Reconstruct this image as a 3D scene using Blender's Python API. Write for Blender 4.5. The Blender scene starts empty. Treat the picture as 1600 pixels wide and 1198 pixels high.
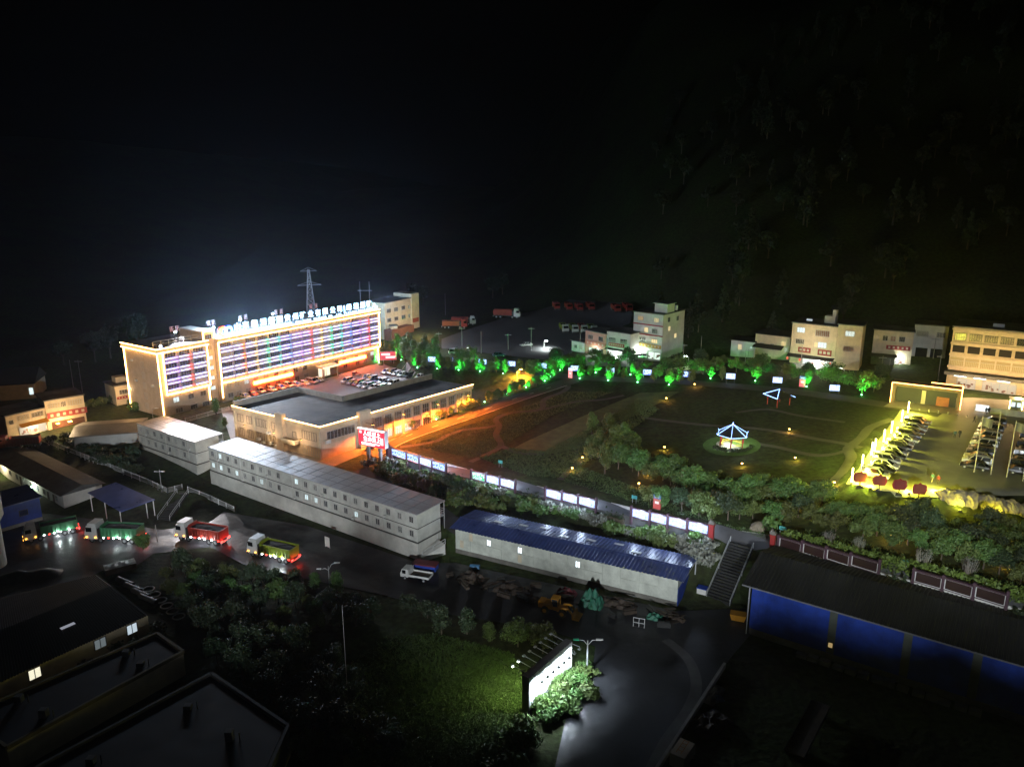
import bpy, bmesh, math, random
import numpy as np
from mathutils import Vector, Matrix
random.seed(7)
R = math.radians
sc = bpy.context.scene
col = sc.collection

# ------------------------------------------------------------------ camera
PITCH = R(14.5); FPX = 1200.0; CAMZ = 65.0
cam = bpy.data.cameras.new('camera'); cam.lens = 36 * FPX / 1600; cam.sensor_width = 36
cam.clip_start = 1; cam.clip_end = 4000
camo = bpy.data.objects.new('camera', cam); col.objects.link(camo)
camo.location = (0, 0, CAMZ); camo.rotation_euler = (R(90) - PITCH, 0, 0)
sc.camera = camo

# ------------------------------------------------------------------ night sky
w = bpy.data.worlds.new('World'); sc.world = w; w.use_nodes = True
nt = w.node_tree; nt.nodes.clear()
wo = nt.nodes.new('ShaderNodeOutputWorld'); bg = nt.nodes.new('ShaderNodeBackground')
sky = nt.nodes.new('ShaderNodeTexSky'); sky.sky_type = 'NISHITA'; sky.sun_disc = False
sky.sun_elevation = R(-4); sky.sun_rotation = R(200); sky.air_density = 1.0
nt.links.new(sky.outputs[0], bg.inputs[0]); bg.inputs[1].default_value = 0.012
nt.links.new(bg.outputs[0], wo.inputs[0])

sc.view_settings.view_transform = 'Standard'; sc.view_settings.look = 'None'
sc.view_settings.exposure = 0.3; sc.view_settings.gamma = 1.0
sc.render.engine = 'CYCLES'
cy = sc.cycles
cy.use_denoising = True
try: cy.denoiser = 'OPENIMAGEDENOISE'
except Exception: pass
cy.max_bounces = 5; cy.diffuse_bounces = 2; cy.glossy_bounces = 3; cy.transmission_bounces = 2
cy.volume_bounces = 0; cy.transparent_max_bounces = 4
cy.caustics_reflective = False; cy.caustics_refractive = False
cy.sample_clamp_indirect = 4.0; cy.sample_clamp_direct = 0.0
cy.use_light_tree = True
cy.volume_step_rate = 4

# ------------------------------------------------------------------ materials
MATS = {}
def mat(name, c, rough=.7, metal=0., var=.25, scale=.6, bump=0., spec=.5, stripes=None, objrand=0., dirt=None):
    if name in MATS: return MATS[name]
    m = bpy.data.materials.new(name); m.use_nodes = True; n = m.node_tree.nodes; l = m.node_tree.links
    p = n['Principled BSDF']; p.inputs['Roughness'].default_value = rough; p.inputs['Metallic'].default_value = metal
    p.inputs['Specular IOR Level'].default_value = spec
    tc = n.new('ShaderNodeTexCoord')
    if var > 0:
        a = n.new('ShaderNodeTexNoise'); a.inputs['Scale'].default_value = scale; a.inputs['Detail'].default_value = 6
        a.inputs['Roughness'].default_value = .65
        l.new(tc.outputs['Object'], a.inputs['Vector'])
        r = n.new('ShaderNodeValToRGB'); e = r.color_ramp.elements
        e[0].position = .3; e[1].position = .72
        e[0].color = (*[x * (1 - var) for x in c], 1); d2 = dirt or [min(1, x * (1 + var)) for x in c]
        e[1].color = (*d2, 1)
        l.new(a.outputs['Fac'], r.inputs['Fac']); out = r.outputs['Color']
        rr = n.new('ShaderNodeMapRange'); rr.inputs[3].default_value = max(.02, rough - .15); rr.inputs[4].default_value = min(1, rough + .15)
        l.new(a.outputs['Fac'], rr.inputs[0]); l.new(rr.outputs[0], p.inputs['Roughness'])
    else:
        rgb = n.new('ShaderNodeRGB'); rgb.outputs[0].default_value = (*c, 1); out = rgb.outputs[0]
    if objrand:
        oi = n.new('ShaderNodeObjectInfo'); hs = n.new('ShaderNodeHueSaturation')
        mr = n.new('ShaderNodeMapRange'); mr.inputs[3].default_value = 1 - objrand; mr.inputs[4].default_value = 1 + objrand
        mh = n.new('ShaderNodeMapRange'); mh.inputs[3].default_value = .47; mh.inputs[4].default_value = .53
        l.new(oi.outputs['Random'], mr.inputs[0]); l.new(mr.outputs[0], hs.inputs['Value'])
        l.new(oi.outputs['Random'], mh.inputs[0]); l.new(mh.outputs[0], hs.inputs['Hue'])
        l.new(out, hs.inputs['Color']); out = hs.outputs['Color']
    l.new(out, p.inputs['Base Color'])
    if bump:
        b = n.new('ShaderNodeBump'); b.inputs['Strength'].default_value = bump; b.inputs['Distance'].default_value = .1
        a2 = n.new('ShaderNodeTexNoise'); a2.inputs['Scale'].default_value = scale * 6; a2.inputs['Detail'].default_value = 5
        l.new(tc.outputs['Object'], a2.inputs['Vector']); l.new(a2.outputs['Fac'], b.inputs['Height'])
        l.new(b.outputs[0], p.inputs['Normal'])
    MATS[name] = m; return m
def em(name, c, s, base=(.06, .06, .06)):
    if name in MATS: return MATS[name]
    m = bpy.data.materials.new(name); m.use_nodes = True; p = m.node_tree.nodes['Principled BSDF']
    p.inputs['Base Color'].default_value = (*base, 1); p.inputs['Emission Color'].default_value = (*c, 1)
    p.inputs['Emission Strength'].default_value = s; MATS[name] = m; return m
def screen_mat(name, cols, s, scale=2.):
    """lit printed panel: soft blocks of picture colours, emitting"""
    if name in MATS: return MATS[name]
    m = bpy.data.materials.new(name); m.use_nodes = True; n = m.node_tree.nodes; l = m.node_tree.links
    p = n['Principled BSDF']; tc = n.new('ShaderNodeTexCoord'); v = n.new('ShaderNodeTexNoise')
    v.inputs['Scale'].default_value = scale; v.inputs['Detail'].default_value = 2
    r = n.new('ShaderNodeValToRGB'); r.color_ramp.interpolation = 'CONSTANT'
    e = r.color_ramp.elements
    while len(e) < len(cols): e.new(.5)
    for i, c in enumerate(cols):
        e[i].position = 0 if i == 0 else .36 + .3 * (i - 1) / max(1, len(cols) - 1); e[i].color = (*c, 1)
    l.new(tc.outputs['Object'], v.inputs['Vector']); l.new(v.outputs['Fac'], r.inputs['Fac'])
    p.inputs['Base Color'].default_value = (.004, .004, .005, 1); p.inputs['Specular IOR Level'].default_value = .05; p.inputs['Roughness'].default_value = .9
    l.new(r.outputs['Color'], p.inputs['Emission Color']); p.inputs['Emission Strength'].default_value = s
    MATS[name] = m; return m

# base colours
concrete = mat('concrete', (.3, .29, .27), .85, bump=.3)
conc_dk = mat('dark_concrete', (.1, .1, .1), .85, bump=.3, var=.5, scale=.35)
plaster = mat('tan_plaster', (.5, .4, .3), .8, var=.14)
plaster2 = mat('annex_plaster', (.56, .44, .31), .8, var=.2, scale=.4)
cream = mat('cream_wall', (.6, .5, .34), .8, var=.18)
white_w = mat('white_wall', (.62, .61, .57), .8, var=.16, scale=.35)
prefab = mat('prefab_panel', (.58, .58, .53), .5, var=.2, scale=.45)
prefab_roof = mat('prefab_roof', (.42, .4, .41), .38, var=.22, scale=.25, bump=.06)
basewall = mat('base_wall', (.55, .54, .49), .85, var=.3, scale=.18, bump=.1)
roof_dk = mat('roof_felt', (.055, .055, .06), .75, var=.8, scale=.16, bump=.2, dirt=(.2, .2, .2))
tin_dk = mat('tin_roof_dark', (.011, .011, .011), .7, var=.4, scale=.3)
tin_blue = mat('tin_roof_blue', (.06, .09, .26), .32, var=.3, scale=.4)
blue_wall = mat('blue_sheet', (.013, .05, .34), .55, var=.45, scale=.4)
shed_wall = mat('shed_sheet', (.55, .57, .5), .6, var=.25, scale=.5)
frame_m = mat('window_frame', (.45, .44, .42), .5, var=0)
frame_dk = mat('window_frame_dark', (.06, .055, .05), .5, var=0)
glass_dk = mat('dark_glass', (.012, .014, .018), .12, var=0)
glass_gr = mat('grey_glass', (.06, .065, .07), .2, var=0)
steel = mat('steel', (.35, .36, .37), .45, .6, var=.15)
steel_dk = mat('dark_steel', (.05, .05, .05), .5, .5, var=.2)
galv = mat('galvanised', (.5, .51, .52), .5, .3, var=.15)
rail_w = mat('white_rail', (.6, .6, .6), .6, var=.1)
asphalt = mat('asphalt', (.045, .045, .047), .75, var=.35, scale=.12, bump=.2)
asph_red = mat('road_asphalt', (.075, .068, .06), .8, var=.25, scale=.12, bump=.15)
yard_m = mat('yard_paving', (.25, .225, .21), .8, var=.15, scale=.1, bump=.1)
lot_m = mat('lot_paving', (.3, .29, .22), .62, var=.35, scale=.09, bump=.1)
path_m = mat('path_paving', (.075, .072, .062), .85, var=.2, scale=.5)
paint_w = mat('road_paint', (.6, .6, .55), .7, var=.2)
rust = mat('rusty_scrap', (.05, .035, .025), .8, var=.5, scale=1.2)
coal = mat('coal', (.006, .006, .006), .8, bump=1., scale=1.5)
rubber = mat('rubber', (.012, .012, .012), .8, var=0)
bark = mat('bark', (.09, .07, .05), .9, bump=.6, scale=2)
red_p = mat('red_paint', (.3, .02, .02), .6, var=.2)
maroon = mat('maroon_board', (.022, .006, .006), .5, var=.3)
black_p = mat('black_plastic', (.02, .02, .02), .5, var=0)
white_p = mat('white_paint', (.75, .75, .73), .4, var=.08)
rock_m = mat('rock', (.24, .2, .14), .9, var=.4, scale=.4, bump=1.)
stone_m = mat('stone_block', (.16, .15, .13), .9, var=.4, scale=.5, bump=.5)
tarp_g = mat('green_tarp', (.03, .16, .1), .55, var=.3, scale=1, bump=.4)
tarp_r = mat('red_tarp', (.16, .02, .03), .6, var=.3, scale=1, bump=.4)
tarp_d = mat('grey_tarp', (.06, .065, .06), .5, var=.4, scale=1, bump=.4)
yellow_p = mat('yellow_paint', (.55, .24, .015), .45, var=.2)
wood_m = mat('timber', (.09, .07, .05), .85, var=.4, scale=.8)
def leafmat(name, c, var=.35):
    m = mat(name, c, .6, var=var, scale=.5, objrand=.3); return m
leaf = leafmat('leaves', (.085, .15, .035)); leaf2 = leafmat('leaves_olive', (.11, .14, .035))
leaf3 = leafmat('leaves_dark', (.035, .06, .025)); leaf4 = leafmat('leaves_light', (.1, .16, .035))
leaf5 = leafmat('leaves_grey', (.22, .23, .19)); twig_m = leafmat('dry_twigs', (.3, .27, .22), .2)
hedge_m = leafmat('hedge_leaves', (.12, .2, .035))
# lit things
led = em('warm_led', (1., .52, .15), 22.)
led_gate = em('gate_led', (1., .42, .1), 9.)
led_w = em('cool_led', (.25, .43, 1.), 4.5)
tube_y = em('yellow_tube', (1., .85, .3), 16.)
win_w = em('lit_window_cool', (.75, .95, 1.), 1.1)
win_y = em('lit_window_warm', (1., .78, .38), .9)
win_y2 = em('lit_window_dim', (1., .7, .3), .3)
bar_w = em('bar_white', (.4, .42, 1.), 8.)
BARC = {k: em('bar_' + k, c, 12.) for k, c in dict(r=(1, .06, .05), o=(1, .16, .04), g=(.05, 1, .4), t=(.05, .8, .9), b=(.06, .15, 1), p=(.3, .16, 1), y=(1, .7, .2)).items()}
letter_e = em('letter_white', (.4, .68, 1.), 7.)
lamp_w = em('lamp_white', (.85, .95, 1.), 30.)
lamp_g = em('lamp_green', (.25, 1., .45), 25.)
lamp_a = em('lamp_amber', (1., .5, .1), 14.)
lamp_o = em('lamp_orange', (1., .4, .08), 30.)
tail_r = em('tail_red', (1., .03, .02), 9.); mark_a = em('marker_amber', (1., .4, .05), 7.); mark_w = em('marker_white', (.85, .95, 1.), 18.)

# ------------------------------------------------------------------ mesh helpers
class MB:
    def __init__(s): s.v = []; s.f = []; s.m = []
    def add(s, vs, fs, m=0):
        o = len(s.v); s.v += [tuple(map(float, v)) for v in vs]
        s.f += [tuple(i + o for i in f) for f in fs]; s.m += [m] * len(fs); return s
    def box(s, x0, x1, y0, y1, z0, z1, m=0):
        return s.add([(x0, y0, z0), (x1, y0, z0), (x1, y1, z0), (x0, y1, z0), (x0, y0, z1), (x1, y0, z1), (x1, y1, z1), (x0, y1, z1)],
                     [(0, 3, 2, 1), (4, 5, 6, 7), (0, 1, 5, 4), (1, 2, 6, 5), (2, 3, 7, 6), (3, 0, 4, 7)], m)
    def bar(s, a, b, w, h=None, m=0):
        """square bar between two points"""
        a = Vector(a); b = Vector(b); h = h or w; d = (b - a).normalized()
        u = Vector((0, 0, 1)) if abs(d.z) < .9 else Vector((1, 0, 0))
        x = d.cross(u).normalized() * w / 2; y = d.cross(x).normalized() * h / 2
        vs = [p + q for p in (a, b) for q in (-x - y, x - y, x + y, -x + y)]
        return s.add(vs, [(0, 1, 2, 3), (7, 6, 5, 4), (0, 4, 5, 1), (1, 5, 6, 2), (2, 6, 7, 3), (3, 7, 4, 0)], m)
    def cyl(s, a, b, r0, r1=None, n=8, m=0, cap=True):
        a = Vector(a); b = Vector(b); r1 = r0 if r1 is None else r1; d = (b - a).normalized()
        u = Vector((0, 0, 1)) if abs(d.z) < .9 else Vector((1, 0, 0))
        x = d.cross(u).normalized(); y = d.cross(x).normalized()
        vs = [a + (x * math.cos(2 * math.pi * i / n) + y * math.sin(2 * math.pi * i / n)) * r0 for i in range(n)]
        vs += [b + (x * math.cos(2 * math.pi * i / n) + y * math.sin(2 * math.pi * i / n)) * r1 for i in range(n)]
        fs = [(i, i + n, (i + 1) % n + n, (i + 1) % n) for i in range(n)]
        if cap: fs += [tuple(range(n)), tuple(range(2 * n - 1, n - 1, -1))]
        return s.add(vs, fs, m)
    def prism(s, poly, z0, z1, m=0):
        n = len(poly)
        vs = [(*p, z0) for p in poly] + [(*p, z1) for p in poly]
        return s.add(vs, [tuple(range(n - 1, -1, -1)), tuple(range(n, 2 * n))] + [(i, (i + 1) % n, (i + 1) % n + n, i + n) for i in range(n)], m)
    def yprism(s, poly, y0, y1, m=0):
        n = len(poly)
        vs = [(p[0], y0, p[1]) for p in poly] + [(p[0], y1, p[1]) for p in poly]
        return s.add(vs, [tuple(range(n)), tuple(range(2 * n - 1, n - 1, -1))] + [(i, i + n, (i + 1) % n + n, (i + 1) % n) for i in range(n)], m)
    def torus(s, c, Rr, r, ax='y', n=24, k=6, m=0):
        vs = []
        for i in range(n):
            a = 2 * math.pi * i / n
            for j in range(k):
                b = 2 * math.pi * j / k; q = Rr + r * math.cos(b)
                p = (q * math.cos(a), r * math.sin(b), q * math.sin(a)) if ax == 'y' else (q * math.cos(a), q * math.sin(a), r * math.sin(b))
                vs.append((c[0] + p[0], c[1] + p[1], c[2] + p[2]))
        return s.add(vs, [(i * k + j, ((i + 1) % n) * k + j, ((i + 1) % n) * k + (j + 1) % k, i * k + (j + 1) % k) for i in range(n) for j in range(k)], m)
    def mesh(s, name, mats, smooth=False):
        me = bpy.data.meshes.new(name); me.from_pydata(s.v, [], s.f)
        for x in mats if isinstance(mats, (list, tuple)) else [mats]: me.materials.append(x)
        me.polygons.foreach_set('material_index', s.m)
        if smooth: me.polygons.foreach_set('use_smooth', [True] * len(s.f))
        me.update()
        b = bmesh.new(); b.from_mesh(me); bmesh.ops.recalc_face_normals(b, faces=b.faces); b.to_mesh(me); b.free()
        return me
    def build(s, name, mats, parent=None, loc=(0, 0, 0), rz=0, smooth=False):
        return put(name, s.mesh(name, mats, smooth), parent, loc, rz)
def put(name, me, parent=None, loc=(0, 0, 0), rz=0, scale=None):
    o = bpy.data.objects.new(name, me); col.objects.link(o); o.location = loc; o.rotation_euler = (0, 0, rz)
    if scale: o.scale = scale if hasattr(scale, '__len__') else (scale,) * 3
    if parent: o.parent = parent
    return o
def tag(o, label, cat, group=None):
    o['label'] = label; o['category'] = cat
    if group: o['group'] = group
    return o
def thing(name, label, cat, loc=(0, 0, 0), rz=0, group=None, scale=None):
    o = put(name, None, None, loc, rz, scale); o.empty_display_size = .5
    return tag(o, label, cat, group)
def struct(o): o['kind'] = 'structure'; return o
def clone(src, loc, rz, label, group=None, scale=None):
    r = src.copy(); col.objects.link(r); r.location = loc; r.rotation_euler = (0, 0, rz); r['label'] = label
    if group: r['group'] = group
    if scale: r.scale = scale if hasattr(scale, '__len__') else (scale,) * 3
    for ch in src.children:
        c = ch.copy(); col.objects.link(c); c.parent = r
        for g in ch.children:
            d = g.copy(); col.objects.link(d); d.parent = c
    return r
def lamp(parent, kind, loc, power, color, radius=.15, aim=None, spot=120, blend=.5, name='bulb_light'):
    l = bpy.data.lights.new(name, kind); l.energy = power; l.color = color; l.shadow_soft_size = radius
    if kind == 'SPOT': l.spot_size = R(spot); l.spot_blend = blend
    o = bpy.data.objects.new(name, l); col.objects.link(o); o.location = loc
    if aim is not None: o.rotation_euler = (Vector(aim) - Vector(loc)).to_track_quat('-Z', 'Y').to_euler()
    if parent: o.parent = parent
    return o
CACHE = {}
def cached(key, fn):
    if key not in CACHE: CACHE[key] = fn()
    return CACHE[key]
def text_mesh(s, size, ext, m):
    def f():
        c = bpy.data.curves.new('lettering', 'FONT'); c.body = s; c.size = size; c.extrude = ext; c.resolution_u = 2
        c.align_x = 'CENTER'; c.align_y = 'CENTER'
        o = bpy.data.objects.new('lettering', c); col.objects.link(o)
        dg = bpy.context.evaluated_depsgraph_get(); me = bpy.data.meshes.new_from_object(o.evaluated_get(dg))
        bpy.data.objects.remove(o); me.transform(Matrix.Rotation(R(90), 4, 'X')); me.materials.clear(); me.materials.append(m); return me
    return cached(('txt', s, size, ext, m.name), f)

# ------------------------------------------------------------------ terrain
def ray(px, py):
    u = (px - 800) / FPX; v = (py - 599) / FPX
    return (u, math.cos(PITCH) - v * math.sin(PITCH), -math.sin(PITCH) - v * math.cos(PITCH))
def P(px, py, z=0.):
    r = ray(px, py); t = (z - CAMZ) / r[2]; return Vector((r[0] * t, r[1] * t, z))
CPX = [(257,652,0),(349,630,0),(589,566,0),(560,600,0),(470,640,0),(635,588,0),(700,606,0),(360,690,0),(430,700,0),(505,735,0),(330,655,0),(213,635,0),(590,700,0),
 (600,712,0),(640,690,.4),(730,640,2),(800,618,3.6),(885,603,5),(652,576,4),(716,579,4),(786,584,4.6),(640,568,3.4),(740,600,1.2),(790,607,2.8),
 (60,690,0),(150,640,0),(0,700,-1),(60,640,1),(140,600,1),
 (695,742,.3),(805,770,.8),(930,800,1.5),(1110,842,2.5),(1210,860,3),(1350,896,4),(1480,930,4.5),(1600,962,5),
 (640,745,-1.5),(720,820,-1.5),(820,800,-1.0),(950,835,-1),(1080,875,-.5),(1160,860,1.5),
 (330,762,-4.6),(490,816,-4.6),(654,876,-4.6),(310,752,-4.2),(225,735,-3),(180,700,-2.5),(250,720,-2.5),(400,745,-1),(540,790,-1),(660,828,-1),
 (62,688,-1.6),(170,731,-1.8),(280,772,-2.2),(365,797,-3.4),(60,760,-4.5),(150,800,-4.5),(300,800,-4.5),(60,720,-4),(0,760,-4.5),
 (100,840,-4.5),(250,850,-4.5),(400,870,-4.5),(550,880,-4.5),(700,900,-4.5),(850,960,-4.5),(1000,990,-4.5),(1120,960,-4.5),(713,872,-4.5),(1057,950,-4.5),(900,925,-4.5),
 (700,1000,-4.5),(900,1150,-4.5),(500,1000,-4.5),(300,950,-4.5),(1100,1100,-4.5),(1300,1150,-4.5),(150,950,-4.5),(1170,985,-4.5),(1400,1100,-4.5),(1105,935,-4.2),(40,1100,-5),(400,1150,-5),(1580,1150,-4.5),
 (700,690,.8),(750,700,1),(800,640,3),(800,700,1.6),(850,740,1.6),(900,660,3),(1000,620,5.5),(1000,700,3.2),(1000,770,2),(1140,640,6.5),(1140,698,5),(1150,770,3.6),(1250,640,8),(1300,740,7.2),(1240,700,6.4),(1250,800,4.2),
 (1330,752,10),(1360,700,10),(1405,645,10),(1450,680,10),(1420,765,10),(1500,760,10),(1560,700,10),(1600,740,10),(1480,640,10),(1600,650,10),(1460,615,10),(1560,600,10),
 (1400,800,7),(1500,830,6.4),(1600,840,7),(1450,860,5.4),
 (953,592,5.8),(1045,598,6.5),(1141,602,7.4),(1250,610,8.6),(1346,618,9.6),(950,560,7),(1010,560,7),(1120,560,7.8),(1280,570,9.2),(1380,565,9.8),(1200,560,8.6),
 (700,540,5.2),(800,530,5.6),(850,520,6),(900,500,6.2),(760,480,6.5),(630,520,6),(700,500,6.2),(880,555,6),(960,500,7),(600,535,4)]
CPW = [(-300,300,2),(-220,150,-3),(-60,340,6),(0,420,7),(-150,300,3),(-110,60,-5),(0,30,-5),(150,60,-3),(110,100,0),(250,120,8),(200,200,11),(300,320,14),(130,240,10.5),(-300,0,-6),(300,0,-4),(0,-80,-5),(-130,110,-4.5),(-120,90,-5)]
_c = np.array([tuple(P(*q)) for q in CPX] + CPW, float)
def _solve(c):
    n = len(c); d = np.hypot(c[:, None, 0] - c[None, :, 0], c[:, None, 1] - c[None, :, 1])
    A = np.zeros((n + 1, n + 1)); A[:n, :n] = -np.sqrt(d * d + 4.) + np.eye(n) * -.35; A[:n, n] = 1; A[n, :n] = 1
    return np.linalg.solve(A, np.append(c[:, 2], 0))
_w = _solve(_c)
def hill(x, y):
    # wooded mountainside rising behind the shops on the right, low ridge far behind
    s = (x - 70) * .42 + (y - 262) * .907
    k = 1 / (1 + np.exp(-(x - 55) / 22.))
    h = np.clip(s, 0, 260) * .62 * k
    h = h + np.clip(y - 470, 0, 400) * .12
    h = h * (1 + .16 * np.sin(x * .035 + 1) * np.cos(y * .028)) + np.clip(-x - 190, 0, 300) * .2 * np.clip((y - 180) / 100, 0, 1)
    return h
def rawT(x, y):
    x = np.asarray(x, float); y = np.asarray(y, float)
    d = np.sqrt((x[..., None] - _c[:, 0]) ** 2 + (y[..., None] - _c[:, 1]) ** 2 + 4.)
    z = -(d @ _w[:-1]) + _w[-1]
    f = np.clip((np.hypot(x, y - 180) - 330) / 300, 0, 1)
    return np.clip(z * (1 - f) + 6 * f, -7, 16) + hill(x, y)
XS = np.concatenate([np.linspace(-1800, -260, 22)[:-1], np.arange(-260, 281, 2.5), np.linspace(280, 1800, 24)[1:]])
YS = np.concatenate([np.linspace(-300, 40, 12)[:-1], np.arange(40, 401, 2.5), np.linspace(400, 2200, 40)[1:]])
GX, GY = np.meshgrid(XS, YS); GZ = rawT(GX, GY)
def level(poly, z):
    """flatten the terrain inside a plan outline"""
    ins = np.zeros(GX.shape, bool); j = len(poly) - 1
    for i in range(len(poly)):
        xi, yi = poly[i][0], poly[i][1]; xj, yj = poly[j][0], poly[j][1]
        c = ((yi > GY) != (yj > GY)) & (GX < (xj - xi) * (GY - yi) / (yj - yi + 1e-12) + xi); ins ^= c; j = i
    GZ[ins] = z
_n = Vector((.58, .81, 0)) * 5.6
level([P(-60, 800, -4.5), P(60, 792, -4.5), P(150, 806, -4.5), P(256, 820, -4.5), P(322, 812, -4.5), P(330, 762, -4.5), P(330, 762, -4.5) + _n, P(654, 876, -4.5) + _n, P(713, 872, -4.5) + _n, P(1057, 950, -4.5) + _n, P(1120, 942, -4.5), P(1165, 945, -4.5), P(1320, 1000, -4.5), P(1700, 1120, -4.5), P(1700, 1300, -4.5), P(-100, 1300, -4.5)], -4.5)
level([P(345, 640), P(588, 568), P(630, 574), P(640, 586), P(700, 604), P(735, 620), P(560, 720), P(505, 740), P(455, 722), P(362, 694)], 0.)
level([P(1330, 756, 10), P(1412, 642, 10), P(1470, 640, 10), P(1640, 660, 10), P(1660, 775, 10), P(1560, 772, 10), P(1480, 774, 10), P(1400, 772, 10)], 10.)
def T(x, y):
    i = int(np.clip(np.searchsorted(XS, x) - 1, 0, len(XS) - 2)); j = int(np.clip(np.searchsorted(YS, y) - 1, 0, len(YS) - 2))
    u = (x - XS[i]) / (XS[i + 1] - XS[i]); v = (y - YS[j]) / (YS[j + 1] - YS[j])
    return float((GZ[j, i] * (1 - u) + GZ[j, i + 1] * u) * (1 - v) + (GZ[j + 1, i] * (1 - u) + GZ[j + 1, i + 1] * u) * v)
def G(px, py):
    """the ground point seen at a photograph position"""
    r = ray(px, py); t0 = 40.; t1 = None; t = 40.
    while t < 1500:
        t += max(1., t * .008)
        if CAMZ + r[2] * t < T(r[0] * t, r[1] * t): t1 = t; break
        t0 = t
    if t1 is None: t1 = 600.; t0 = 600.
    for _ in range(18):
        m = (t0 + t1) / 2
        if CAMZ + r[2] * m < T(r[0] * m, r[1] * m): t1 = m
        else: t0 = m
    return Vector((r[0] * t1, r[1] * t1, T(r[0] * t1, r[1] * t1)))
def proj(p):
    z = p[2] - CAMZ; d = p[1] * math.cos(PITCH) - z * math.sin(PITCH)
    return 800 + FPX * p[0] / d, 599 - FPX * (p[1] * math.sin(PITCH) + z * math.cos(PITCH)) / d, FPX / d
def hgt(base, py):
    """height above base of the point over it that is seen at row py"""
    r = ray(proj(base)[0], py); t = base[1] / r[1]; return CAMZ + r[2] * t - base[2]

def ground_mat():
    m = bpy.data.materials.new('ground_soil_grass'); m.use_nodes = True; n = m.node_tree.nodes; l = m.node_tree.links
    p = n['Principled BSDF']; p.inputs['Roughness'].default_value = .95; p.inputs['Specular IOR Level'].default_value = .2
    tc = n.new('ShaderNodeTexCoord')
    a = n.new('ShaderNodeTexNoise'); a.inputs['Scale'].default_value = .05; a.inputs['Detail'].default_value = 8; a.inputs['Roughness'].default_value = .7
    b = n.new('ShaderNodeTexNoise'); b.inputs['Scale'].default_value = .9; b.inputs['Detail'].default_value = 6
    l.new(tc.outputs['Object'], a.inputs['Vector']); l.new(tc.outputs['Object'], b.inputs['Vector'])
    r1 = n.new('ShaderNodeValToRGB'); e = r1.color_ramp.elements; e[0].position = .38; e[1].position = .62
    e[0].color = (.036, .038, .02, 1); e[1].color = (.042, .07, .02, 1)
    r2 = n.new('ShaderNodeValToRGB'); e = r2.color_ramp.elements; e[0].position = .3; e[1].position = .75
    e[0].color = (.5, .5, .5, 1); e[1].color = (1.3, 1.3, 1.2, 1)
    mx = n.new('ShaderNodeMix'); mx.data_type = 'RGBA'; mx.blend_type = 'MULTIPLY'; mx.inputs[0].default_value = 1
    l.new(a.outputs['Fac'], r1.inputs['Fac']); l.new(b.outputs['Fac'], r2.inputs['Fac'])
    l.new(r1.outputs['Color'], mx.inputs[6]); l.new(r2.outputs['Color'], mx.inputs[7]); l.new(mx.outputs[2], p.inputs['Base Color'])
    bp = n.new('ShaderNodeBump'); bp.inputs['Strength'].default_value = .8; bp.inputs['Distance'].default_value = .3
    l.new(b.outputs['Fac'], bp.inputs['Height']); l.new(bp.outputs[0], p.inputs['Normal']); return m
nx, ny = len(XS), len(YS)
me = bpy.data.meshes.new('ground')
me.from_pydata(np.stack([GX, GY, GZ], -1).reshape(-1, 3).tolist(), [], [(j * nx + i, j * nx + i + 1, (j + 1) * nx + i + 1, (j + 1) * nx + i) for j in range(ny - 1) for i in range(nx - 1)])
me.polygons.foreach_set('use_smooth', [True] * len(me.polygons)); me.materials.append(ground_mat())
struct(put('ground', me))

def drape(name, poly, m, off=.1):
    """sheet laid on the terrain inside a plan outline (world xy)"""
    b = bmesh.new(); b.faces.new([b.verts.new((p[0], p[1], 0)) for p in poly]); bmesh.ops.triangulate(b, faces=b.faces)
    x0 = min(p[0] for p in poly); x1 = max(p[0] for p in poly); y0 = min(p[1] for p in poly); y1 = max(p[1] for p in poly)
    for ax, vals in (((1, 0, 0), XS[(XS > x0) & (XS < x1)]), ((0, 1, 0), YS[(YS > y0) & (YS < y1)])):
        for v in vals:
            bmesh.ops.bisect_plane(b, geom=b.verts[:] + b.edges[:] + b.faces[:], plane_co=(v * ax[0], v * ax[1], 0), plane_no=ax, dist=1e-4)
    for v in b.verts: v.co.z = T(v.co.x, v.co.y) + off
    for f in b.faces:
        f.smooth = True
        if f.normal.z < 0: f.normal_flip()
    me = bpy.data.meshes.new(name); b.to_mesh(me); b.free(); me.materials.append(m)
    return struct(put(name, me))
def ribbon(pts, wd):
    """plan outline of a strip of width wd along px points or world points"""
    p = [Vector((q[0], q[1])) for q in pts]; L = []; Rr = []
    for i in range(len(p)):
        d = (p[min(i + 1, len(p) - 1)] - p[max(i - 1, 0)]).normalized(); n = Vector((-d.y, d.x)) * wd / 2
        L.append(p[i] + n); Rr.append(p[i] - n)
    return L + Rr[::-1]
def smooth_line(pts, k=4):
    out = []
    for i in range(len(pts) - 1):
        p0 = pts[max(i - 1, 0)]; p1 = pts[i]; p2 = pts[i + 1]; p3 = pts[min(i + 2, len(pts) - 1)]
        for t in [j / k for j in range(k)]:
            out.append(.5 * ((2 * p1) + (p2 - p0) * t + (2 * p0 - 5 * p1 + 4 * p2 - p3) * t * t + (3 * p1 - p0 - 3 * p2 + p3) * t ** 3))
    out.append(pts[-1]); return out
def road(name, pxs, wd, m, off=.1, k=4):
    return drape(name, ribbon(smooth_line([G(*q) for q in pxs], k), wd), m, off)
def area(name, pxs, m, off=.1): return drape(name, [G(*q) for q in pxs], m, off)
def rope(name, pts, r, m, parent=None, n=5):
    b = MB()
    for i in range(len(pts) - 1): b.cyl(pts[i], pts[i + 1], r, n=n, cap=False)
    return b.build(name, m, parent)
E55 = R(55.2); EM35 = R(-34.8)
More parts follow.
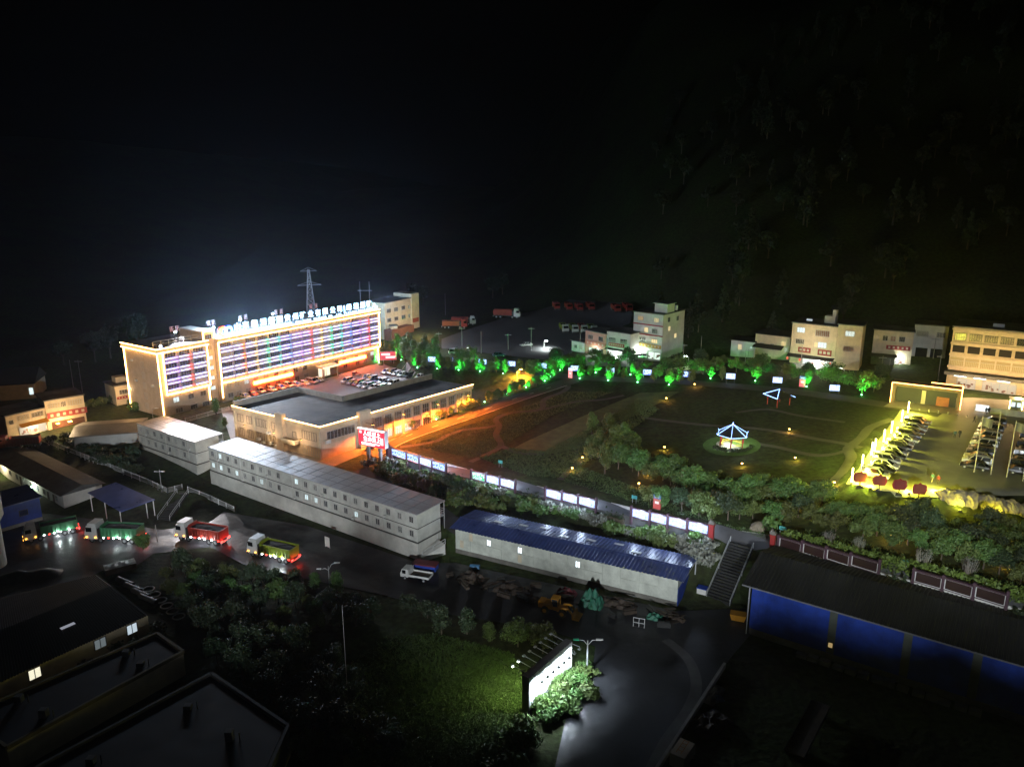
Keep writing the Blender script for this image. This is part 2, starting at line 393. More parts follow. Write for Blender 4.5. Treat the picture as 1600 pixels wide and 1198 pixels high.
# ------------------------------------------------------------------ ground sheets
wet = mat('wet_asphalt', (.034, .035, .04), .42, var=.55, scale=.16, bump=.45, spec=.38)
_p = wet.node_tree.nodes['Principled BSDF']
for _n in wet.node_tree.nodes:
    if _n.type == 'MAP_RANGE': _n.inputs[1].default_value = .4; _n.inputs[2].default_value = .62; _n.inputs[3].default_value = .32; _n.inputs[4].default_value = .75
yard = area('courtyard_paving', [(345, 640), (590, 567), (640, 571), (652, 586), (690, 598), (735, 611), (735, 628), (505, 737), (455, 720), (362, 692)], yard_m)
area('lower_yard_road', [(0, 795), (120, 808), (252, 828), (322, 820), (350, 800), (480, 822), (654, 880), (713, 880), (1057, 955), (1170, 950), (1172, 992), (1140, 1030), (1085, 1110), (1025, 1230),
      (860, 1230), (885, 1120), (925, 1060), (930, 1010), (860, 985), (700, 960), (600, 930), (480, 905), (380, 882), (330, 855), (240, 865), (205, 890), (160, 892), (80, 930), (0, 960)], wet)
road('hill_road', [(575, 712), (616, 690), (675, 668), (735, 648), (800, 625), (840, 612), (876, 600), (905, 591)], 6.4, asph_red, .1)
road('upper_road', [(640, 569), (700, 571), (770, 575), (830, 582), (900, 590), (960, 593), (1045, 596), (1141, 603), (1250, 613), (1390, 634), (1470, 648)], 5.5, path_m, .12)
area('parking_lot', [(1322, 757), (1408, 640), (1470, 643), (1600, 660), (1640, 700), (1640, 775), (1560, 775), (1480, 778), (1400, 777)], lot_m)
area('shop_street', [(1380, 636), (1400, 624), (1520, 622), (1640, 630), (1640, 664), (1540, 654), (1440, 643)], mat('street_concrete', (.28, .27, .25), .6, var=.2, scale=.15), .16)
WALLPX = [(600, 712), (695, 742), (805, 770), (930, 800), (1110, 842), (1210, 860), (1350, 896), (1480, 930), (1600, 962), (1700, 990)]
WALL = smooth_line([G(*q) for q in WALLPX], 5)
def wall_at(px):
    for i in range(len(WALL) - 1):
        a = proj(WALL[i])[0]; b = proj(WALL[i + 1])[0]
        if a <= px <= b: return WALL[i].lerp(WALL[i + 1], (px - a) / (b - a)), math.atan2(*(WALL[i + 1] - WALL[i]).yx)
back = [Vector((p.x, p.y)) + Vector((.58, .81)) * 2.6 for p in WALL]
drape('promenade', ribbon(back, 4.6), mat('promenade_paving', (.13, .13, .14), .7, var=.12, scale=.3), .12)
road('back_lane', [(560, 735), (640, 775), (700, 812), (745, 838)], 4.5, asphalt, .1)
area('truck_yard', [(690, 545), (760, 552), (850, 562), (893, 552), (915, 528), (985, 505), (990, 476), (890, 468), (800, 492), (740, 512), (690, 530)], mat('coal_yard', (.075, .075, .08), .75, var=.3, scale=.06))
area('shop_forecourt', [(915, 572), (985, 574), (990, 562), (1045, 566), (1050, 556), (985, 552), (915, 556)], mat('forecourt_concrete', (.22, .22, .21), .6, var=.2, scale=.2), .14)
area('shop_terrace', [(1235, 582), (1330, 572), (1335, 562), (1240, 560)], MATS['forecourt_concrete'], .14)
road('road_shoulder', [(1040, 1000), (1075, 1030), (1088, 1070), (1075, 1110), (1040, 1160), (1005, 1230)], 1.6, mat('shoulder', (.11, .11, .11), .8, var=.4, scale=.3), .13)
area('grass_bank', [(800, 702), (822, 690), (900, 655), (960, 630), (1000, 614), (1062, 612), (1030, 630), (960, 665), (905, 700), (850, 712)], mat('bank_grass', (.085, .12, .035), .95, var=.45, scale=.35, bump=.9), .09)
# garden paths
for pts, wd in [([(625, 699), (680, 690), (700, 680), (725, 672), (760, 668), (780, 664)], 1.6), ([(735, 722), (770, 706), (783, 695), (775, 680), (780, 666), (775, 655), (800, 645), (845, 640), (850, 625), (880, 612), (888, 603), (876, 600)], 1.7),
                ([(783, 697), (810, 708), (850, 710)], 1.5), ([(850, 640), (900, 628), (940, 625), (975, 618)], 1.3), ([(875, 750), (905, 722), (950, 690)], 1.6),
                ([(1000, 652), (1060, 660), (1110, 665), (1200, 672), (1300, 690), (1345, 700)], 1.5), ([(1160, 690), (1220, 700), (1280, 712), (1330, 700), (1350, 675)], 1.5),
                ([(1150, 645), (1200, 640), (1250, 650), (1320, 660)], 1.3), ([(1300, 756), (1318, 735), (1330, 715), (1325, 700), (1345, 685), (1360, 668), (1395, 655)], 2.2)]:
    road('garden_path', pts, wd, path_m, .1)
# lane line on the hill road, kerbs
rd = smooth_line([G(*q) for q in [(575, 712), (616, 690), (675, 668), (735, 648), (800, 625), (840, 612), (876, 600)]], 6)
def offs(line, o):
    out = []
    for i in range(len(line)):
        d = (line[min(i + 1, len(line) - 1)] - line[max(i - 1, 0)]).normalized(); q = line[i] + Vector((-d.y, d.x, 0)) * o
        out.append(Vector((q.x, q.y, T(q.x, q.y))))
    return out
drape('edge_line', ribbon(offs(rd, -2.9), .2), paint_w, .125)
for i in range(4, len(rd) - 2, 4): drape('lane_dash', ribbon(rd[i:i + 2], .2), paint_w, .125)

# ------------------------------------------------------------------ building helpers
def win_mesh(w_, h_, cols, rows, pane, fr, t=.09):
    def f():
        b = MB(); b.box(-w_ / 2, w_ / 2, .02, .04, 0, h_, 1)
        for i in range(cols + 1):
            x = -w_ / 2 + w_ * i / cols; b.box(x - t / 2, x + t / 2, -.05, .05, -.04, h_ + .04, 0)
        for i in range(rows + 1):
            z = h_ * i / rows; b.box(-w_ / 2 - .05, w_ / 2 + .05, -.04, .045, z - t / 2, z + t / 2, 0)
        return b.mesh('window', [fr, pane])
    return cached(('win', w_, h_, cols, rows, pane.name, fr.name, t), f)
def window(par, x, z, w_=1.5, h_=1.5, cols=2, rows=1, pane=None, fr=None, y=0., rz=0., name='window'):
    return put(name, win_mesh(w_, h_, cols, rows, pane or glass_dk, fr or frame_m), par, (x, y - .02 if rz == 0 else y, z), rz)
def ledrun(par, pts, m=None, r=.1, name='light_strip'):
    b = MB()
    for i in range(len(pts) - 1): b.bar(pts[i], pts[i + 1], r * 1.6, m=0)
    return b.build(name, m or led, par)

# ------------------------------------------------------------------ main office block
O = P(257, 652, 0)
ob = thing('office_building', 'long tan six storey office block outlined in warm light strips with coloured light bars', 'building', O, E55)
b = MB(); b.box(0, 15.6, 0, 17.5, -2, 19.8); b.build('left_wing_wall', plaster, ob)
b = MB(); b.box(15.62, 19.3, 1.4, 13, -2, 22.3); b.box(15.4, 19.5, 1.1, 13.2, 22.32, 22.6); b.build('stair_tower', plaster, ob)
b = MB(); b.box(19.4, 88, 0, 14.5, -2, 19.8); b.build('main_wall', plaster, ob)
b = MB(); b.box(-.5, 16.1, -.5, 18, 18.9, 19.95); b.build('left_wing_cornice', cream, ob)
b = MB(); b.box(19.45, 88.5, -.5, 15, 18.9, 19.95); b.build('main_cornice', cream, ob)
b = MB(); b.box(-.2, 15.8, -.2, 17.7, 19.96, 20.02); b.box(19.7, 88.2, -.2, 14.7, 19.96, 20.02); b.build('roof', roof_dk, ob)
# horizontal ledges and pilasters of the two fronts
BAYS = [19.9 + 4.52 * i for i in range(16)]
b = MB()
for z in (7.45, 9.35, 10.45, 12.5, 13.6, 15.55, 16.65): b.box(20, 87.6, -.16, -.003, z - .32, z)
b.build('ledge', plaster, ob)
b = MB()
for z in (7.45, 9.35, 10.45, 12.5, 13.6, 15.55, 16.65): b.box(1.9, 15.2, -.16, -.003, z - .32, z)
b.build('ledge', plaster, ob)
for x in BAYS[:-1] + [87.4]:
    b = MB(); b.box(x - .2, x + .2, -.3, -.003, 6.2, 18.88); b.build('pilaster', plaster, ob)
for x in (1.75, 6.1, 10.55, 15.1):
    b = MB(); b.box(x - .18, x + .18, -.3, -.003, 6.6, 18.88); b.build('pilaster', plaster, ob)
mixed = [glass_dk, glass_gr, glass_dk, win_y2, glass_gr, glass_dk, glass_gr, glass_dk, glass_gr]
k = 0
for i in range(15):
    for z in (7.75, 10.8, 13.9, 17.0):
        k += 1; window(ob, BAYS[i] + 2.26, z, 3.7, 1.45, 5, 1, mixed[(k * 7 + i) % 9], frame_m)
for x in (3.9, 8.3, 12.8):
    for z in (7.75, 10.8, 13.9, 17.0): k += 1; window(ob, x, z, 3.3, 1.45, 4, 1, mixed[(k * 5) % 9], frame_m)
for x in (4.2, 9, 13): window(ob, x, 3.6, 1.8, 1.5, 2, 1, win_w if x < 5 else glass_gr); window(ob, x + .6, .3, 2.2, 1.4, 3, 1, glass_dk)
for i, x in enumerate([22, 25, 28.5, 32, 36, 40, 44, 48, 52, 66, 70, 76, 80, 84]):
    window(ob, x, 4.0 if x < 55 else 3.2, 1.8, 1.4, 2, 1, win_w if i in (2, 13) else glass_dk); window(ob, x + .4, .9, 1.8, 1.5, 2, 1, glass_gr)
for z in (4.2, 7.4, 10.5, 13.6, 16.7): window(ob, 17.5, z, 1.7, 1.2, 1, 1, win_w if z < 14 else glass_gr, y=1.4)
window(ob, 17.5, 20, 2.2, 1.4, 3, 1, glass_dk, y=1.4)
for z in (1.2, 4.3, 7.4, 10.5, 13.6, 16.6): window(ob, 0, z, 1.4, 1.7, 2, 1, win_w if z in (1.2, 4.3) else glass_dk, y=8.4, rz=R(-90))
for z, y in ((8.6, 3.4), (9, 12), (15, 13)):   # air conditioner boxes on the end wall
    b = MB(); b.box(-.5, -.01, y, y + .9, z, z + .6); b.build('air_conditioner', white_w, ob)
# light strips round both fronts
for pts in [[(-.55, 18.05, 20.05), (-.55, -.55, 20.05), (16.15, -.55, 20.05)], [(-.55, 18, 18.85), (-.55, -.55, 18.85), (16.1, -.55, 18.85)],
            [(-.1, 17.4, 18.7), (-.1, 17.4, .4)], [(-.1, -.1, 18.7), (-.1, -.1, .2)], [(1.4, -.4, 18.7), (1.4, -.4, 6.4), (15.6, -.4, 6.4), (15.6, -.4, 20)],
            [(15.2, -.1, 6.2), (15.2, -.1, 1.8)], [(15.6, 1., 19.95), (15.6, 1., 22.4), (19.3, 1., 22.4), (19.3, 1., 20.1)],
            [(19.4, -.55, 20.05), (88.5, -.55, 20.05)], [(19.4, -.55, 18.85), (88.5, -.55, 18.85)], [(19.5, -.4, 18.7), (19.5, -.4, 6.1), (88.1, -.4, 5.9), (88.1, -.4, 20)],
            [(19.6, -.1, 5.9), (19.6, -.1, 1.4)], [(87.2, -.1, 5.6), (87.2, -.1, .6)]]: ledrun(ob, pts, r=.12)
# coloured light bars: seven rows
ROWS = (7.6, 9.5, 10.6, 12.65, 13.75, 15.7, 16.8)
COLS = [None, 'o', 'y', 'g', 't', 'b', 'p', 'r', 'y', 'g', 't', 'b', 'p', 'r', None]
def bar_mesh(l_, m_): return cached(('bar', round(l_, 2), m_.name), lambda: MB().box(0, l_, -.07, .07, -.045, .045).mesh('light_bar', [m_]))
lav = em('bar_lavender', (.34, .3, 1.), 9.)
for i in range(15):
    c = COLS[i]
    for z in ROWS:
        wm = lav if c in ('b', 'p', 'r') else bar_w
        put('light_bar', bar_mesh(3.1 if c else 4.0, wm), ob, (BAYS[i] + .3, -.42, z))
        if c: put('light_bar', bar_mesh(.95, BARC[c]), ob, (BAYS[i] + 3.45, -.42, z))
for x, c in ((2., 'p'), (6.4, 'r'), (10.9, None)):
    for z in ROWS:
        put('light_bar', bar_mesh(3.0 if c else 3.9, lav if c == 'p' else bar_w), ob, (x, -.42, z))
        if c: put('light_bar', bar_mesh(.9, BARC[c]), ob, (x + 3.1, -.42, z))
# entrance porch and scrolling banners
b = MB(); b.box(56.5, 64, -4, -.02, 3.7, 4.3); b.build('porch_roof', cream, ob)
for x in (57, 63.5):
    b = MB(); b.box(x - .25, x + .25, -3.8, -3.3, -.2, 3.7); b.build('porch_column', cream, ob)
b = MB(); b.box(56.3, 64.2, -4.25, -4.02, 3.75, 4.25); b.build('porch_sign', em('porch_sign', (1, .8, .4), 1.6), ob)
b = MB(); b.box(57.6, 63, -.1, -.02, 0, 3.4, 0)
for x in (57.6, 59.4, 61.2, 63): b.box(x - .06, x + .06, -.16, -.03, 0, 3.4, 1)
b.build('entrance_door', [em('entrance_glow', (1, .88, .6), 1.1), frame_m], ob)
ban = em('banner_led', (1., .1, .015), 60.)
for x0, x1, z in ((31.0, 46.5, 3.1), (67.5, 80.5, 2.9)):
    b = MB(); b.box(x0, x1, -.35, -.12, z, z + 1.05); b.build('scrolling_banner', ban, ob)
# roof railing over the left wing
b = MB()
for x in np.arange(.8, 15, 2.4): b.bar((x, 3, 20), (x, 3, 21.6), .09)
for z in (20.8, 21.6): b.bar((.8, 3, z), (15, 3, z), .07)
b.build('roof_railing', galv, ob)
def inO(x, y, z):
    c, s = math.cos(E55), math.sin(E55); return Vector((O.x + c * x - s * y, O.y + s * x + c * y, O.z + z))
# rooftop sign
sg = thing('rooftop_sign', 'glowing white Chinese characters with small English letters and ring logo on the office roof', 'sign', inO(0, 0, 20.02), E55)
CH = '山东能源集团贵州矿业有限公司绿塘煤矿'
CX = [371.6, 385, 399, 412.5, 425, 438, 450.4, 462.8, 474, 486.7, 498, 509.4, 521, 532, 546.4, 557.4, 568, 577.7]
def fu(px, py):   # facade coordinate of a photo position
    r = ray(px, py); d = Vector((math.cos(E55), math.sin(E55))); n = Vector((-d.y, d.x)); t = (n.x * O.x + n.y * O.y) / (n.x * r[0] + n.y * r[1])
    return (r[0] * t - O.x) * d.x + (r[1] * t - O.y) * d.y
us = [fu(x, 510 - (x - 372) * .145) for x in CX]
for c, u in zip(CH, us): put('letter', text_mesh(c, 2.45, .1, letter_e), sg, (u, .3, 2.35))
u0 = fu(539, 484); b = MB(); b.box(u0 - .12, u0 + .12, .1, .4, .5, 3.4); b.build('divider_bar', letter_e, sg)
def words(s, ua, ub, z, size):
    for i, c in enumerate(s):
        if c != ' ': put('letter', text_mesh(c, size, .08, letter_e), sg, (ua + (ub - ua) * (i + .5) / len(s), .25, z))
words('SHANDONG', fu(367, 520), fu(404, 514), .55, .95); words('ENERGY', fu(408, 513), fu(432, 509), .55, .95)
words('GROUP', fu(437, 508), fu(457, 505), .55, .95); words('GUIZHOU', fu(462, 503), fu(487, 500), .55, .95)
words('MINING', fu(491, 499), fu(511, 496), .55, .95); words('CO.,LTD.', fu(514, 495), fu(537, 492), .55, .95)
words('LVTANG', fu(541, 491), fu(559, 489), .55, .95); words('COAL', fu(560, 488), fu(572, 487), .55, .95); words('MINE', fu(573, 486), fu(584, 484), .55, .95)
ul = fu(350, 516)
MB().torus((ul - .15, .3, 1.6), 1.15, .36).build('logo_ring', em('ring_orange', (1, .42, .06), 6.), sg, smooth=True)
MB().torus((ul + 1.75, .12, 1.6), 1.15, .36).build('logo_ring', em('ring_blue', (.12, .42, 1.), 9.), sg, smooth=True)
MB().torus((ul - .15, .62, 1.6), 1.7, .1).build('logo_halo', em('halo_red', (1, .05, .02), 3.), sg)  # glow round the logo modelled as emitting rings behind it
MB().torus((ul + 1.75, .62, 1.6), 1.7, .1).build('logo_halo', em('halo_deepblue', (.02, .06, 1.), 4.), sg)
b = MB()
for u in np.arange(ul - 1.5, 87, 3.): b.bar((u, .5, 0), (u, .5, 3.4), .1); b.bar((u, .5, 2.6), (u, 2.2, 0), .08)
for z in (1.2, 2.4, 3.3): b.bar((ul - 1.5, .5, z), (86.5, .5, z), .08)
b.build('support_frame', steel_dk, sg)
# small red characters on frames further back on the roof
back_red = em('faint_red', (1, .25, .2), .5)
for i, u in enumerate((9.2, 11., 21.5, 23.2, 33, 35, 47, 49.2, 62, 64.3)):
    t = tag(MB().box(-.5, -.4, 0, .1, 0, 4.6).box(.4, .5, 0, .1, 0, 4.6).box(-.6, .6, -.02, .02, 3.1, 3.2, 1).box(-.6, .6, -.02, .02, 4.4, 4.5, 1).box(-.06, .06, -.02, .02, 3.2, 4.4, 1).box(-.45, .5, -.02, .02, 3.75, 3.85, 1).box(-.6, -.5, -.02, .02, 3.2, 4.4, 1)
            .build('roof_character', [steel_dk, back_red], None, inO(u, 6.5, 20), E55), 'dim reddish character on a thin frame standing behind the glowing rooftop sign', 'sign', 'dim roof characters')
# roof floodlights
for i, (u, y, dz, lb) in enumerate([(1.6, .6, .4, 'corner of the left wing roof'), (9.0, 4.6, 2.9, 'railing of the left wing'), (20.6, 3, 2.6, 'ring logo'), (31, 4, 3.5, 'second white character'), (43.5, 4, 3.6, 'fifth white character'), (87.6, .6, .6, 'right end of the rooftop sign')]):
    f = thing('roof_floodlight', 'white roof floodlight by the ' + lb, 'floodlight', inO(u, y, 20.02), E55, 'roof floodlights')
    MB().box(-.06, .06, -.06, .06, 0, dz).build('post', steel_dk, f)
    MB().box(-.4, .4, -.12, .1, dz, dz + .5).box(-.34, .34, -.17, -.125, dz + .05, dz + .45, 1).build('lamp_head', [steel_dk, lamp_w], f)
    lamp(f, 'SPOT', (0, -.4, dz + .25), 44000, (.95, .92, .95), .3, (0, -26, dz - 20), 104, .9)
    if u > 12: lamp(f, 'POINT', (0, -.5, dz + .7), 30000, (.45, .7, 1), .25)  # extra point lamp added so the haze glows blue round the sign

# ------------------------------------------------------------------ L-shaped two storey annex in front of the courtyard
AZ = 8.6
A0 = P(500, 666, AZ); A0.z = 0
an = thing('annex_building', 'two storey tan L-shaped annex with dark flat roof and one warm light strip', 'building', A0, R(49.4))
# local: x along the right front (away), y along the left front (to the left/back)
Lx, Ly, Dw = 53.0, 32.5, 15.0
an_poly = [(0, 0), (Lx, 0), (Lx, Dw), (20, Dw), (20, Ly), (0, Ly)]
MB().prism(an_poly, -3, AZ - .5).build('wall', plaster2, an)
MB().prism([(.4, .4), (Lx - .4, .4), (Lx - .4, Dw - .4), (19.6, Dw - .4), (19.6, Ly - .4), (.4, Ly - .4)], AZ - .49, AZ - .4).build('roof', roof_dk, an)
b = MB(); pr = an_poly + [an_poly[0]]
def parapet(b, p, q, z0, z1, t, out):
    x0, x1 = sorted((p[0], q[0])); y0, y1 = sorted((p[1], q[1]))
    b.box(x0 - out if x0 == x1 else x0, x1 + t if x0 == x1 else x1, y0 - out if y0 == y1 else y0, y1 + t if y0 == y1 else y1, z0, z1)
b.box(-.35, Lx + .3, -.35, .1, AZ - 1.3, AZ); b.box(-.352, .1, .102, Ly + .3, AZ - 1.302, AZ - .002)
b.build('cornice_band', cream, an)
b = MB(); b.box(.1, 20.2, Ly - .2, Ly + .25, AZ - 1.2, AZ + 1.1); b.box(19.8, 20.25, Dw, Ly - .2, AZ - 1.2, AZ + 1.1); b.box(20.25, Lx + .2, Dw - .2, Dw + .25, AZ - 1.2, AZ + 1.1)
b.build('courtyard_parapet', concrete, an)
ledrun(an, [(-.42, Ly + .2, AZ + .03), (-.42, -.42, AZ + .03), (Lx + .3, -.42, AZ + .03)], em('warm_led_soft', (1., .55, .18), 16.), .08)
# left front (faces x-): windows and pilasters
for y in (Ly - .4, 24.4, 18.8, .4): MB().box(-.34, -.005, y - .25, y + .25, -2, AZ - 1.32).build('pilaster', cream, an)
MB().box(-1.2, -.01, 12.2, 14.8, -2, AZ + 1.2).build('chimney_shaft', plaster2, an)
for y, w_ in ((30, 2.2), (26.5, 2.), (22.6, 2.2), (20.2, 1.6), (16.6, 2.2)):
    window(an, 0, 4.6, w_, 2., 2, 1, glass_gr, frame_dk, y, R(-90), 'window')
for y, w_, p in ((30, 2., glass_dk), (26.4, 2., win_w), (22.8, 1.9, glass_dk), (19.7, 2.6, win_w), (16.4, 2., glass_gr)):
    window(an, 0, .7, w_, 2.2, 3, 1, p, frame_dk, y, R(-90))
window(an, 0, 4.4, 5., 2.1, 6, 1, glass_gr, frame_dk, 4.0, R(-90)); window(an, 0, .6, 5.4, 2.3, 8, 1, win_w, frame_m, 3.6, R(-90)); window(an, 0, 3.9, 1.2, 1.6, 1, 1, glass_dk, frame_dk, 9.4, R(-90))
MB().box(-1.9, -.36, 7.4, 12, 2.8, 3).box(-1.9, -1.8, 7.4, 12, 3, 4).box(-1.9, -.36, 7.3, 7.4, 2.8, 4).build('balcony', cream, an)
for y, z in ((18.2, 3.3), (22.3, .9), (17.6, .6), (20.6, .2), (15.2, .3)): MB().box(-.75, -.02, y, y + .9, z, z + .7).build('air_conditioner', white_w, an)
for y in (27.8, 16.4, 6.5):  # dim warm wall lamps added to brighten the left front
    wl = MB().box(-.8, -.36, y - .2, y + .2, 4.1, 4.25).box(-.75, -.4, y - .15, y + .15, 4.05, 4.098, 1).build('added_wall_lamp', [steel_dk, lamp_a], an); lamp(wl, 'POINT', (-3.2, y, 4.2), 480, (1, .68, .38), .4)
# right front (faces y-): bays
MB().box(11.0, 14.6, -1.1, -.01, -2, AZ + 1.2).build('wall_fin', plaster2, an)
window(an, 6, 4.6, 8.4, 2.1, 8, 1, glass_gr, frame_m)
for i in range(11):
    x = 16.3 + i * 3.35
    MB().box(x - .22, x + .22, -.34, -.005, -2, AZ - 1.32).build('pilaster', plaster2, an)
    window(an, x + 1.55, 4.2, 2.3, 2.6, 3, 2, glass_gr, frame_m); window(an, x + 1.55, .7, 2.3, 2.2, 3, 1, win_w if i < 4 else glass_dk, frame_m)
MB().box(.8, 2.2, -.9, -.36, 4., 4.9).build('air_conditioner', white_w, an)
for x, y0 in ((12.8, -1.2), (24, -.4), (36.4, -.4), (48.5, -.4)):   # added wall lamps, casting sodium orange on the hill road and front
    wl = MB().box(x - .25, x + .25, y0 - 2.6, y0 - 2., 6.6, 6.8).box(x - .05, x + .05, y0 - 2., y0, 6.66, 6.74).box(x - .2, x + .2, y0 - 2.55, y0 - 2.05, 6.55, 6.595, 1).build('added_wall_lamp', [steel_dk, lamp_o], an)
    lamp(wl, 'SPOT', (x, y0 - 2.3, 6.45), 21000, (1, .19, .016), .3, (x, y0 - 6, 0), 172, .25)

SHR_M = Matrix.Identity(4); SHR_M[0][1] = -math.tan(R(7))   # the two wings meet at a slightly obtuse corner
for ch in an.children: ch.matrix_parent_inverse = SHR_M
# ------------------------------------------------------------------ prefab cabins on a tall base wall
def cabins(label, px0, px1, n, depth, skip, lit, ragged=False):
    a = P(*px0, -1.); bb = P(*px1, -1.); d = (bb - a); L = Vector((d.x, d.y)).length; rz = math.atan2(d.y, d.x)
    t = thing('prefab_cabins', label, 'building', a, rz); H = 2.85
    MB().box(0, L, 0, depth, .02, 2 * H).build('cabin_wall', prefab, t)
    MB().box(-.05, L + .05, -.06, -.003, -.15, .12).box(-.05, L + .05, -.05, -.003, H - .1, H + .04).box(L + .003, L + .06, -.05, depth, H - .1, H + .04).box(L + .003, L + .06, -.05, depth, -.15, .12).build('floor_beam', frame_dk, t)
    if ragged:
        pts = [(0, -.15), (L, -.15), (L, -4.4)]
        for i, q in enumerate([(.92, -4.4), (.82, -3.8), (.76, -3.2), (.68, -3.1), (.62, -2.9), (.55, -2.1), (.47, -2.4), (.4, -2.6), (.33, -2.2), (.27, -2.5), (.2, -1.9), (.1, -2.0), (.04, -1.8), (0, -2.)]): pts.append((q[0] * L, q[1]))
        MB().yprism(pts, -.12, .2).box(L - .25, L + .1, .2, depth, -4.6, -.16).build('base_wall', basewall, t)
        MB().box(0, L - .3, .21, depth, -4.5, -.2).build('rubble_core', stone_m, t)
    else: MB().box(-.1, L + .1, -.12, depth, -5, -.16).build('base_wall', basewall, t)
    pw = L / n; rb = MB()
    rf = MB().add([(-.1, -.15, 2 * H), (L + .1, -.15, 2 * H), (L + .1, depth + 1.4, 2 * H + .12), (-.1, depth + 1.4, 2 * H + .12), (-.1, -.15, 2 * H + .16), (L + .1, -.15, 2 * H + .16), (L + .1, depth + 1.4, 2 * H + .28), (-.1, depth + 1.4, 2 * H + .28)],
             [(0, 3, 2, 1), (4, 5, 6, 7), (0, 1, 5, 4), (1, 2, 6, 5), (2, 3, 7, 6), (3, 0, 4, 7)]).build('roof', prefab_roof, t)
    for i in range(n + 1): rb.bar((i * pw, -.1, 2 * H + .17), (i * pw, depth + 1.3, 2 * H + .29), .12, .05)
    for y in (depth * .33, depth * .7): rb.bar((0, y, 2 * H + .17 + y * .0125), (L, y, 2 * H + .18 + y * .0125), .1, .04)
    rb.build('roof_seam', mat('seam_grey', (.28, .28, .28), .5, var=.2), rf)
    for i in range(1, n):
        MB().box(i * pw - .05, i * pw + .05, -.045, -.004, .13, H - .11).box(i * pw - .05, i * pw + .05, -.045, -.004, H + .05, 2 * H).build('corner_post', prefab, t)
    for fl in (0, 1):
        for i in range(n):
            if i in skip: continue
            p = win_w if (fl, i) in lit else (glass_gr if (i * 3 + fl) % 4 else glass_dk)
            window(t, (i + .5) * pw, fl * H + .95, 1.0, 1.25, 2, 1, p, frame_m)
    for i in range(1, n, 3):
        q = MB().box(i * pw + .35, i * pw + 1.05, -.42, -.06, H * (i % 2) + .3, H * (i % 2) + .8).cyl((i * pw + .2, -.08, .2), (i * pw + .2, -.08, 2 * H - .1), .04, .04, 6); q.build('air_conditioner', white_w, t)
    # access gallery at the back
    g = MB()
    for x in np.linspace(.2, L - .1, max(4, n // 2)): g.bar((x, depth + 1.3, 0), (x, depth + 1.3, 2 * H), .1)
    for z in (3.3, 3.75, 4.2): g.bar((0, depth + 1.3, z), (L, depth + 1.3, z), .06)
    g.bar((L, depth, 3.0), (L, depth + 1.3, 3.0), .1); g.bar((L, depth, 4.1), (L, depth + 1.3, 4.1), .06); g.bar((L, depth, 3.6), (L, depth + 1.3, 3.6), .06)
    g.box(0, L, depth + .01, depth + 1.3, 2.85, 2.95); g.build('gallery_railing', galv, t)
    return t
cabA = cabins('shorter block of grey prefab cabins on a ragged plastered base beside the annex', (218, 694), (308, 726), 8, 6.4, (7,), (), True)
cabB = cabins('long two storey row of pale prefab cabins on a high white base wall', (329, 734), (653, 848), 22, 6.6, (9,), {(0, 0), (0, 1), (0, 3), (0, 6), (0, 11), (0, 12), (1, 10), (1, 1), (0, 16)})

# ------------------------------------------------------------------ long shed with blue tin roof
s0 = P(712, 863, -4.5); s1 = P(1057, 948, -4.5); d = s1 - s0; SL = Vector((d.x, d.y)).length; srz = math.atan2(d.y, d.x)
sh = thing('tin_shed', 'long grey sheet metal shed with ribbed blue roof below the lit display panels', 'shed', s0, srz)
SH = 5.5; SD = 7.5
MB().box(0, SL, 0, SD, -1.5, .9).build('stone_base', stone_m, sh)
b = MB(); n = 13
for i in range(n): b.box(SL * i / n + .02, SL * (i + 1) / n - .02, .02 + .02 * (i % 2), .1, .9, 2.9 if i % 3 else 3.0)
for i in range(n): b.box(SL * i / n + .02, SL * (i + 1) / n - .02, .04 - .02 * (i % 2), .12, 3.0, SH)
b.box(0, SL, .12, SD, .9, SH - .1); b.build('wall_sheets', shed_wall, sh)
MB().box(SL + .01, SL + .1, .3, SD - .3, -.5, 3.2).build('end_curtain', blue_wall, sh)
for x, z, w_ in ((SL * .17, 3.1, .9), (SL * .32, 3.1, .9), (SL * .585, 3., .9)): window(sh, x, z, w_, 1.25, 2, 1, em('lit_window_shed', (.8, .95, 1), 1.6), frame_m)
for x, z in ((SL * .07, 3.2), (SL * .01 + .6, 1.4), (SL * .31, 1.2)): MB().box(x, x + .8, -.02, .0, z, z + 1.5).build('patched_sheet', mat('patch_sheet', (.6, .52, .38), .6, var=.2), sh)
def tin_roof(par, x0, x1, ye, ze, yr, zr, pitch, m, name='roof_slope', t=.1):
    """ribbed roof slope from eave (ye,ze) to ridge (yr,zr)"""
    b = MB(); n = int((x1 - x0) / pitch); xs = []
    for i in range(n):
        a = x0 + (x1 - x0) * i / n; c = (x1 - x0) / n; xs += [(a, 0), (a + c * .55, 0), (a + c * .65, t), (a + c * .9, t)]
    xs.append((x1, 0)); vs = []
    for x, h in xs: vs += [(x, ye, ze + h), (x, yr, zr + h)]
    b.add(vs, [(2 * i, 2 * i + 2, 2 * i + 3, 2 * i + 1) for i in range(len(xs) - 1)])
    return b.build(name, m, par)
tin_roof(sh, -.8, SL + 1.2, -.9, SH - .1, 3.2, SH + .5, .7, tin_blue); tin_roof(sh, -.8, SL + 1.2, SD + 1.6, SH - .15, 3.2, SH + .5, .7, tin_blue)
MB().bar((-.8, 3.2, SH + .62), (SL + 1.2, 3.2, SH + .62), .35, .06).build('ridge_cap', tin_blue, sh)
MB().cyl((SL + 1, SD + .6, -1), (SL + 1, SD + .6, SH), .1).cyl((SL + 1, -.4, SH - .4), (SL + 1, SD, SH - .4), .06).build('end_post', galv, sh)
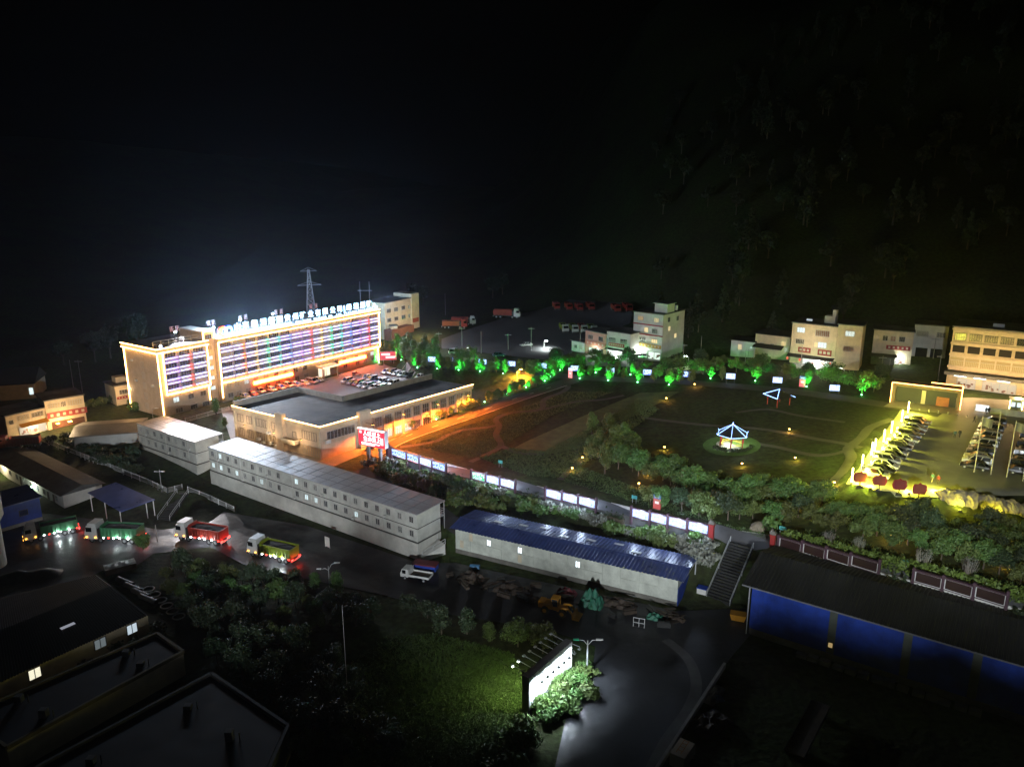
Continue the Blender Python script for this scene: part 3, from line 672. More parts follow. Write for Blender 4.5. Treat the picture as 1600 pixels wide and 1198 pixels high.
for i, x in enumerate((6, 11, 15, 20, 25, 30, 34)):
    MB().box(x, x + 1.8, 0, .9, 0, .03).build('rooflight', mat('rooflight_sheet', (.7, .72, .74), .4, var=.2), sh).matrix_local = Matrix.Translation((x * 0, 4.4 + 1. * (i % 3), SH + .52 - .11 * (i % 3))) @ Matrix.Rotation(math.atan2(-.65, 5.9), 4, 'X')

# ------------------------------------------------------------------ blue sheet building at the right
b0 = P(1165, 915, 4.2); b0.z = -4.5; BL = 62; BH = 8.7
bl = thing('blue_warehouse', 'bright blue sheet metal warehouse with black ribbed roof in front of the dark panels', 'warehouse', b0, EM35)
MB().box(.8, BL, 1., 16, -2, 1.2).build('stone_base', stone_m, bl)
b = MB(); x = .8
while x < BL - .5: b.box(x, x + .5, .94, 1.3, 1.2, BH - .2); b.box(x + .5, x + .62, .90, 1.3, 1.2, BH - .2); x += .62
b.build('wall_sheets', blue_wall, bl)
MB().box(.85, BL - .1, 1.31, 15.9, 1.2, BH - .2).build('wall_core', blue_wall, bl)
for x in (12.5, 22.5, 31, 40):
    MB().box(x, x + 1.1, .86, .895, 1.3, BH - .3).box(x - .05, x + 1.15, .84, .895, 4, 4.1).box(x - .05, x + 1.15, .84, .895, 6.2, 6.3).build('rooflight_strip', mat('dusty_pane', (.1, .11, .09), .5, var=.3), bl)
window(bl, 13.05, 2.2, .7, .9, 1, 1, win_y2, frame_dk, y=.84)
tin_roof(bl, -.6, BL, .2, BH, 9, BH + 2.0, .6, tin_dk); tin_roof(bl, -.6, BL, 17, BH - .1, 9, BH + 2.0, .6, tin_dk)
MB().box(-.6, BL, .1, .2, BH - .16, BH + .05).build('eave_gutter', mat('gutter', (.16, .16, .17), .5, var=.2), bl)
MB().cyl((.5, .7, 0), (.5, .7, BH - .2), .09).build('downpipe', galv, bl)
for i in range(14):
    x = 9.5 + i * 1.75 + random.uniform(-.2, .2)
    tag(MB().box(-.75, .75, -.5, .5, 0, random.uniform(.5, 1.0)).build('concrete_block', stone_m, None, (*(b0 + Vector((math.cos(EM35) * x + math.sin(EM35) * .6, math.sin(EM35) * x - math.cos(EM35) * .6, 0))).xy, -4.42), EM35 + random.uniform(-.1, .1)), 'rough concrete block lying along the foot of the blue warehouse wall', 'block', 'blocks by the blue warehouse')
# ------------------------------------------------------------------ site furniture
def frame_of(pa, pb):
    a = G(*pa); c = G(*pb); d = c - a; return a, c, Vector((d.x, d.y)).length, math.atan2(d.y, d.x)
# red LED billboard by the hill road
a, c, L, rz = frame_of((562, 718), (603, 731)); z0 = hgt(a, 694); z1 = hgt(a, 668)
t = thing('led_billboard', 'red LED billboard with white Chinese slogan at the bottom of the hill road', 'billboard', a, rz)
MB().box(0, L, 0, 1.3, z0, z1).build('cabinet', galv, t)
MB().box(.1, L - .1, -.06, -.01, z0 + .1, z1 - .1).build('screen', em('screen_red', (1, .025, .06), 1.3), t)
MB().box(.1, L - .1, -.5, .2, z1 + .02, z1 + .18).build('top_light', em('billboard_toplight', (1, .9, .8), 2.5), t)
for x in (L * .3, L * .75): MB().box(x - .35, x + .35, .3, 1, -2, z0).build('leg', concrete, t)
hh = (z1 - z0); bl_w = em('slogan_white', (1, .9, .92), 3.)
for r_, s in enumerate(('人民至上', '生命至上')):
    for i, ch in enumerate(s): put('letter', text_mesh(ch, hh * .3, .03, bl_w), t, (L * (.28 + .165 * i), -.12, z0 + hh * (.74 - .32 * r_)))
MB().box(L * .12, L * .8, -.1, -.07, z0 + hh * .16, z0 + hh * .21).box(L * .12, L * .62, -.1, -.07, z0 + hh * .08, z0 + hh * .12).build('small_print', bl_w, t)
MB().box(L * .84, L * .95, -.1, -.07, z0 + hh * .2, z0 + hh * .62).box(L * .05, L * .14, -.1, -.07, z0 + hh * .72, z0 + hh * .88).build('picture', em('slogan_pink', (1, .5, .5), 2.), t)
# smaller red board beside the end of the office block
a, c, L, rz = frame_of((594, 573), (620, 566)); z0 = hgt(a, 563); z1 = hgt(a, 549.5)
t = thing('red_notice_board', 'small lit red notice board with two rows of white characters beside the office block end', 'billboard', a, rz)
MB().box(0, L, 0, .4, z0, z1).box(L * .2, L * .2 + .2, .1, .3, -1, z0).box(L * .8, L * .8 + .2, .1, .3, -1, z0).build('cabinet', steel, t)
MB().box(.1, L - .1, -.05, -.01, z0 + .1, z1 - .1).build('screen', em('screen_red2', (.9, .06, .1), .75), t)
MB().box(L * .1, L * .62, -.08, -.055, z0 + (z1 - z0) * .56, z0 + (z1 - z0) * .8).box(L * .35, L * .92, -.08, -.055, z0 + (z1 - z0) * .22, z0 + (z1 - z0) * .46).build('lettering', em('board_white', (1, .8, .8), 1.2), t)

# display panels along the promenade
post_m = mat('panel_frame', (.07, .035, .05), .5, var=.2)
SCR = [screen_mat('panel_print_a', [(.04, .08, .45), (.3, .46, 1), (.46, .64, 1), (.1, .2, .8)], 1.7, 1.5), screen_mat('panel_print_b', [(.14, .24, .9), (.38, .52, 1), (.5, .66, 1)], 1.8, 1.7),
       screen_mat('panel_print_green', [(.1, .6, .5), (.75, 1, 1), (.1, .7, .3), (.8, .9, 1)], 1.2, 1.2)]
def display_panel(pa, pb, lit, label, last=False):
    p, rz = wall_at(pa); q, _ = wall_at(pb); d = q - p; L = Vector((d.x, d.y)).length; rz = math.atan2(d.y, d.x)
    t = thing('display_panel', label, 'display panel', p + Vector((0, 0, .1)), rz, 'display panels along the promenade')
    dz = d.z
    MB().box(-.2, .2, -.25, .25, -.8, 3.1).box(-.26, .26, -.3, .3, 2.75, 2.95).build('post', post_m, t)
    if last: MB().box(L - .2, L + .2, -.25, .25, -.8 + dz, 3.1 + dz).build('post', post_m, t)
    MB().box(.2, L - .2, -.3, .3, 2.62, 2.86).box(.22, L - .22, -.12, .12, .72, .88).build('frame', post_m, t)
    b = MB().box(.34, L - .34, -.08, .08, .98, 2.5); b.build('screen', SCR[lit] if lit >= 0 else maroon, t)
    if lit >= 0:
        for y_ in (-1.5, 1.5): lamp(t, 'POINT', (L / 2, y_, 2.3), 520, (.62, .76, 1.), .3)  # unseen point lamps added to carry the screen's light onto bushes and promenade
    if lit < 0:
        MB().box(.2, .32, -.1, .1, .9, 2.6).box(L - .32, L - .2, -.1, .1, .9, 2.6).box(.32, L - .32, -.1, .1, .88, .97).box(.32, L - .32, -.1, .1, 2.51, 2.6).build('trim', rail_w, t)
    return t
GR = [([612, 636, 655.5, 675.5, 697], [0, 0, 1, 0], 'nearest the red LED billboard'), ([737, 759, 781, 805], [2, 1, 1], 'in the second lit group'), ([852, 878, 903, 931], [1, 1, 1], 'in the third lit group'),
      ([986, 1015, 1042.5, 1073, 1107], [1, 1, 1, 1], 'in the lit group above the stairs end'), ([1215, 1252, 1289, 1327, 1372], [-1] * 4, 'in the unlit group right of the stairs'), ([1425, 1471, 1519, 1571], [-1] * 3, 'in the unlit group nearest the right edge')]
ORD = ['first', 'second', 'third', 'fourth']
for xs, lit, where in GR:
    for i, l_ in enumerate(lit):
        adj = ('green and white lit' if l_ == 2 else 'blue and white lit' if l_ == 0 else 'glowing white') if l_ >= 0 else 'dark maroon'
        display_panel(xs[i], xs[i + 1], l_, f'{adj} display panel, {ORD[i]} from the left {where}', i == len(lit) - 1)
# low parapet under the panels, taller pieces in the gaps
def wall_run(name, pa, pb, h, m, y0, y1, zoff=0.):
    pts = [wall_at(x)[0] for x in np.linspace(pa, pb, max(3, int((pb - pa) / 18)))]; b = MB()
    for i in range(len(pts) - 1):
        p, q = pts[i], pts[i + 1]; d = (q - p); d.z = 0; n = Vector((-d.y, d.x, 0)).normalized()
        v = []
        for z in (-1.2, h):
            for e, o in ((p, y0), (q, y0), (q, y1), (p, y1)): v.append(e + n * o + Vector((0, 0, z + .1)))
        b.add(v, [(0, 3, 2, 1), (4, 5, 6, 7), (0, 1, 5, 4), (1, 2, 6, 5), (2, 3, 7, 6), (3, 0, 4, 7)])
    return b.build(name, m)
tag(wall_run('parapet_wall', 608, 1109, .45, conc_dk, .35, .7), 'low grey parapet wall below the lit display panels', 'wall')
tag(wall_run('parapet_wall', 1212, 1690, .6, white_w, .35, .7), 'low white parapet wall below the dark display panels', 'wall')
tag(wall_run('kerb_wall', 608, 1109, .3, white_w, 5.0, 5.3), 'pale kerb between the lit promenade and the park grass', 'kerb')
tag(wall_run('kerb_wall', 1109, 1215, .3, white_w, 5.0, 5.3), 'pale kerb opposite the top of the right stairs', 'kerb')
# planter boxes with small shrubs in the gaps
for pa, pb, lb in ((703, 733, 'first'), (815, 845, 'second'), (943, 975, 'third'), (1378, 1420, 'fourth'), (1575, 1600, 'fifth')):
    p, rz = wall_at(pa); q, _ = wall_at(pb); L = (q - p).xy.length
    t = thing('planter_box', f'row of planter boxes with dark shrubs in the {lb} gap between display panels', 'planter', p + Vector((.3, -.4, 0)), rz)
    for i in range(3): MB().box(L * i / 3 + .05, L * (i + 1) / 3 - .05, -.9, -.3, -.6, .45).build('box', wood_m, t)
    b = MB()
    for i in range(160):
        x = random.uniform(.2, L - .2); h = abs(random.gauss(.5, .35)) * (1 + .6 * math.sin(x * 5)); z = .45 + random.random() * h; y = -.6 + random.gauss(0, .22)
        a_ = random.random() * 6.3; s = .16; u = Vector((math.cos(a_), math.sin(a_), random.uniform(-.6, .6))) * s; v = Vector((-math.sin(a_), math.cos(a_), random.uniform(-.5, 1))) * s
        c_ = Vector((x, y, z)); b.add([c_ - u - v, c_ + u - v, c_ + u + v, c_ - u + v], [(0, 1, 2, 3)])
    b.build('shrub', leaf3, t)
# carved end posts
for px, lb in ((607, 'beside the red LED billboard'), (1111, 'at the left side of the stair top'), (1206, 'at the right side of the stair top')):
    p, rz = wall_at(px); t = thing('carved_gatepost', 'dark red carved stone end post ' + lb, 'post', p, rz)
    MB().box(-.4, .4, -.4, .4, -.5, 2.8).box(-.5, .5, -.5, .5, 2.8, 3.0).build('shaft', red_p if px > 700 else post_m, t)
    MB().yprism([(-.5, 3), (.5, 3), (.55, 3.3), (.2, 3.5), (.3, 3.8), (0, 3.6), (-.3, 4.1), (-.35, 3.6), (-.6, 3.5)], -.3, .3).build('finial', stone_m, t)

# info totems
def totem(px, py, h, w_, label, c1, c2, s):
    g = G(px, py); t = thing('info_totem', label, 'sign', g, EM35)
    MB().box(-w_ / 2, w_ / 2, -.15, .15, .2, h * .75).build('body', em('totem_' + str(px), c1, s), t)
    MB().box(-w_ / 2, w_ / 2, -.16, .16, h * .75, h).build('head', em('totemh_' + str(px), c2, s), t)
    MB().box(-w_ / 2 - .06, w_ / 2 + .06, -.12, .12, -.3, .2).build('plinth', steel_dk, t)
    MB().box(-w_ * .25, w_ * .3, -.18, -.155, h * .42, h * .58).box(-w_ * .3, w_ * .3, -.19, -.165, h * .84, h * .9).build('lettering', em('totem_txt', (1, .85, .85), .9), t)
totem(1026, 796, 3.2, 1.5, 'red and blue lit information totem behind the promenade', (.9, .12, .1), (.05, .2, .6), .5)
totem(891, 591, 3.4, 1.3, 'pink and white lit totem at the top of the hill road', (1, .3, .3), (.7, .75, 1), 1.2)
totem(1253, 605, 3.2, 1.6, 'red lit totem with blue head on the upper road', (1, .12, .2), (.05, .15, .5), .9)
for px, py, lb in ((782, 730, 'second gap in the lit panels'), (991, 786, 'red and blue totem'), (1222, 836, 'left end of the clipped hedge'), (1411, 889, 'dry shrub right of the planter gap')):
    g = G(px, py); tag(MB().bar((-.4, 0, -.2), (-.4, 0, 1), .06).bar((.4, 0, -.2), (.4, 0, 1), .06).box(-.6, .6, -.05, .05, 1, 1.7, 1).build('lawn_sign', [galv, mat('sign_teal', (.1, .45, .42), .5, var=.1)], None, g, EM35), 'small teal lawn sign by the ' + lb, 'sign')

# lit boards on the upper road
BRD = screen_mat('board_print', [(.06, .12, .7), (.35, .5, 1), (.5, .66, 1), (.12, .2, .9)], 1.8, 1.6)
for i, (x, y) in enumerate([(675, 571), (713, 572), (754, 575), (799, 578), (848, 581), (898, 585), (953, 588), (1011, 591), (1072, 594), (1141, 597), (1214, 603), (1303, 615)]):
    g = G(x, y + 1); k_ = hgt(g, y - 13.5)
    t = thing('light_board', f'{"bright white" if i in (6, 9, 10, 11) else "bluish white"} lit board, {["first", "second", "third", "fourth", "fifth", "sixth", "seventh", "eighth", "ninth", "tenth", "eleventh", "twelfth"][i]} from the left along the upper road', 'light board', g, R(-12), 'lit boards on the upper road')
    MB().box(-1.2, -1.05, -.06, .06, -.3, k_).box(1.05, 1.2, -.06, .06, -.3, k_).build('leg', steel_dk, t)
    MB().box(-1.3, 1.3, -.12, .12, k_ - 1.6, k_).build('screen', MATS['panel_print_b'] if i in (6, 9, 10, 11) else BRD, t)

# ground spotlights (green) and garden lamps (amber)
GREEN = [(592, 567), (627, 563), (652, 575), (683, 577), (716.6, 579), (750, 581), (786, 584), (851, 596), (860, 589), (822, 606), (791.6, 616), (757, 629), (721, 642), (638, 670), (681.8, 656), (875, 579), (905.7, 592), (930.6, 583), (950, 595), (985, 586), (996, 598), (1045, 602), (1110, 592), (1180, 596), (1260, 605), (1346, 618), (349, 659)]
spot_me = MB().cyl((0, 0, -.1), (0, 0, .2), .16, .16, 8).mesh('housing', [steel_dk]); lens_me = MB().cyl((0, 0, .205), (0, 0, .32), .17, .12, 10).mesh('lens', [lamp_g])
for x, y in GREEN:
    g = G(x, y); warm = (x == 721)
    t = thing('ground_spotlight', 'bright green ground spotlight at the foot of a planted tree' if not warm else 'yellow ground spotlight under the orange tree by the annex', 'spotlight', g, 0, 'green ground spotlights' if not warm else None)
    put('housing', spot_me, t); put('lens', lens_me, t)
    lamp(t, 'SPOT', (-.2, -1.7, .4), (500 if y > 620 else 9000 if x < 660 else 6500) if not warm else 2500, (.04, 1, .12) if not warm else (1, .6, .08), .12, (.3, 1., 2.4), 95, .6)
    lamp(t, 'POINT', (0, -.3, .5), 60, (.1, 1, .2), .1)
AMB = [(1041, 624), (1038, 701), (910, 717), (894, 734), (1012, 741), (998, 758), (1110, 779), (1159, 727), (1242, 718), (1233, 673), (1253, 785), (1303, 757), (1397, 818), (1390, 841), (1571, 885), (1577, 858), (1085, 602)]
gl_post = MB().cyl((0, 0, -.2), (0, 0, .7), .07, .07, 8).cyl((0, 0, .95), (0, 0, 1.02), .2, .2, 8).mesh('post', [steel_dk]); gl_lens = MB().cyl((0, 0, .7), (0, 0, .94), .2, .2, 8).mesh('lens', [lamp_a])
for x, y in AMB:
    g = G(x, y + 2); t = thing('garden_lamp', 'small amber garden lamp glowing on the dark park grass', 'lamp', g, 0, 'amber garden lamps'); put('post', gl_post, t); put('lens', gl_lens, t)
    lamp(t, 'POINT', (0, -.3, .85), 260, (1, .5, .1), .1)

# ------------------------------------------------------------------ pavilions
g = G(1143, 696)
t = thing('hexagonal_pavilion', 'open hexagonal pavilion with roof edges in blue white lights on a lit round lawn', 'pavilion', g, R(10))
rr = 2.9; hz = 2.9; roofR = 3.7; top = 5.2
hexa = lambda q, z: [(q * math.cos(R(60 * i)), q * math.sin(R(60 * i)), z) for i in range(6)]
for p in hexa(rr, 0): MB().cyl((p[0], p[1], -.5), (p[0], p[1], hz), .13, .13, 8).build('column', red_p, t)
MB().add(hexa(roofR, hz) + [(0, 0, top)], [(i, (i + 1) % 6, 6) for i in range(6)]).add(hexa(roofR, hz - .12) + [(0, 0, top - .3)], [((i + 1) % 6, i, 6) for i in range(6)]).build('roof', tin_dk, t)
for i in range(6): ledrun(t, [hexa(roofR + .05, hz + .08)[i], (0, 0, top + .12)], led_w, .05); ledrun(t, [hexa(roofR + .05, hz)[i], hexa(roofR + .05, hz)[(i + 1) % 6]], led_w, .05)
MB().cyl((0, 0, top), (0, 0, top + .6), .2, .05, 8).build('finial', led_w, t)
for p in hexa(roofR, hz): MB().cyl(p, (p[0] * 1.08, p[1] * 1.08, hz + .4), .07, .04, 6).build('eave_tip', led_w, t)
MB().cyl((0, 0, -.6), (0, 0, .18), 3.6, 3.5, 24).build('floor', concrete, t)
b = MB()
for i in (0, 1, 2, 4): p, q = hexa(2.5, .55)[i], hexa(2.5, .55)[(i + 1) % 6]; b.bar(p, q, .4, .08); b.bar((p[0], p[1], .95), (q[0], q[1], .95), .08)
b.build('bench_rail', mat('yellow_bench', (.5, .35, .06), .6, var=.1), t)
lamp(t, 'POINT', (0, 0, 2.4), 1300, (.85, 1, .8), .3)
drape('pavilion_lawn', [(g.x + 6.6 * math.cos(R(15 * i)), g.y + 6.6 * math.sin(R(15 * i))) for i in range(24)], mat('mown_grass', (.06, .13, .02), .9, var=.3, scale=1.2, bump=.6), .11)
b = MB()
for i in range(900):
    an_ = R(random.uniform(200, 345)); q = random.uniform(4.0, 5.1); c_ = Vector((q * math.cos(an_), q * math.sin(an_), random.uniform(.05, .55))); u = Vector((random.gauss(0, .1), random.gauss(0, .1), random.gauss(0, .1))); v = Vector((random.gauss(0, .1), random.gauss(0, .1), random.gauss(0, .1)))
    b.add([c_ - u - v, c_ + u - v, c_ + u + v, c_ - u + v], [(0, 1, 2, 3)])
tag(b.build('curved_hedge', leaf3, None, g), 'low dark curved hedge round the front of the hexagonal pavilion', 'hedge')
g = G(1216, 632); t = thing('square_pavilion', 'small dark pavilion whose roof outline is drawn in blue white lights', 'pavilion', g, R(20))
for x in (-2, 2):
    for y in (-2, 2): MB().cyl((x, y, -.5), (x, y, 2.5), .12, .12, 8).build('column', red_p, t)
sq = [(-2.9, -2.9, 2.5), (2.9, -2.9, 2.5), (2.9, 2.9, 2.5), (-2.9, 2.9, 2.5), (0, 0, 4.2)]
MB().add(sq, [(0, 1, 4), (1, 2, 4), (2, 3, 4), (3, 0, 4), (3, 2, 1, 0)]).build('roof', tin_dk, t)
for p, q in ((sq[0], sq[4]), (sq[3], sq[4]), (sq[2], sq[4]), (sq[3], sq[0]), (sq[1], sq[2])): ledrun(t, [Vector(p) + Vector((0, 0, .1)), Vector(q) + Vector((0, 0, .1))], led_w, .07)

# ------------------------------------------------------------------ gate with light outline
a = G(1391, 628); c = G(1499, 641); d = c - a; L = d.xy.length; rz = math.atan2(d.y, d.x); H = hgt(a, 597)
t = thing('entrance_gate', 'wide flat roofed entrance gate outlined with warm light strips beside the parking lot', 'gate', a, rz)
gate_m = mat('gate_stone', (.16, .11, .07), .7, var=.2); MB().box(0, .9, 0, 4.5, -.5, H).build('pillar', gate_m, t); MB().box(L - .9, L, 0, 4.5, -.5, H).build('pillar', gate_m, t)
MB().box(.905, L - .905, 0, 4.5, H - .9, H).build('roof_slab', gate_m, t)
ledrun(t, [(-.05, -.1, 0), (-.05, -.1, H), (L + .05, -.1, H), (L + .05, -.1, 0)], led_gate, .11)
ledrun(t, [(L + .05, -.1, H + .05), (L + .05, 4.6, H + .05), (L * .55, 4.6, H + .05)], led_gate, .11); ledrun(t, [(L + .1, 4.6, H), (L + .1, 4.6, 0)], led_gate, .11)
MB().box(1, L - 1, 1.5, 1.9, 0, H - 1.2).build('board_panel', mat('gate_board', (.03, .028, .022), .6, var=.2), t)
MB().box(L * .44, L * .5, 1.3, 1.49, .2, H - 1.6).build('door_panel', cream, t)
MB().box(L * .66, L * .84, 1.3, 1.49, .2, 2.6).build('poster', mat('orange_poster', (.4, .12, .04), .6, var=.3), t)
g = a + Vector((math.cos(rz) * (L + 5), math.sin(rz) * (L + 5), 0)); g.z = T(g.x, g.y)
t = thing('sliding_fence', 'white banner fence with lit notice beside the entrance gate', 'fence', g, rz)
MB().box(-1.6, 1.2, -.06, .06, .5, 2.1).build('lit_notice', em('notice_lit', (.85, .92, 1), 1.1), t)
MB().box(1.6, 12.5, -.04, .04, .2, 1.7).build('banner', mat('banner_cloth', (.4, .4, .42), .7, var=.2), t)
for x in (-1.8, 1.4, 5, 9, 12.6): MB().box(x - .06, x + .06, -.06, .06, -.2, 2.0).build('post', galv, t)
g = G(1586, 640); t = thing('guard_booth', 'small guard booth with yellow green lit edges near the right edge', 'booth', g, rz)
MB().box(-1.3, 1.3, -1.2, 1.2, 0, 2.7).build('wall', mat('booth_wall', (.3, .35, .28), .6, var=.1), t); MB().box(-1.6, 1.6, -1.5, 1.5, 2.7, 2.95).build('roof', white_p, t)
for x in (-1.35, 1.35): ledrun(t, [(x, -1.3, .4), (x, -1.3, 2.6)], tube_y, .07)
window(t, -.6, 1, .9, 1.2, 1, 1, win_w, frame_m, y=-1.22); window(t, .6, 1, .9, 1.2, 1, 1, win_w, frame_m, y=-1.22)
# low bollard chain across the lot entrance
for i in range(9):
    p = G(1422, 640).lerp(G(1542, 656), i / 8); p.z = T(p.x, p.y)
    tag(MB().cyl((0, 0, 0), (0, 0, .55), .16, .12, 8).cyl((0, 0, .55), (0, 0, .68), .2, .08, 8).build('bollard', concrete, None, p), 'short stone bollard in the chain across the lot entrance', 'bollard', 'bollards at the lot entrance')
# yellow light tubes on the parking lot edge
tubes = [(1331, 757), (1347, 735), (1362, 715), (1367, 709), (1381, 694), (1393, 680), (1409, 662), (1419, 648)]
for i, (x, y) in enumerate(tubes):
    g = G(x - 1, y); t = thing('light_tube', f'{["nearest", "second", "third", "fourth", "fifth", "sixth", "seventh", "farthest"][i]} upright yellow light tube on the left edge of the parking lot', 'lamp', g, 0, 'light tubes by the parking lot')
    MB().cyl((0, 0, -.2), (0, 0, .6), .1, .1, 8).build('post', steel_dk, t); MB().cyl((0, 0, .6), (0, 0, 3.3), .13, .13, 10).cyl((0, 0, 3.3), (0, 0, 3.36), .15, .15, 10).build('tube', tube_y, t)
    lamp(t, 'POINT', (.9, -.2, 2.4), 4600, (.9, .88, .08), .4)
# yellow ground floodlights at the near end of the lot
for i, (x, y, pw, lb) in enumerate([(1360, 764, 2600, 'between the first two red plaques'), (1420, 772, 3400, 'right of the third red plaque'), (1462, 770, 3400, 'left of the rockery wall'), (1500, 799, 800, 'at the left foot of the rockery wall'), (1560, 810, 800, 'at the middle foot of the rockery wall')]):
    g = G(x, y); f = thing('yellow_floodlight', 'low yellow floodlight ' + lb, 'floodlight', g, 0, 'yellow lot floodlights'); MB().box(-.2, .2, -.15, .15, 0, .35).build('housing', steel_dk, f); MB().box(-.16, .16, .16, .19, .06, .3).build('lens', tube_y, f)
    lamp(f, 'POINT', (0, .4, 1.0), pw * .8, (.92, .88, .06), .3)
# red plaques in ornate frames
for i, (x, y) in enumerate([(1343, 762), (1373, 767), (1404, 774), (1435, 781)]):
    g = G(x, y); t = thing('framed_plaque', f'ornate red framed plaque, {ORD[i]} from the left below the parking lot', 'plaque', g, R(-12), 'red plaques')
    MB().box(-.9, .9, -.08, .08, 1.2, 2.9).build('board', mat('plaque_red', (.22, .02, .02), .6, var=.2), t)
    MB().yprism([(-1.1, 1.3), (-.9, 1.1), (.9, 1.1), (1.1, 1.3), (1.3, 2.), (1.1, 2.8), (.9, 3.), (.3, 3.05), (0, 3.4), (-.3, 3.05), (-.9, 3.), (-1.1, 2.8), (-1.3, 2.)], .09, .16).build('frame', red_p, t)
    MB().cyl((0, .1, -.3), (0, .1, 1.2), .1, .1, 6).yprism([(-.7, 0), (.7, 0), (.4, .5), (-.4, .5)], -.2, .3).build('stand', steel_dk, t)
# flagpoles
for i, (x, y, ty) in enumerate([(1522, 738, 646), (1548, 742, 640), (1573, 746, 654), (1598, 752, 655)]):
    g = G(x, y); hh = hgt(g, ty + 4); t = thing('flagpole', f'tall pale flagpole, {ORD[i]} from the left behind the rock wall', 'flagpole', g, 0, 'flagpoles')
    MB().cyl((0, 0, -.5), (0, 0, hh), .11, .06, 8).cyl((0, 0, hh), (0, 0, hh + .15), .12, .05, 8).build('pole', mat('pole_paint', (.55, .52, .42), .5, var=.1), t)
    if i in (0, 2):
        vs = []; nq = 7
        for q in range(nq): xx = .1 + 2.2 * q / (nq - 1); vs += [(xx, .22 * math.sin(q * 1.3), hh - .2 - .1 * q), (xx * .95, .22 * math.sin(q * 1.3 + .4), hh - 1.9 - .12 * q)]
        MB().add(vs, [(2 * q, 2 * q + 1, 2 * q + 3, 2 * q + 2) for q in range(nq - 1)]).build('flag', mat('flag_cloth', (.4, .38, .2), .8, var=.2), t)
# artificial rock wall below the flagpoles
def rocks(label, p0, p1, n, h, dz=0):
    t = thing('rock_wall', label, 'rock wall', p0, 0)
    for i in range(n):
        bm = bmesh.new(); bmesh.ops.create_icosphere(bm, subdivisions=3, radius=1); sx = random.uniform(1.3, 2.0); sz = h * random.uniform(.8, 1.15); ph = random.random() * 9
        for v in bm.verts:
            q = 1 + .16 * math.sin(v.co.x * 5 + ph) * math.cos(v.co.y * 4 + ph) + .12 * math.sin(v.co.x * 11 + v.co.z * 2 + ph) + .06 * math.sin(v.co.z * 9 + ph * 2)
            v.co = Vector((v.co.x * sx * q, v.co.y * 1.4 * q, v.co.z * sz * (.8 + .2 * q)))
        me = bpy.data.meshes.new('boulder'); bm.to_mesh(me); bm.free(); me.materials.append(rock_m)
        p = p0.lerp(p1, i / (n - 1)); put('boulder', me, t, (p.x - p0.x + random.uniform(-.4, .4), p.y - p0.y + random.uniform(-.5, .5), p.z - p0.z + dz), random.uniform(-.5, .5))
    return t
rocks('long jagged rockery wall lit yellow below the flagpoles', G(1482, 776), G(1625, 806), 17, 2.3, -.4)

# ------------------------------------------------------------------ railings, stairs
def railing(label, pts, h=1.2, solid=False):
    t = thing('white_railing', label, 'railing', pts[0], 0); o = Vector(pts[0])
    for i in range(len(pts) - 1):
        p, q = Vector(pts[i]) - o, Vector(pts[i + 1]) - o; n = max(2, int((q - p).length / 2.4)); b = MB()
        for z in (.15, h): b.bar(p + Vector((0, 0, z)), q + Vector((0, 0, z)), .07)
        m_ = int((q - p).length / .3)
        for j in range(m_ + 1): c_ = p.lerp(q, j / m_); b.bar(c_ + Vector((0, 0, .15)), c_ + Vector((0, 0, h)), .035)
        b.build('rail', rail_w, t)
        for j in range(n + 1): c_ = p.lerp(q, j / n); MB().box(c_.x - .07, c_.x + .07, c_.y - .07, c_.y + .07, c_.z - .6, c_.z + h + .1).build('post', rail_w, t)
railing('long white railing along the bank above the blue canopy', [G(62, 688), G(120, 711), G(180, 735), G(232, 756), G(262, 770), G(285, 764)])
railing('short white railing between the long cabins and the stairs', [G(294, 768), G(330, 782), G(366, 799)])
railing('pale railing on the ramp between the office block and the cabins', [G(290, 660), G(325, 650), G(358, 641)])
def stairs(label, top, bot, n, wd, railside=True):
    d = bot - top; run = d.xy.length; rz = math.atan2(d.y, d.x); t = thing('stairs', label, 'stairs', top, rz); rise = -d.z / n
    for i in range(n):
        MB().box(run * i / n, run * (i + 1) / n + .02, -wd / 2, wd / 2, -rise * (i + 1) - .5, -rise * i - .02).build('step', mat('dark_step', (.018, .018, .018), .9, var=.3), t)
    if railside:
        for y in (-wd / 2, wd / 2):
            MB().bar((0, y, 1.), (run, y, 1. + d.z), .07).bar((0, y, .5), (run, y, .5 + d.z), .05).bar((0, y, -.2), (0, y, 1), .08).bar((run, y, d.z - .2), (run, y, 1 + d.z), .08).bar((run / 2, y, d.z / 2 - .3), (run / 2, y, 1 + d.z / 2), .08).build('handrail', galv, t)
tp = G(286, 771) + Vector((0, 0, .2)); bt = G(256, 812); stairs('narrow concrete stairs from the railing down to the truck yard', tp, bt, 16, 2.6)
tp, _ = wall_at(1159); tp = tp + Vector((0, 0, .1)); bt = G(1122, 938); stairs('wide dark stairs from the promenade down to the lower yard', tp, bt, 20, 4.2)

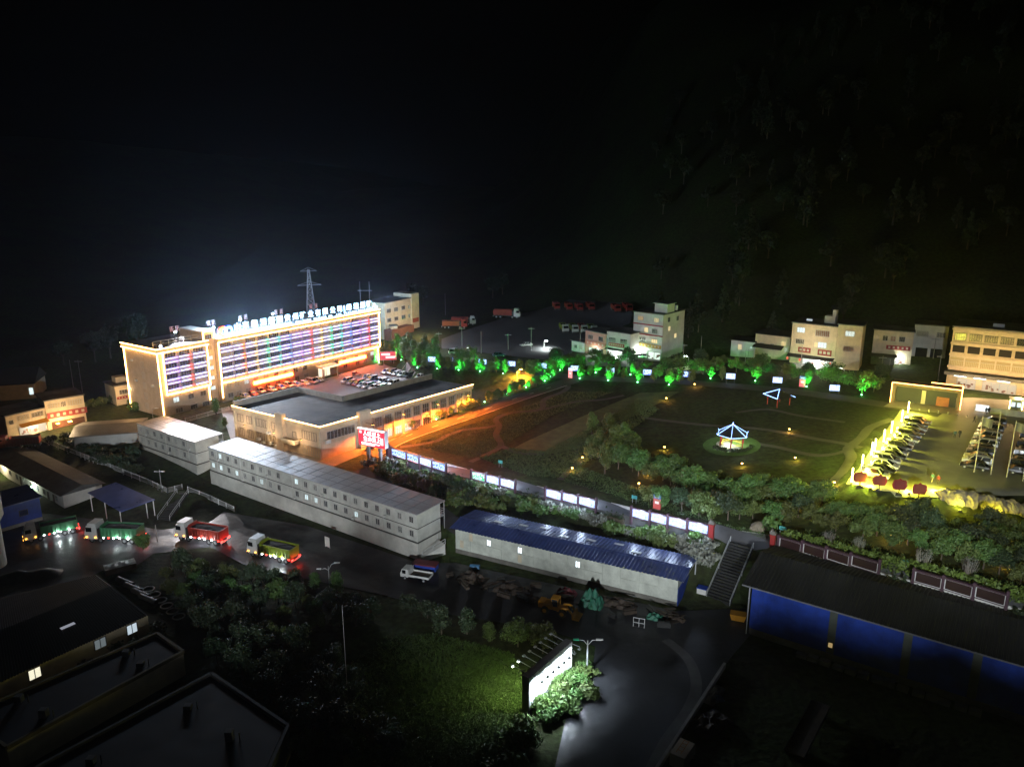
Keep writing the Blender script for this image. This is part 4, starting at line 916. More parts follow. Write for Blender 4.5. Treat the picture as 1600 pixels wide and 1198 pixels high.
# ------------------------------------------------------------------ billboard with arm lamps in the foreground
a = G(826, 1116); rz = R(53.3); H = hgt(a, 1059); L = 10.8
t = thing('roadside_billboard', 'tall two sided roadside billboard lit white by arm lamps above round bushes', 'billboard', a, rz)
MB().box(0, L, 0, 1.1, -.5, H).build('body', conc_dk, t)
MB().box(.1, L - .1, -.06, -.01, .6, H - .1).build('front_face', mat('billboard_print', (.75, .78, .76), .6, var=.12, scale=.8), t)
MB().box(.1, L - .1, 1.11, 1.16, .6, H - .1).build('rear_face', mat('billboard_print2', (.6, .62, .6), .6, var=.2, scale=.8), t)
lit_head = em('arm_lamp_lit', (.85, 1, .95), 40.)
for i in range(8):
    x = .7 + i * (L - 1.4) / 7
    MB().bar((x, 0, H + .05), (x, -1.7, H + .1), .06).bar((x, -1.7, H + .1), (x, -1.7, H - .2), .05).box(x - .2, x + .2, -1.85, -1.5, H - .35, H - .2).build('arm_lamp', steel, t)
    MB().bar((x, 1.1, H + .05), (x, 3.2, H + .3), .06).box(x - .2, x + .2, 3.1, 3.4, H + .2, H + .35).build('arm_lamp', galv, t)
    if i < 2: MB().cyl((x, 3.25, H + .05), (x, 3.25, H + .18), .14, .14, 8).build('lamp_lens', lit_head, t); lamp(t, 'SPOT', (x, 3.25, H), 1500, (.85, 1, .4), .15, (x, 5.2, 0), 160, .8)
    if i % 2 == 0: lamp(t, 'SPOT', (x + .6, -1.75, H - .38), 1700, (.78, .9, 1), .2, (x + .6, -.9, 0), 150, .5)

# ------------------------------------------------------------------ street lamps and poles
def lamp_pole(label, base, top_py, arms, lit=None, power=0, colr=None, r=.1, name='street_lamp', group=None):
    g = G(*base); h = hgt(g, top_py); t = thing(name, label, 'street lamp', g, 0, group)
    MB().cyl((0, 0, -.4), (0, 0, h), r * 1.2, r * .7, 8).build('pole', galv, t)
    for (dx, dz, col_) in arms:
        _a = MB(); _a.cyl((0, 0, h - .8), (dx * .5, 0, h - .05 + dz * .7), .05, .05, 6).cyl((dx * .5, 0, h - .05 + dz * .7), (dx, 0, h + dz), .05, .04, 6); arm = _a.build('arm', galv, t)
        MB().yprism([(dx - .1, h + dz - .05), (dx + math.copysign(.9, dx), h + dz + .02), (dx + math.copysign(.9, dx), h + dz + .1), (dx - .1, h + dz + .14)], -.16, .16).build('lamp_head', lit or col_ or white_p, arm)
        if power: lamp(t, 'SPOT', (dx + math.copysign(.5, dx), 0, h + dz - .15), power, colr, .2, (dx, 0, 0), 160, .6)
    return t, h
lamp_pole('double arm street lamp with green lit lamp head beside the roadside billboard', (917, 1052), 1000, [(-1.2, .1, mat('green_lit_head', (.05, .5, .25), .4, var=0)), (1.3, .1, None)], r=.13)  # green light on the left head painted into its colour
lamp_pole('double arm street lamp by the round bushes below the long cabins', (515, 917), 884, [(-1.2, -.6, None), (1.2, .6, None)])
lamp_pole('orange sodium street lamp at the top of the hill road', (808, 592), 578, [(.8, .1, None)], lamp_o, 30000, (1, .38, .05))
lamp_pole('curved lamp post in front of the annex roof corner near the courtyard ramp', (240, 660), 639, [(.9, .2, None)])
lamp_pole('white lit street lamp behind the pale trees on the upper road', (1075, 574), 557, [(-.5, .1, None)], lamp_w, 2500, (.9, 1, .9))
lamp_pole('white lit street lamp near the shop terrace steps', (1318, 588), 576, [(-.5, .1, None)], em('lamp_soft', (.9, 1, .9), 4.), 1800, (.9, 1, .85))
lamp_pole('white lit street lamp left of the display road above the tree row', (734, 558), 544, [(-.4, .1, None)], MATS['lamp_soft'], 1500, (.9, 1, .8))
lamp_pole('floodlit gatehouse lamp at the edge of the truck yard', (850, 545), 533, [(.4, .05, None)], lamp_w, 5000, (.9, 1, .95))
def pole(label, base, top_py, r=.14, cross=0, m=None):
    g = G(*base); h = hgt(g, top_py); t = thing('utility_pole', label, 'pole', g, 0)
    MB().cyl((0, 0, -.5), (0, 0, h), r, r * .6, 8).build('shaft', m or concrete, t)
    if cross:
        for z in (h - .6, h - 1.6)[:cross]: MB().box(-1.2, 1.2, -.06, .06, z, z + .12).build('crossarm', galv, t)
    return t
for b_, tp_, lb, cr in [((686, 542), 519, 'leftmost concrete pole on the edge of the truck yard', 1), ((722, 545), 511, 'concrete pole before the red trucks on the truck yard edge', 1), ((752, 552), 518, 'plain concrete pole in the middle of the truck yard edge', 0), ((794, 547), 521, 'short concrete pole right of the middle of the truck yard edge', 1), ((830, 548), 511, 'concrete pole with arm left of the yard gatehouse', 1),
                       ((696, 492), 458, 'tall thin pole behind the parked red trucks', 0), ((906, 550), 512, 'pole in front of the pink shop', 0), ((948, 562), 528, 'pole between the pink shop and the white shop', 1), ((1067, 567), 537, 'pole right of the four storey shop building', 1), ((1094, 565), 525, 'thin tall pole on the slope right of the four storey shop', 0),
                       ((1164, 568), 548, 'short pole in front of the low grey house', 0), ((1168, 567), 545, 'second pole close by in front of the low grey house', 1), ((1251, 572), 540, 'pole at the shop terrace railing', 0), ((1376, 588), 556, 'leaning pole before the shop with red sign', 1), ((1388, 588), 561, 'straight pole before the shop with red sign', 0), ((1458, 560), 527, 'lamp pole between the right shops', 1), ((1465, 596), 554, 'tall pole at the left edge of the big arcaded building', 1),
                       ((116, 614), 562, 'left tall pole behind the roadside shops', 0), ((129, 614), 562, 'right tall pole with arm behind the roadside shops', 1), ((253, 768), 733, 'pale dead tree pole above the stairs', 1), ((118, 705), 683, 'leaning pale pole by the long grey shed roof', 1), ((544, 1100), 945, 'thin mast standing in the dark field', 0), ((246, 846), 820, 'short pole between the green and red trucks', 0)]:
    pole(lb, b_, tp_, .12 if b_[1] < 1000 else .05, cr)
# notice boards
for x, y, w_, h_, lb in ((512, 856, 1.3, 2.4, 'white notice board on the slope below the long cabins'),):
    g = G(x, y); tag(MB().box(-w_ / 2, w_ / 2, -.05, .05, .3, h_).bar((-w_ / 2, 0, -.3), (-w_ / 2, 0, .3), .08).bar((w_ / 2, 0, -.3), (w_ / 2, 0, .3), .08).build('notice_board', white_w, None, g, EM35), lb, 'notice board')
# ------------------------------------------------------------------ vegetation prototypes
def leafcloud(b, n, clumps, s, m=0, flat=1.):
    for i in range(n):
        c, r = clumps[i % len(clumps)]
        while True:
            d = Vector((random.uniform(-1, 1), random.uniform(-1, 1), random.uniform(-1, 1)))
            if .15 < d.length <= 1: break
        d = d.normalized() * (random.random() ** .45)
        p = Vector(c) + Vector((d.x * r, d.y * r, d.z * r * flat))
        nrm = (d + Vector((random.gauss(0, .5), random.gauss(0, .5), random.gauss(0, .5)))).normalized()
        u = nrm.orthogonal().normalized(); v = nrm.cross(u); a = random.random() * 6.28
        u, v = u * math.cos(a) + v * math.sin(a), v * math.cos(a) - u * math.sin(a); q = s * random.uniform(.6, 1.3)
        b.add([p - u * q, p + v * q * .55, p + u * q, p - v * q * .55], [(0, 1, 2, 3)], m)
def tree_meshes(h, cr, seed, n=900, ls=.3, shape='round'):
    random.seed(seed); tb = MB(); th = h * .42
    tb.cyl((0, 0, -.5), (.1, 0, th), .05 * h ** .75, .03 * h ** .75, 7, cap=False); cl = []
    if shape == 'cone':
        tb.cyl((.1, 0, th), (0, 0, h * .95), .03 * h ** .75, .02, 6)
        for i in range(14): z = h * (.18 + .8 * i / 14); r = cr * (1 - i / 15) ; a = i * 2.4; cl.append(((r * .55 * math.cos(a), r * .55 * math.sin(a), z), max(.25, r * .6)))
    elif shape == 'egg':
        for i in range(9): a = i * 2.4; z = h * (.3 + .6 * (i / 8)); r = cr * .45 * math.sin(math.pi * (.25 + .65 * i / 8)); cl.append(((r * math.cos(a), r * math.sin(a), z), cr * .62)); tb.cyl((.1, 0, th * .6), cl[-1][0], .05, .02, 5, cap=False)
    else:
        k = 11
        for i in range(k):
            a = i * 2.4 + random.uniform(-.3, .3); rr = cr * random.uniform(.25, .75); z = h * random.uniform(.3, .85)
            c = (rr * math.cos(a), rr * math.sin(a), z); cl.append((c, cr * random.uniform(.32, .5))); tb.cyl((.1, 0, th * random.uniform(.6, 1)), c, .028 * h ** .7, .02, 5, cap=False)
        cl.append(((0, 0, h * .85), cr * .4))
    cb = MB(); leafcloud(cb, n, cl, ls); random.seed(seed + 100)
    return tb, cb
TREES = {}
def tree_proto(key, h, cr, seed, m, n=900, ls=.3, shape='round', nm='tree'):
    tb, cb = tree_meshes(h, cr, seed, n, ls, shape)
    TREES[key] = (tb.mesh('trunk', [bark]), cb.mesh('crown', [m]), nm, h)
def tree(key, g, s, label, group, cat='tree', rz=None, sz=None, m=None):
    tm, cm, nm, h = TREES[key]
    t = thing(nm, label, cat, g, random.random() * 6.28 if rz is None else rz, group, (s, s, s * (sz or random.uniform(.85, 1.15))))
    put('trunk', tm, t); c = put('crown', cm, t)
    if m: c.material_slots[0].link = 'OBJECT'; c.material_slots[0].material = m
    return t
tree_proto('a', 6, 3.0, 1, leaf, 2600, .24); tree_proto('b', 5, 2.8, 2, leaf2, 2400, .24); tree_proto('c', 7, 3.4, 3, leaf3, 2800, .26)
tree_proto('egg', 4.6, 1.5, 4, leaf2, 1300, .2, 'egg', 'clipped_tree'); tree_proto('egg2', 4.2, 1.3, 5, leaf, 1100, .2, 'egg', 'clipped_tree')
leaf_h = leafmat('leaves_darkened', (.018, .03, .012)); tree_proto('cone', 14, 3.2, 6, leaf_h, 1100, .5, 'cone', 'conifer'); tree_proto('hill', 11, 4.6, 7, leaf_h, 1100, .55, 'round', 'forest_tree')  # darkness of the unlit hillside put into a darker leaf colour
tree_proto('light', 5, 3.2, 8, leaf4, 1100, .24, nm='pale_tree'); tree_proto('poplar', 9, 2.2, 9, leaf4, 1800, .26, 'egg', 'leafy_tree')
def shrub_mesh(seed, m, n=420, ls=.17, flat=.75, tall=1.):
    random.seed(seed); b = MB(); cl = [((random.uniform(-.5, .5), random.uniform(-.5, .5), random.uniform(.35, .8) * tall), random.uniform(.4, .65)) for _ in range(7)]
    leafcloud(b, n, cl, ls, flat=flat); b.cyl((0, 0, -.2), (0, 0, .6), .05, .03, 5); return b.mesh('shrub', [m])
SHR = {k: shrub_mesh(20 + i, m) for i, (k, m) in enumerate((('a', leaf), ('b', leaf2), ('c', leaf3), ('grey', leaf5), ('light', leaf4)))}
SHR['ball'] = shrub_mesh(31, leaf, 900, .14)
def shrub(k, g, s, label, group, nm='shrub', cat='shrub'):
    return tag(put(nm, SHR[k], None, g, random.random() * 6.28, (s, s, s * random.uniform(.8, 1.2))), label, cat, group)
def broom_mesh(seed):
    random.seed(seed); b = MB()
    for i in range(46):
        a = random.random() * 6.28; r = random.uniform(.1, .45); R2 = random.uniform(.5, 1.3); h = random.uniform(2., 3.4)
        b.cyl((r * math.cos(a), r * math.sin(a), -.1), (R2 * math.cos(a), R2 * math.sin(a), h), .035, .015, 4, cap=False)
    leafcloud(b, 260, [((0, 0, 2.6), 1.2)], .1, 1); return b.mesh('dry_shrub', [twig_m, leaf5])
BROOM = [broom_mesh(s) for s in (50, 51)]
random.seed(11)

# clipped tree row on the bank above the courtyard, and along the upper road
for i, x in enumerate([646, 655, 664, 690, 700, 712, 731, 742, 767, 776, 812, 826]):
    tree('egg' if i % 3 else 'egg2', G(x, 575 + (x - 646) * .055), random.uniform(.95, 1.1), 'clipped egg shaped tree in the row on the bank above the courtyard', 'clipped trees on the bank')
for i, (x, y) in enumerate([(684, 577), (717, 579), (751, 581), (788, 584), (853, 597), (863, 590), (906, 592), (950, 595), (997, 598), (1045, 602), (988, 587), (932, 584), (1110, 592), (1181, 595), (1262, 604), (1347, 617), (877, 579), (595, 566), (628, 562)]):
    tree('egg' if i % 2 else 'egg2', G(x, y) + Vector((.4, 1.1, 0)), random.uniform(.9, 1.15), 'tree lit bright green from its foot by a ground spotlight', 'green lit trees')
for i, (x, y) in enumerate([(922, 588), (975, 592), (1022, 596), (1062, 598), (1080, 598), (1030, 590), (1128, 594), (965, 585)]):
    tree('egg', G(x, y), random.uniform(.8, 1.), 'dim clipped tree on the upper road between the lit boards', 'dim clipped trees on the upper road')
for x, y in [(888, 574), (905, 572), (1062, 582), (1085, 583), (1098, 584), (1290, 598), (1310, 600), (1325, 602), (1345, 606), (1300, 590), (734, 566), (722, 563)]:
    tree('light', G(x, y), random.uniform(.8, 1.1), 'pale spreading tree lit from above behind the upper road', 'pale trees behind the upper road')
for x, y in [(930, 570), (950, 574), (1010, 578), (1040, 580), (980, 577), (1120, 580), (1150, 582), (1175, 586), (1205, 590), (1235, 592), (1095, 575), (1060, 572), (1260, 596), (1350, 610), (1365, 612), (1375, 600), (870, 572), (860, 580), (835, 590), (1130, 572), (1190, 578)]:
    tree(random.choice('abc'), G(x, y), random.uniform(.7, 1.), 'dark tree in the belt between the upper road and the shops', 'dark trees before the shops')
# leafy bamboo-like trees right of the office block
for i, (x, y) in enumerate([(604, 560), (612, 566), (622, 558), (632, 562), (640, 570), (648, 566), (656, 570), (664, 560), (672, 566), (640, 556), (680, 568)]):
    tree('poplar', G(x, y), random.uniform(.75, 1.05), 'leafy yellow green tree in the grove at the right end of the office block', 'grove by the office block')
# orange lit trees and bushes between annex and hill road
for i, (x, y) in enumerate([(610, 676), (622, 672), (640, 668), (655, 660), (668, 654), (690, 650), (705, 644), (722, 640), (735, 636), (748, 632), (765, 626), (778, 620), (790, 614), (802, 609), (815, 603), (826, 600), (838, 598), (845, 590)]):
    tree('ab'[i % 2] if i % 3 else 'egg2', G(x, y + 5), random.uniform(.42, .68), 'small bushy tree lit orange between the annex and the hill road', 'bushes along the hill road')
tree('poplar', G(338, 648), .62, 'slender green tree before the stair tower of the office block', None); tree('egg', G(352, 668), .6, 'small round tree on the green lawn left of the annex', None)
shrub('ball', G(375, 628), 2.2, 'large rounded shrub behind the left corner of the annex roof', None, 'round_bush', 'bush')
for x, y in [(160, 632), (175, 629), (190, 628), (203, 630), (148, 636), (130, 640), (210, 640)]: shrub('light', G(x, y), 2.3, 'yellow green bush in the thicket left of the office block', 'thicket by the office block')

# woods in the park slope
def inpoly(x, y, poly):
    r = False; j = len(poly) - 1
    for i in range(len(poly)):
        xi, yi = poly[i]; xj, yj = poly[j]
        if (yi > y) != (yj > y) and x < (xj - xi) * (y - yi) / (yj - yi) + xi: r = not r
        j = i
    return r
def scatter(poly, dmin, tries=4000):
    """positions spread over the ground inside a photo outline"""
    out = []; x0 = min(p[0] for p in poly); x1 = max(p[0] for p in poly); y0 = min(p[1] for p in poly); y1 = max(p[1] for p in poly)
    for _ in range(tries):
        x, y = random.uniform(x0, x1), random.uniform(y0, y1)
        if not inpoly(x, y, poly): continue
        g = G(x, y)
        if all((g - q).xy.length > dmin for q in out): out.append(g)
    return out
for g in scatter([(908, 715), (985, 690), (1010, 722), (1060, 748), (1110, 758), (1200, 765), (1290, 790), (1300, 800), (1200, 790), (1130, 800), (1060, 770), (1000, 745), (930, 720)], 2.3, 1500):
    tree(random.choice('aab'), g, random.uniform(.55, .95), 'leafy tree in the dense wood on the park slope above the promenade', 'wood on the park slope')
for g in scatter([(1000, 785), (1130, 812), (1290, 805), (1330, 808), (1480, 822), (1600, 838), (1600, 915), (1480, 880), (1360, 845), (1230, 815), (1120, 815)], 2.2, 2600):
    tree(random.choice('abbc'), g, random.uniform(.55, .85), 'dim leafy tree in the wood below the parking lot', 'wood below the parking lot')
for x, y in [(935, 715), (950, 690), (925, 680), (945, 740), (960, 720), (975, 705)]: tree('poplar', G(x, y), random.uniform(.75, .95), 'tall light green tree at the left end of the park wood', 'tall trees at the wood end')
for i, (x, y) in enumerate([(1293, 853), (1340, 864), (1441, 893), (1512, 907)]):
    tag(put('dry_shrub', BROOM[i % 2], None, G(x, y), i * 1.3, (1., 1., .8) if i < 2 else 1.1), f'pale leafless broom shaped shrub, {ORD[i]} from the left behind the clipped hedge', 'shrub', 'leafless shrubs')
# clipped hedge behind the dark panels
hp = [wall_at(x)[0] for x in np.linspace(1214, 1640, 60)]; b = MB(); n_ = Vector((.58, .81, 0))
for i in range(len(hp) - 1):
    for _ in range(70):
        p = hp[i].lerp(hp[i + 1], random.random()) + n_ * (1.9 + random.random() * 1.5) + Vector((0, 0, .1 + random.random() ** .6 * (2.9 + .15 * math.sin(i * 1.7)))); u = Vector((random.gauss(0, .1), random.gauss(0, .1), random.gauss(0, .1))); v = Vector((random.gauss(0, .1), random.gauss(0, .1), random.gauss(0, .1)))
        b.add([p - u - v, p + u - v, p + u + v, p - u + v], [(0, 1, 2, 3)])
tag(b.build('clipped_hedge', hedge_m), 'bright green clipped hedge running behind the dark display panels', 'hedge')
g = G(1183, 826); tag(rocks('standing garden stone beside the promenade kerb', g, g + Vector((.6, 0, 0)), 2, 1.3), 'standing garden stone beside the promenade kerb', 'rock')
shrub('light', G(1206, 828), 2., 'round yellow green bush right of the standing garden stone', None, 'round_bush', 'bush')

# bushes on the bank below the lit panels
for g in scatter([(560, 722), (600, 724), (700, 752), (810, 782), (930, 812), (1105, 850), (1110, 885), (1020, 850), (900, 815), (800, 800), (745, 800), (690, 790), (640, 760), (590, 745)], 1.7, 1500):
    shrub(random.choice(['a', 'light', 'b', 'grey', 'grey', 'light']), g, random.uniform(1.5, 2.5), 'bush in the thicket on the bank below the lit display panels', 'bank thicket')
for x, y in [(708, 775), (716, 782), (697, 770), (725, 772), (735, 790)]: tree('c', G(x, y), random.uniform(.5, .65), 'dark tree on the bank between the cabins and the blue roofed shed', 'dark bank trees')
for x in list(range(855, 960, 14)) + list(range(985, 1110, 13)):
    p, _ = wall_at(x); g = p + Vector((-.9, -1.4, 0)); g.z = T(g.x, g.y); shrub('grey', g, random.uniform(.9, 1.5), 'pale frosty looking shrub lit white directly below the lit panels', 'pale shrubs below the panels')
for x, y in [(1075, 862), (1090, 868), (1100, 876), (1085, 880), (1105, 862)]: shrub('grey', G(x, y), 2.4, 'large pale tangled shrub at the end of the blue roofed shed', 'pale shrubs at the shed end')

# foreground bushes and trees
for g in scatter([(245, 900), (300, 892), (380, 912), (480, 940), (580, 962), (600, 980), (500, 985), (400, 960), (300, 950), (245, 920)], 2.5, 500):
    tree(random.choice('abc'), g, random.uniform(.45, .75), 'dark bushy tree in the island between the truck road and the field', 'bushes on the road island')
for i, (x, y, k, s, m) in enumerate([(224, 858, 'a', .62, leaf4), (492, 922, 'egg', .8, leaf), (527, 932, 'egg', .9, leaf4), (463, 925, 'egg', 1., leaf3), (690, 990, 'egg', 1.15, leaf3), (730, 990, 'egg', 1., leaf3), (764, 1002, 'egg', .8, leaf), (809, 1010, 'a', .85, leaf4), (848, 1020, 'a', .75, leaf2), (668, 965, 'b', .6, leaf3), (640, 955, 'b', .6, leaf3)]):
    tree(k, G(x, y), s, ['bright green bush beside the green dump truck', 'round bush left of the small street lamp pair', 'bright round bush right of the small street lamp', 'dim round bush below the yellow green truck', 'first dim round tree along the curved road', 'second dim round tree along the curved road', 'small round tree left of the bright green tree', 'bright green tree left of the roadside billboard', 'olive tree behind the roadside billboard lamps', 'dark low tree near the road puddle', 'dark low tree left of the road puddle'][i], None, m=m)
# bushes in front of the billboard
for i, g in enumerate(scatter([(838, 1115), (895, 1050), (922, 1040), (925, 1075), (900, 1110), (870, 1128), (845, 1130)], 1.7, 600)):
    shrub(random.choice(['ball', 'light', 'ball']), g, random.uniform(1.6, 2.3), 'leafy bush lit green in front of the roadside billboard', 'bushes before the billboard')
for x, y, s in [(822, 1140, 2.3), (790, 1168, 2.4), (800, 1195, 2.2), (770, 1180, 1.8), (835, 1165, 1.8), (770, 1215, 2.4)]: shrub('ball', G(x, y), s, 'round dark bush in the line below the roadside billboard', 'round bushes below the billboard')
for g in scatter([(260, 950), (330, 960), (420, 1000), (520, 1040), (560, 1100), (620, 1198), (480, 1198), (420, 1100), (330, 1030)], 2.8, 420):
    tree(random.choice('bcc'), g, random.uniform(.5, .8), 'dark tree in the thicket beside the field and the flat roofs', 'field edge thicket')
for g in scatter([(60, 690), (120, 712), (220, 745), (215, 715), (150, 700), (100, 685)], 2.6, 160): shrub('c', g, random.uniform(1.5, 2.4), 'dark shrub on the bank between the railing and the grey shed', 'bank shrubs by the railing')
for x, y in [(20, 1030), (60, 1040), (100, 1025), (140, 1030), (180, 1005), (215, 1000), (240, 985), (250, 975)]: shrub('b', G(x, y + 14), 1.6, 'weedy shrub between the tin roof and the flat roof', 'weeds between the roofs')

# grass tufts on lit lawns
def grass(name, label, poly, n, h, m, fade=None):
    b = MB(); x0 = min(p[0] for p in poly); x1 = max(p[0] for p in poly); y0 = min(p[1] for p in poly); y1 = max(p[1] for p in poly); k = 0
    ws = [G(*p) for p in poly]; wp = [(p.x, p.y) for p in ws]; X0 = min(p[0] for p in wp); X1 = max(p[0] for p in wp); Y0 = min(p[1] for p in wp); Y1 = max(p[1] for p in wp)
    for _ in range(n * 4):
        x, y = random.uniform(X0, X1), random.uniform(Y0, Y1)
        if not inpoly(x, y, wp): continue
        if fade and random.random() > 1.25 - (Vector((x, y)) - fade[0]).length / fade[1]: continue
        z = T(x, y); k += 1
        for j in range(3):
            a = random.random() * 6.28; u = Vector((math.cos(a), math.sin(a), 0)) * .07; l_ = Vector((random.gauss(0, .18), random.gauss(0, .18), h * random.uniform(.6, 1.4))); p = Vector((x + random.gauss(0, .15), y + random.gauss(0, .15), z))
            b.add([p - u, p + u, p + l_], [(0, 1, 2)])
        if k >= n: break
    o = b.build(name, m); o['kind'] = 'stuff'; o['label'] = label; o['category'] = 'grass'
gm = leafmat('grass_blades', (.075, .11, .03)); gm2 = leafmat('grass_lush', (.06, .085, .02))
grass('lawn_grass', 'rough grass on the park slope left of the wood', [(745, 715), (800, 700), (850, 705), (1000, 622), (1030, 640), (960, 690), (905, 730), (880, 748), (820, 742)], 7000, .35, gm)
grass('lawn_grass', 'green lawn behind the promenade and the clipped hedge', [(880, 752), (905, 728), (1000, 765), (1130, 820), (1250, 828), (1400, 862), (1600, 915), (1600, 940), (1400, 885), (1215, 845), (1000, 788)], 9000, .28, gm)
grass('lawn_grass', 'tufty grass in the lawns beside the hill road', [(640, 695), (720, 668), (850, 625), (880, 612), (960, 612), (860, 650), (780, 700), (740, 715)], 6000, .22, gm)
grass('field_grass', 'rough field grass lit by the rear lamps of the roadside billboard', [(520, 1000), (680, 990), (800, 1020), (815, 1060), (815, 1115), (780, 1160), (740, 1230), (600, 1230), (540, 1100)], 17000, .26, gm2, (G(800, 1110).xy, 22.))
# ------------------------------------------------------------------ cars
def paint(name, c): return mat('paint_' + name, c, .28, .1, var=0, spec=.6)
PAINT = {k: paint(k, c) for k, c in dict(white=(.72, .72, .7), silver=(.42, .43, .44), black=(.015, .015, .017), grey=(.12, .12, .13), red=(.35, .02, .02), blue=(.03, .06, .16), cream=(.6, .55, .42), brown=(.08, .05, .04)).items()}
car_glass = mat('car_glass', (.008, .009, .01), .08, var=0)
wheel_me = MB().cyl((0, -.1, 0), (0, .1, 0), .33, .33, 14).cyl((0, -.11, 0), (0, .11, 0), .19, .19, 10, 1).mesh('wheel', [rubber, galv])
light_me = MB().box(-.04, .06, -.2, .2, -.07, .09).mesh('headlight', [mat('headlight_glass', (.6, .62, .62), .15, var=0)])
tail_me = MB().box(-.05, .04, -.16, .16, -.1, .12).mesh('tail_light', [mat('taillight_glass', (.3, .01, .01), .2, var=0)])
def loft(b, secs, m=0, caps=True):
    """secs: list of rings of equal length"""
    n = len(secs[0]); o = []
    for s_ in secs: o += s_
    f = [(i * n + j, i * n + (j + 1) % n, (i + 1) * n + (j + 1) % n, (i + 1) * n + j) for i in range(len(secs) - 1) for j in range(n)]
    if caps: f += [tuple(range(n - 1, -1, -1)), tuple(range((len(secs) - 1) * n, len(secs) * n))]
    return b.add(o, f, m)
def car_meshes(kind):
    L = 4.7; W = .9; suv = kind == 'suv'; van = kind == 'van'
    belt = 1.0 if suv else (1.05 if van else .86); top = 1.72 if suv else (1.95 if van else 1.46)
    prof = [(-2.35, .62, belt - .06), (-2.28, .3, belt), (-1.6, .24, belt + .02), (-.4, .24, belt), (.7, .24, belt - .02), (1.55, .26, belt - .12), (2.2, .32, belt - .26), (2.36, .48, belt - .42)]
    b = MB(); secs = []
    for i, (x, z0, z1) in enumerate(prof):
        w_ = W * (.86 if i in (0, 7) else .97 if i in (1, 6) else 1); secs.append([(x, -w_ * .94, z0), (x, -w_, (z0 + z1) / 2), (x, -w_ * .93, z1), (x, -w_ * .5, z1 + .03), (x, w_ * .5, z1 + .03), (x, w_ * .93, z1), (x, w_, (z0 + z1) / 2), (x, w_ * .94, z0)])
    loft(b, secs)
    r0, r1 = (-2.2, .55) if suv else ((-2.2, 1.2) if van else (-1.35, .35)); f0, f1 = (-2.3, 1.35) if suv else ((-2.32, 1.9) if van else (-2.0, 1.35))
    def ring(xa, xb, w_, z): return [(xa, -w_, z), (xb, -w_, z), (xb, w_, z), (xa, w_, z)]
    loft(b, [ring(r0 + .06, r1, W * .72, top - .04), ring(r0 + .2, r1 - .12, W * .62, top + .03)])
    for sx in (-1, 1):
        for (x0, x1) in ((f0 + .12, r0 + .05), (f1 - .1, r1 - .02), ((f0 + f1) / 2 - .1, (r0 + r1) / 2 - .05)):
            b.bar((x0, sx * W * .9, belt), (x1, sx * W * .72, top - .03), .09)
    g = MB(); loft(g, [ring(f0, f1, W * .9, belt + .0), ring(r0, r1, W * .72, top - .03)])
    body = b.mesh('body', [PAINT['white']], True)
    return body, g.mesh('window_glass', [car_glass])
CARM = {k: car_meshes(k) for k in ('sedan', 'suv', 'van')}
for k in CARM:
    for me_ in CARM[k]:
        for p_ in me_.polygons: p_.use_smooth = False
def car(kind, pcol, g, heading, label, group=None, s=1.0):
    t = thing('parked_car', label, 'car', g + Vector((0, 0, .14)), heading, group, s)
    o = put('body', CARM[kind][0], t); o.material_slots[0].link = 'OBJECT'; o.material_slots[0].material = PAINT[pcol]
    put('window_glass', CARM[kind][1], t)
    for x in (-1.42, 1.45):
        for y in (-.82, .82): put('wheel', wheel_me, t, (x, y, .33))
    for y in (-.62, .62): put('headlight', light_me, o, (2.28, y, .62)); put('tail_light', tail_me, o, (-2.3, y, .78))
    return t
random.seed(5); CC = ['white', 'white', 'silver', 'black', 'grey', 'white', 'cream', 'blue', 'brown']
ORD2 = ['first', 'second', 'third', 'fourth', 'fifth', 'sixth', 'seventh', 'eighth', 'ninth', 'tenth', 'eleventh', 'twelfth', 'thirteenth', 'fourteenth']
def row(pts, heading, cols, kinds, where, group, s=1., jit=.08):
    for i, p in enumerate(pts):
        g = G(*p) if not isinstance(p, Vector) else p
        car(kinds[i % len(kinds)], cols[i % len(cols)], g, heading + random.uniform(-jit, jit) * .4, f'{cols[i % len(cols)]} {"van" if kinds[i % len(kinds)] == "van" else "SUV" if kinds[i % len(kinds)] == "suv" else "sedan"}, {ORD2[i]} {where}', group, s)
row([(383, 622), (394, 618), (406, 614), (424, 611), (438, 608), (450, 605), (463, 603.5), (476, 601.5), (488, 599), (498, 596)], EM35, ['cream', 'red', 'white', 'white', 'silver', 'white', 'white', 'white', 'silver', 'white'], ['sedan', 'sedan', 'suv'], 'from the left in the row under the office front', 'cars under the office front')
row([(542, 598), (551, 600), (560, 602), (567, 604), (575, 606), (585, 607.5), (595, 609)], E55 + math.pi, ['white', 'silver', 'red', 'white', 'silver', 'white', 'white'], ['suv', 'sedan'], 'from the left in the nearest courtyard row', 'cars in the courtyard')
row([(574, 592), (581, 595), (591, 597), (598, 599), (606, 600.5), (615, 602)], E55 + math.pi, ['white', 'white', 'blue', 'white', 'silver', 'cream'], ['sedan', 'suv'], 'from the left in the middle courtyard row', 'cars in the courtyard')
row([(604, 583), (612, 584.5), (620, 586), (629, 587.5), (639, 589.5), (657, 591)], E55 + math.pi, ['white', 'grey', 'white', 'white', 'black', 'white'], ['sedan', 'suv', 'sedan'], 'from the left in the farthest courtyard row', 'cars in the courtyard')
def lerp_pts(a, b_, n): A, B = G(*a), G(*b_); out = []; [out.append(A.lerp(B, i / (n - 1))) for i in range(n)]; return out
lr = lerp_pts((1368, 746), (1436, 662), 14)
for p in lr: p.z = T(p.x, p.y)
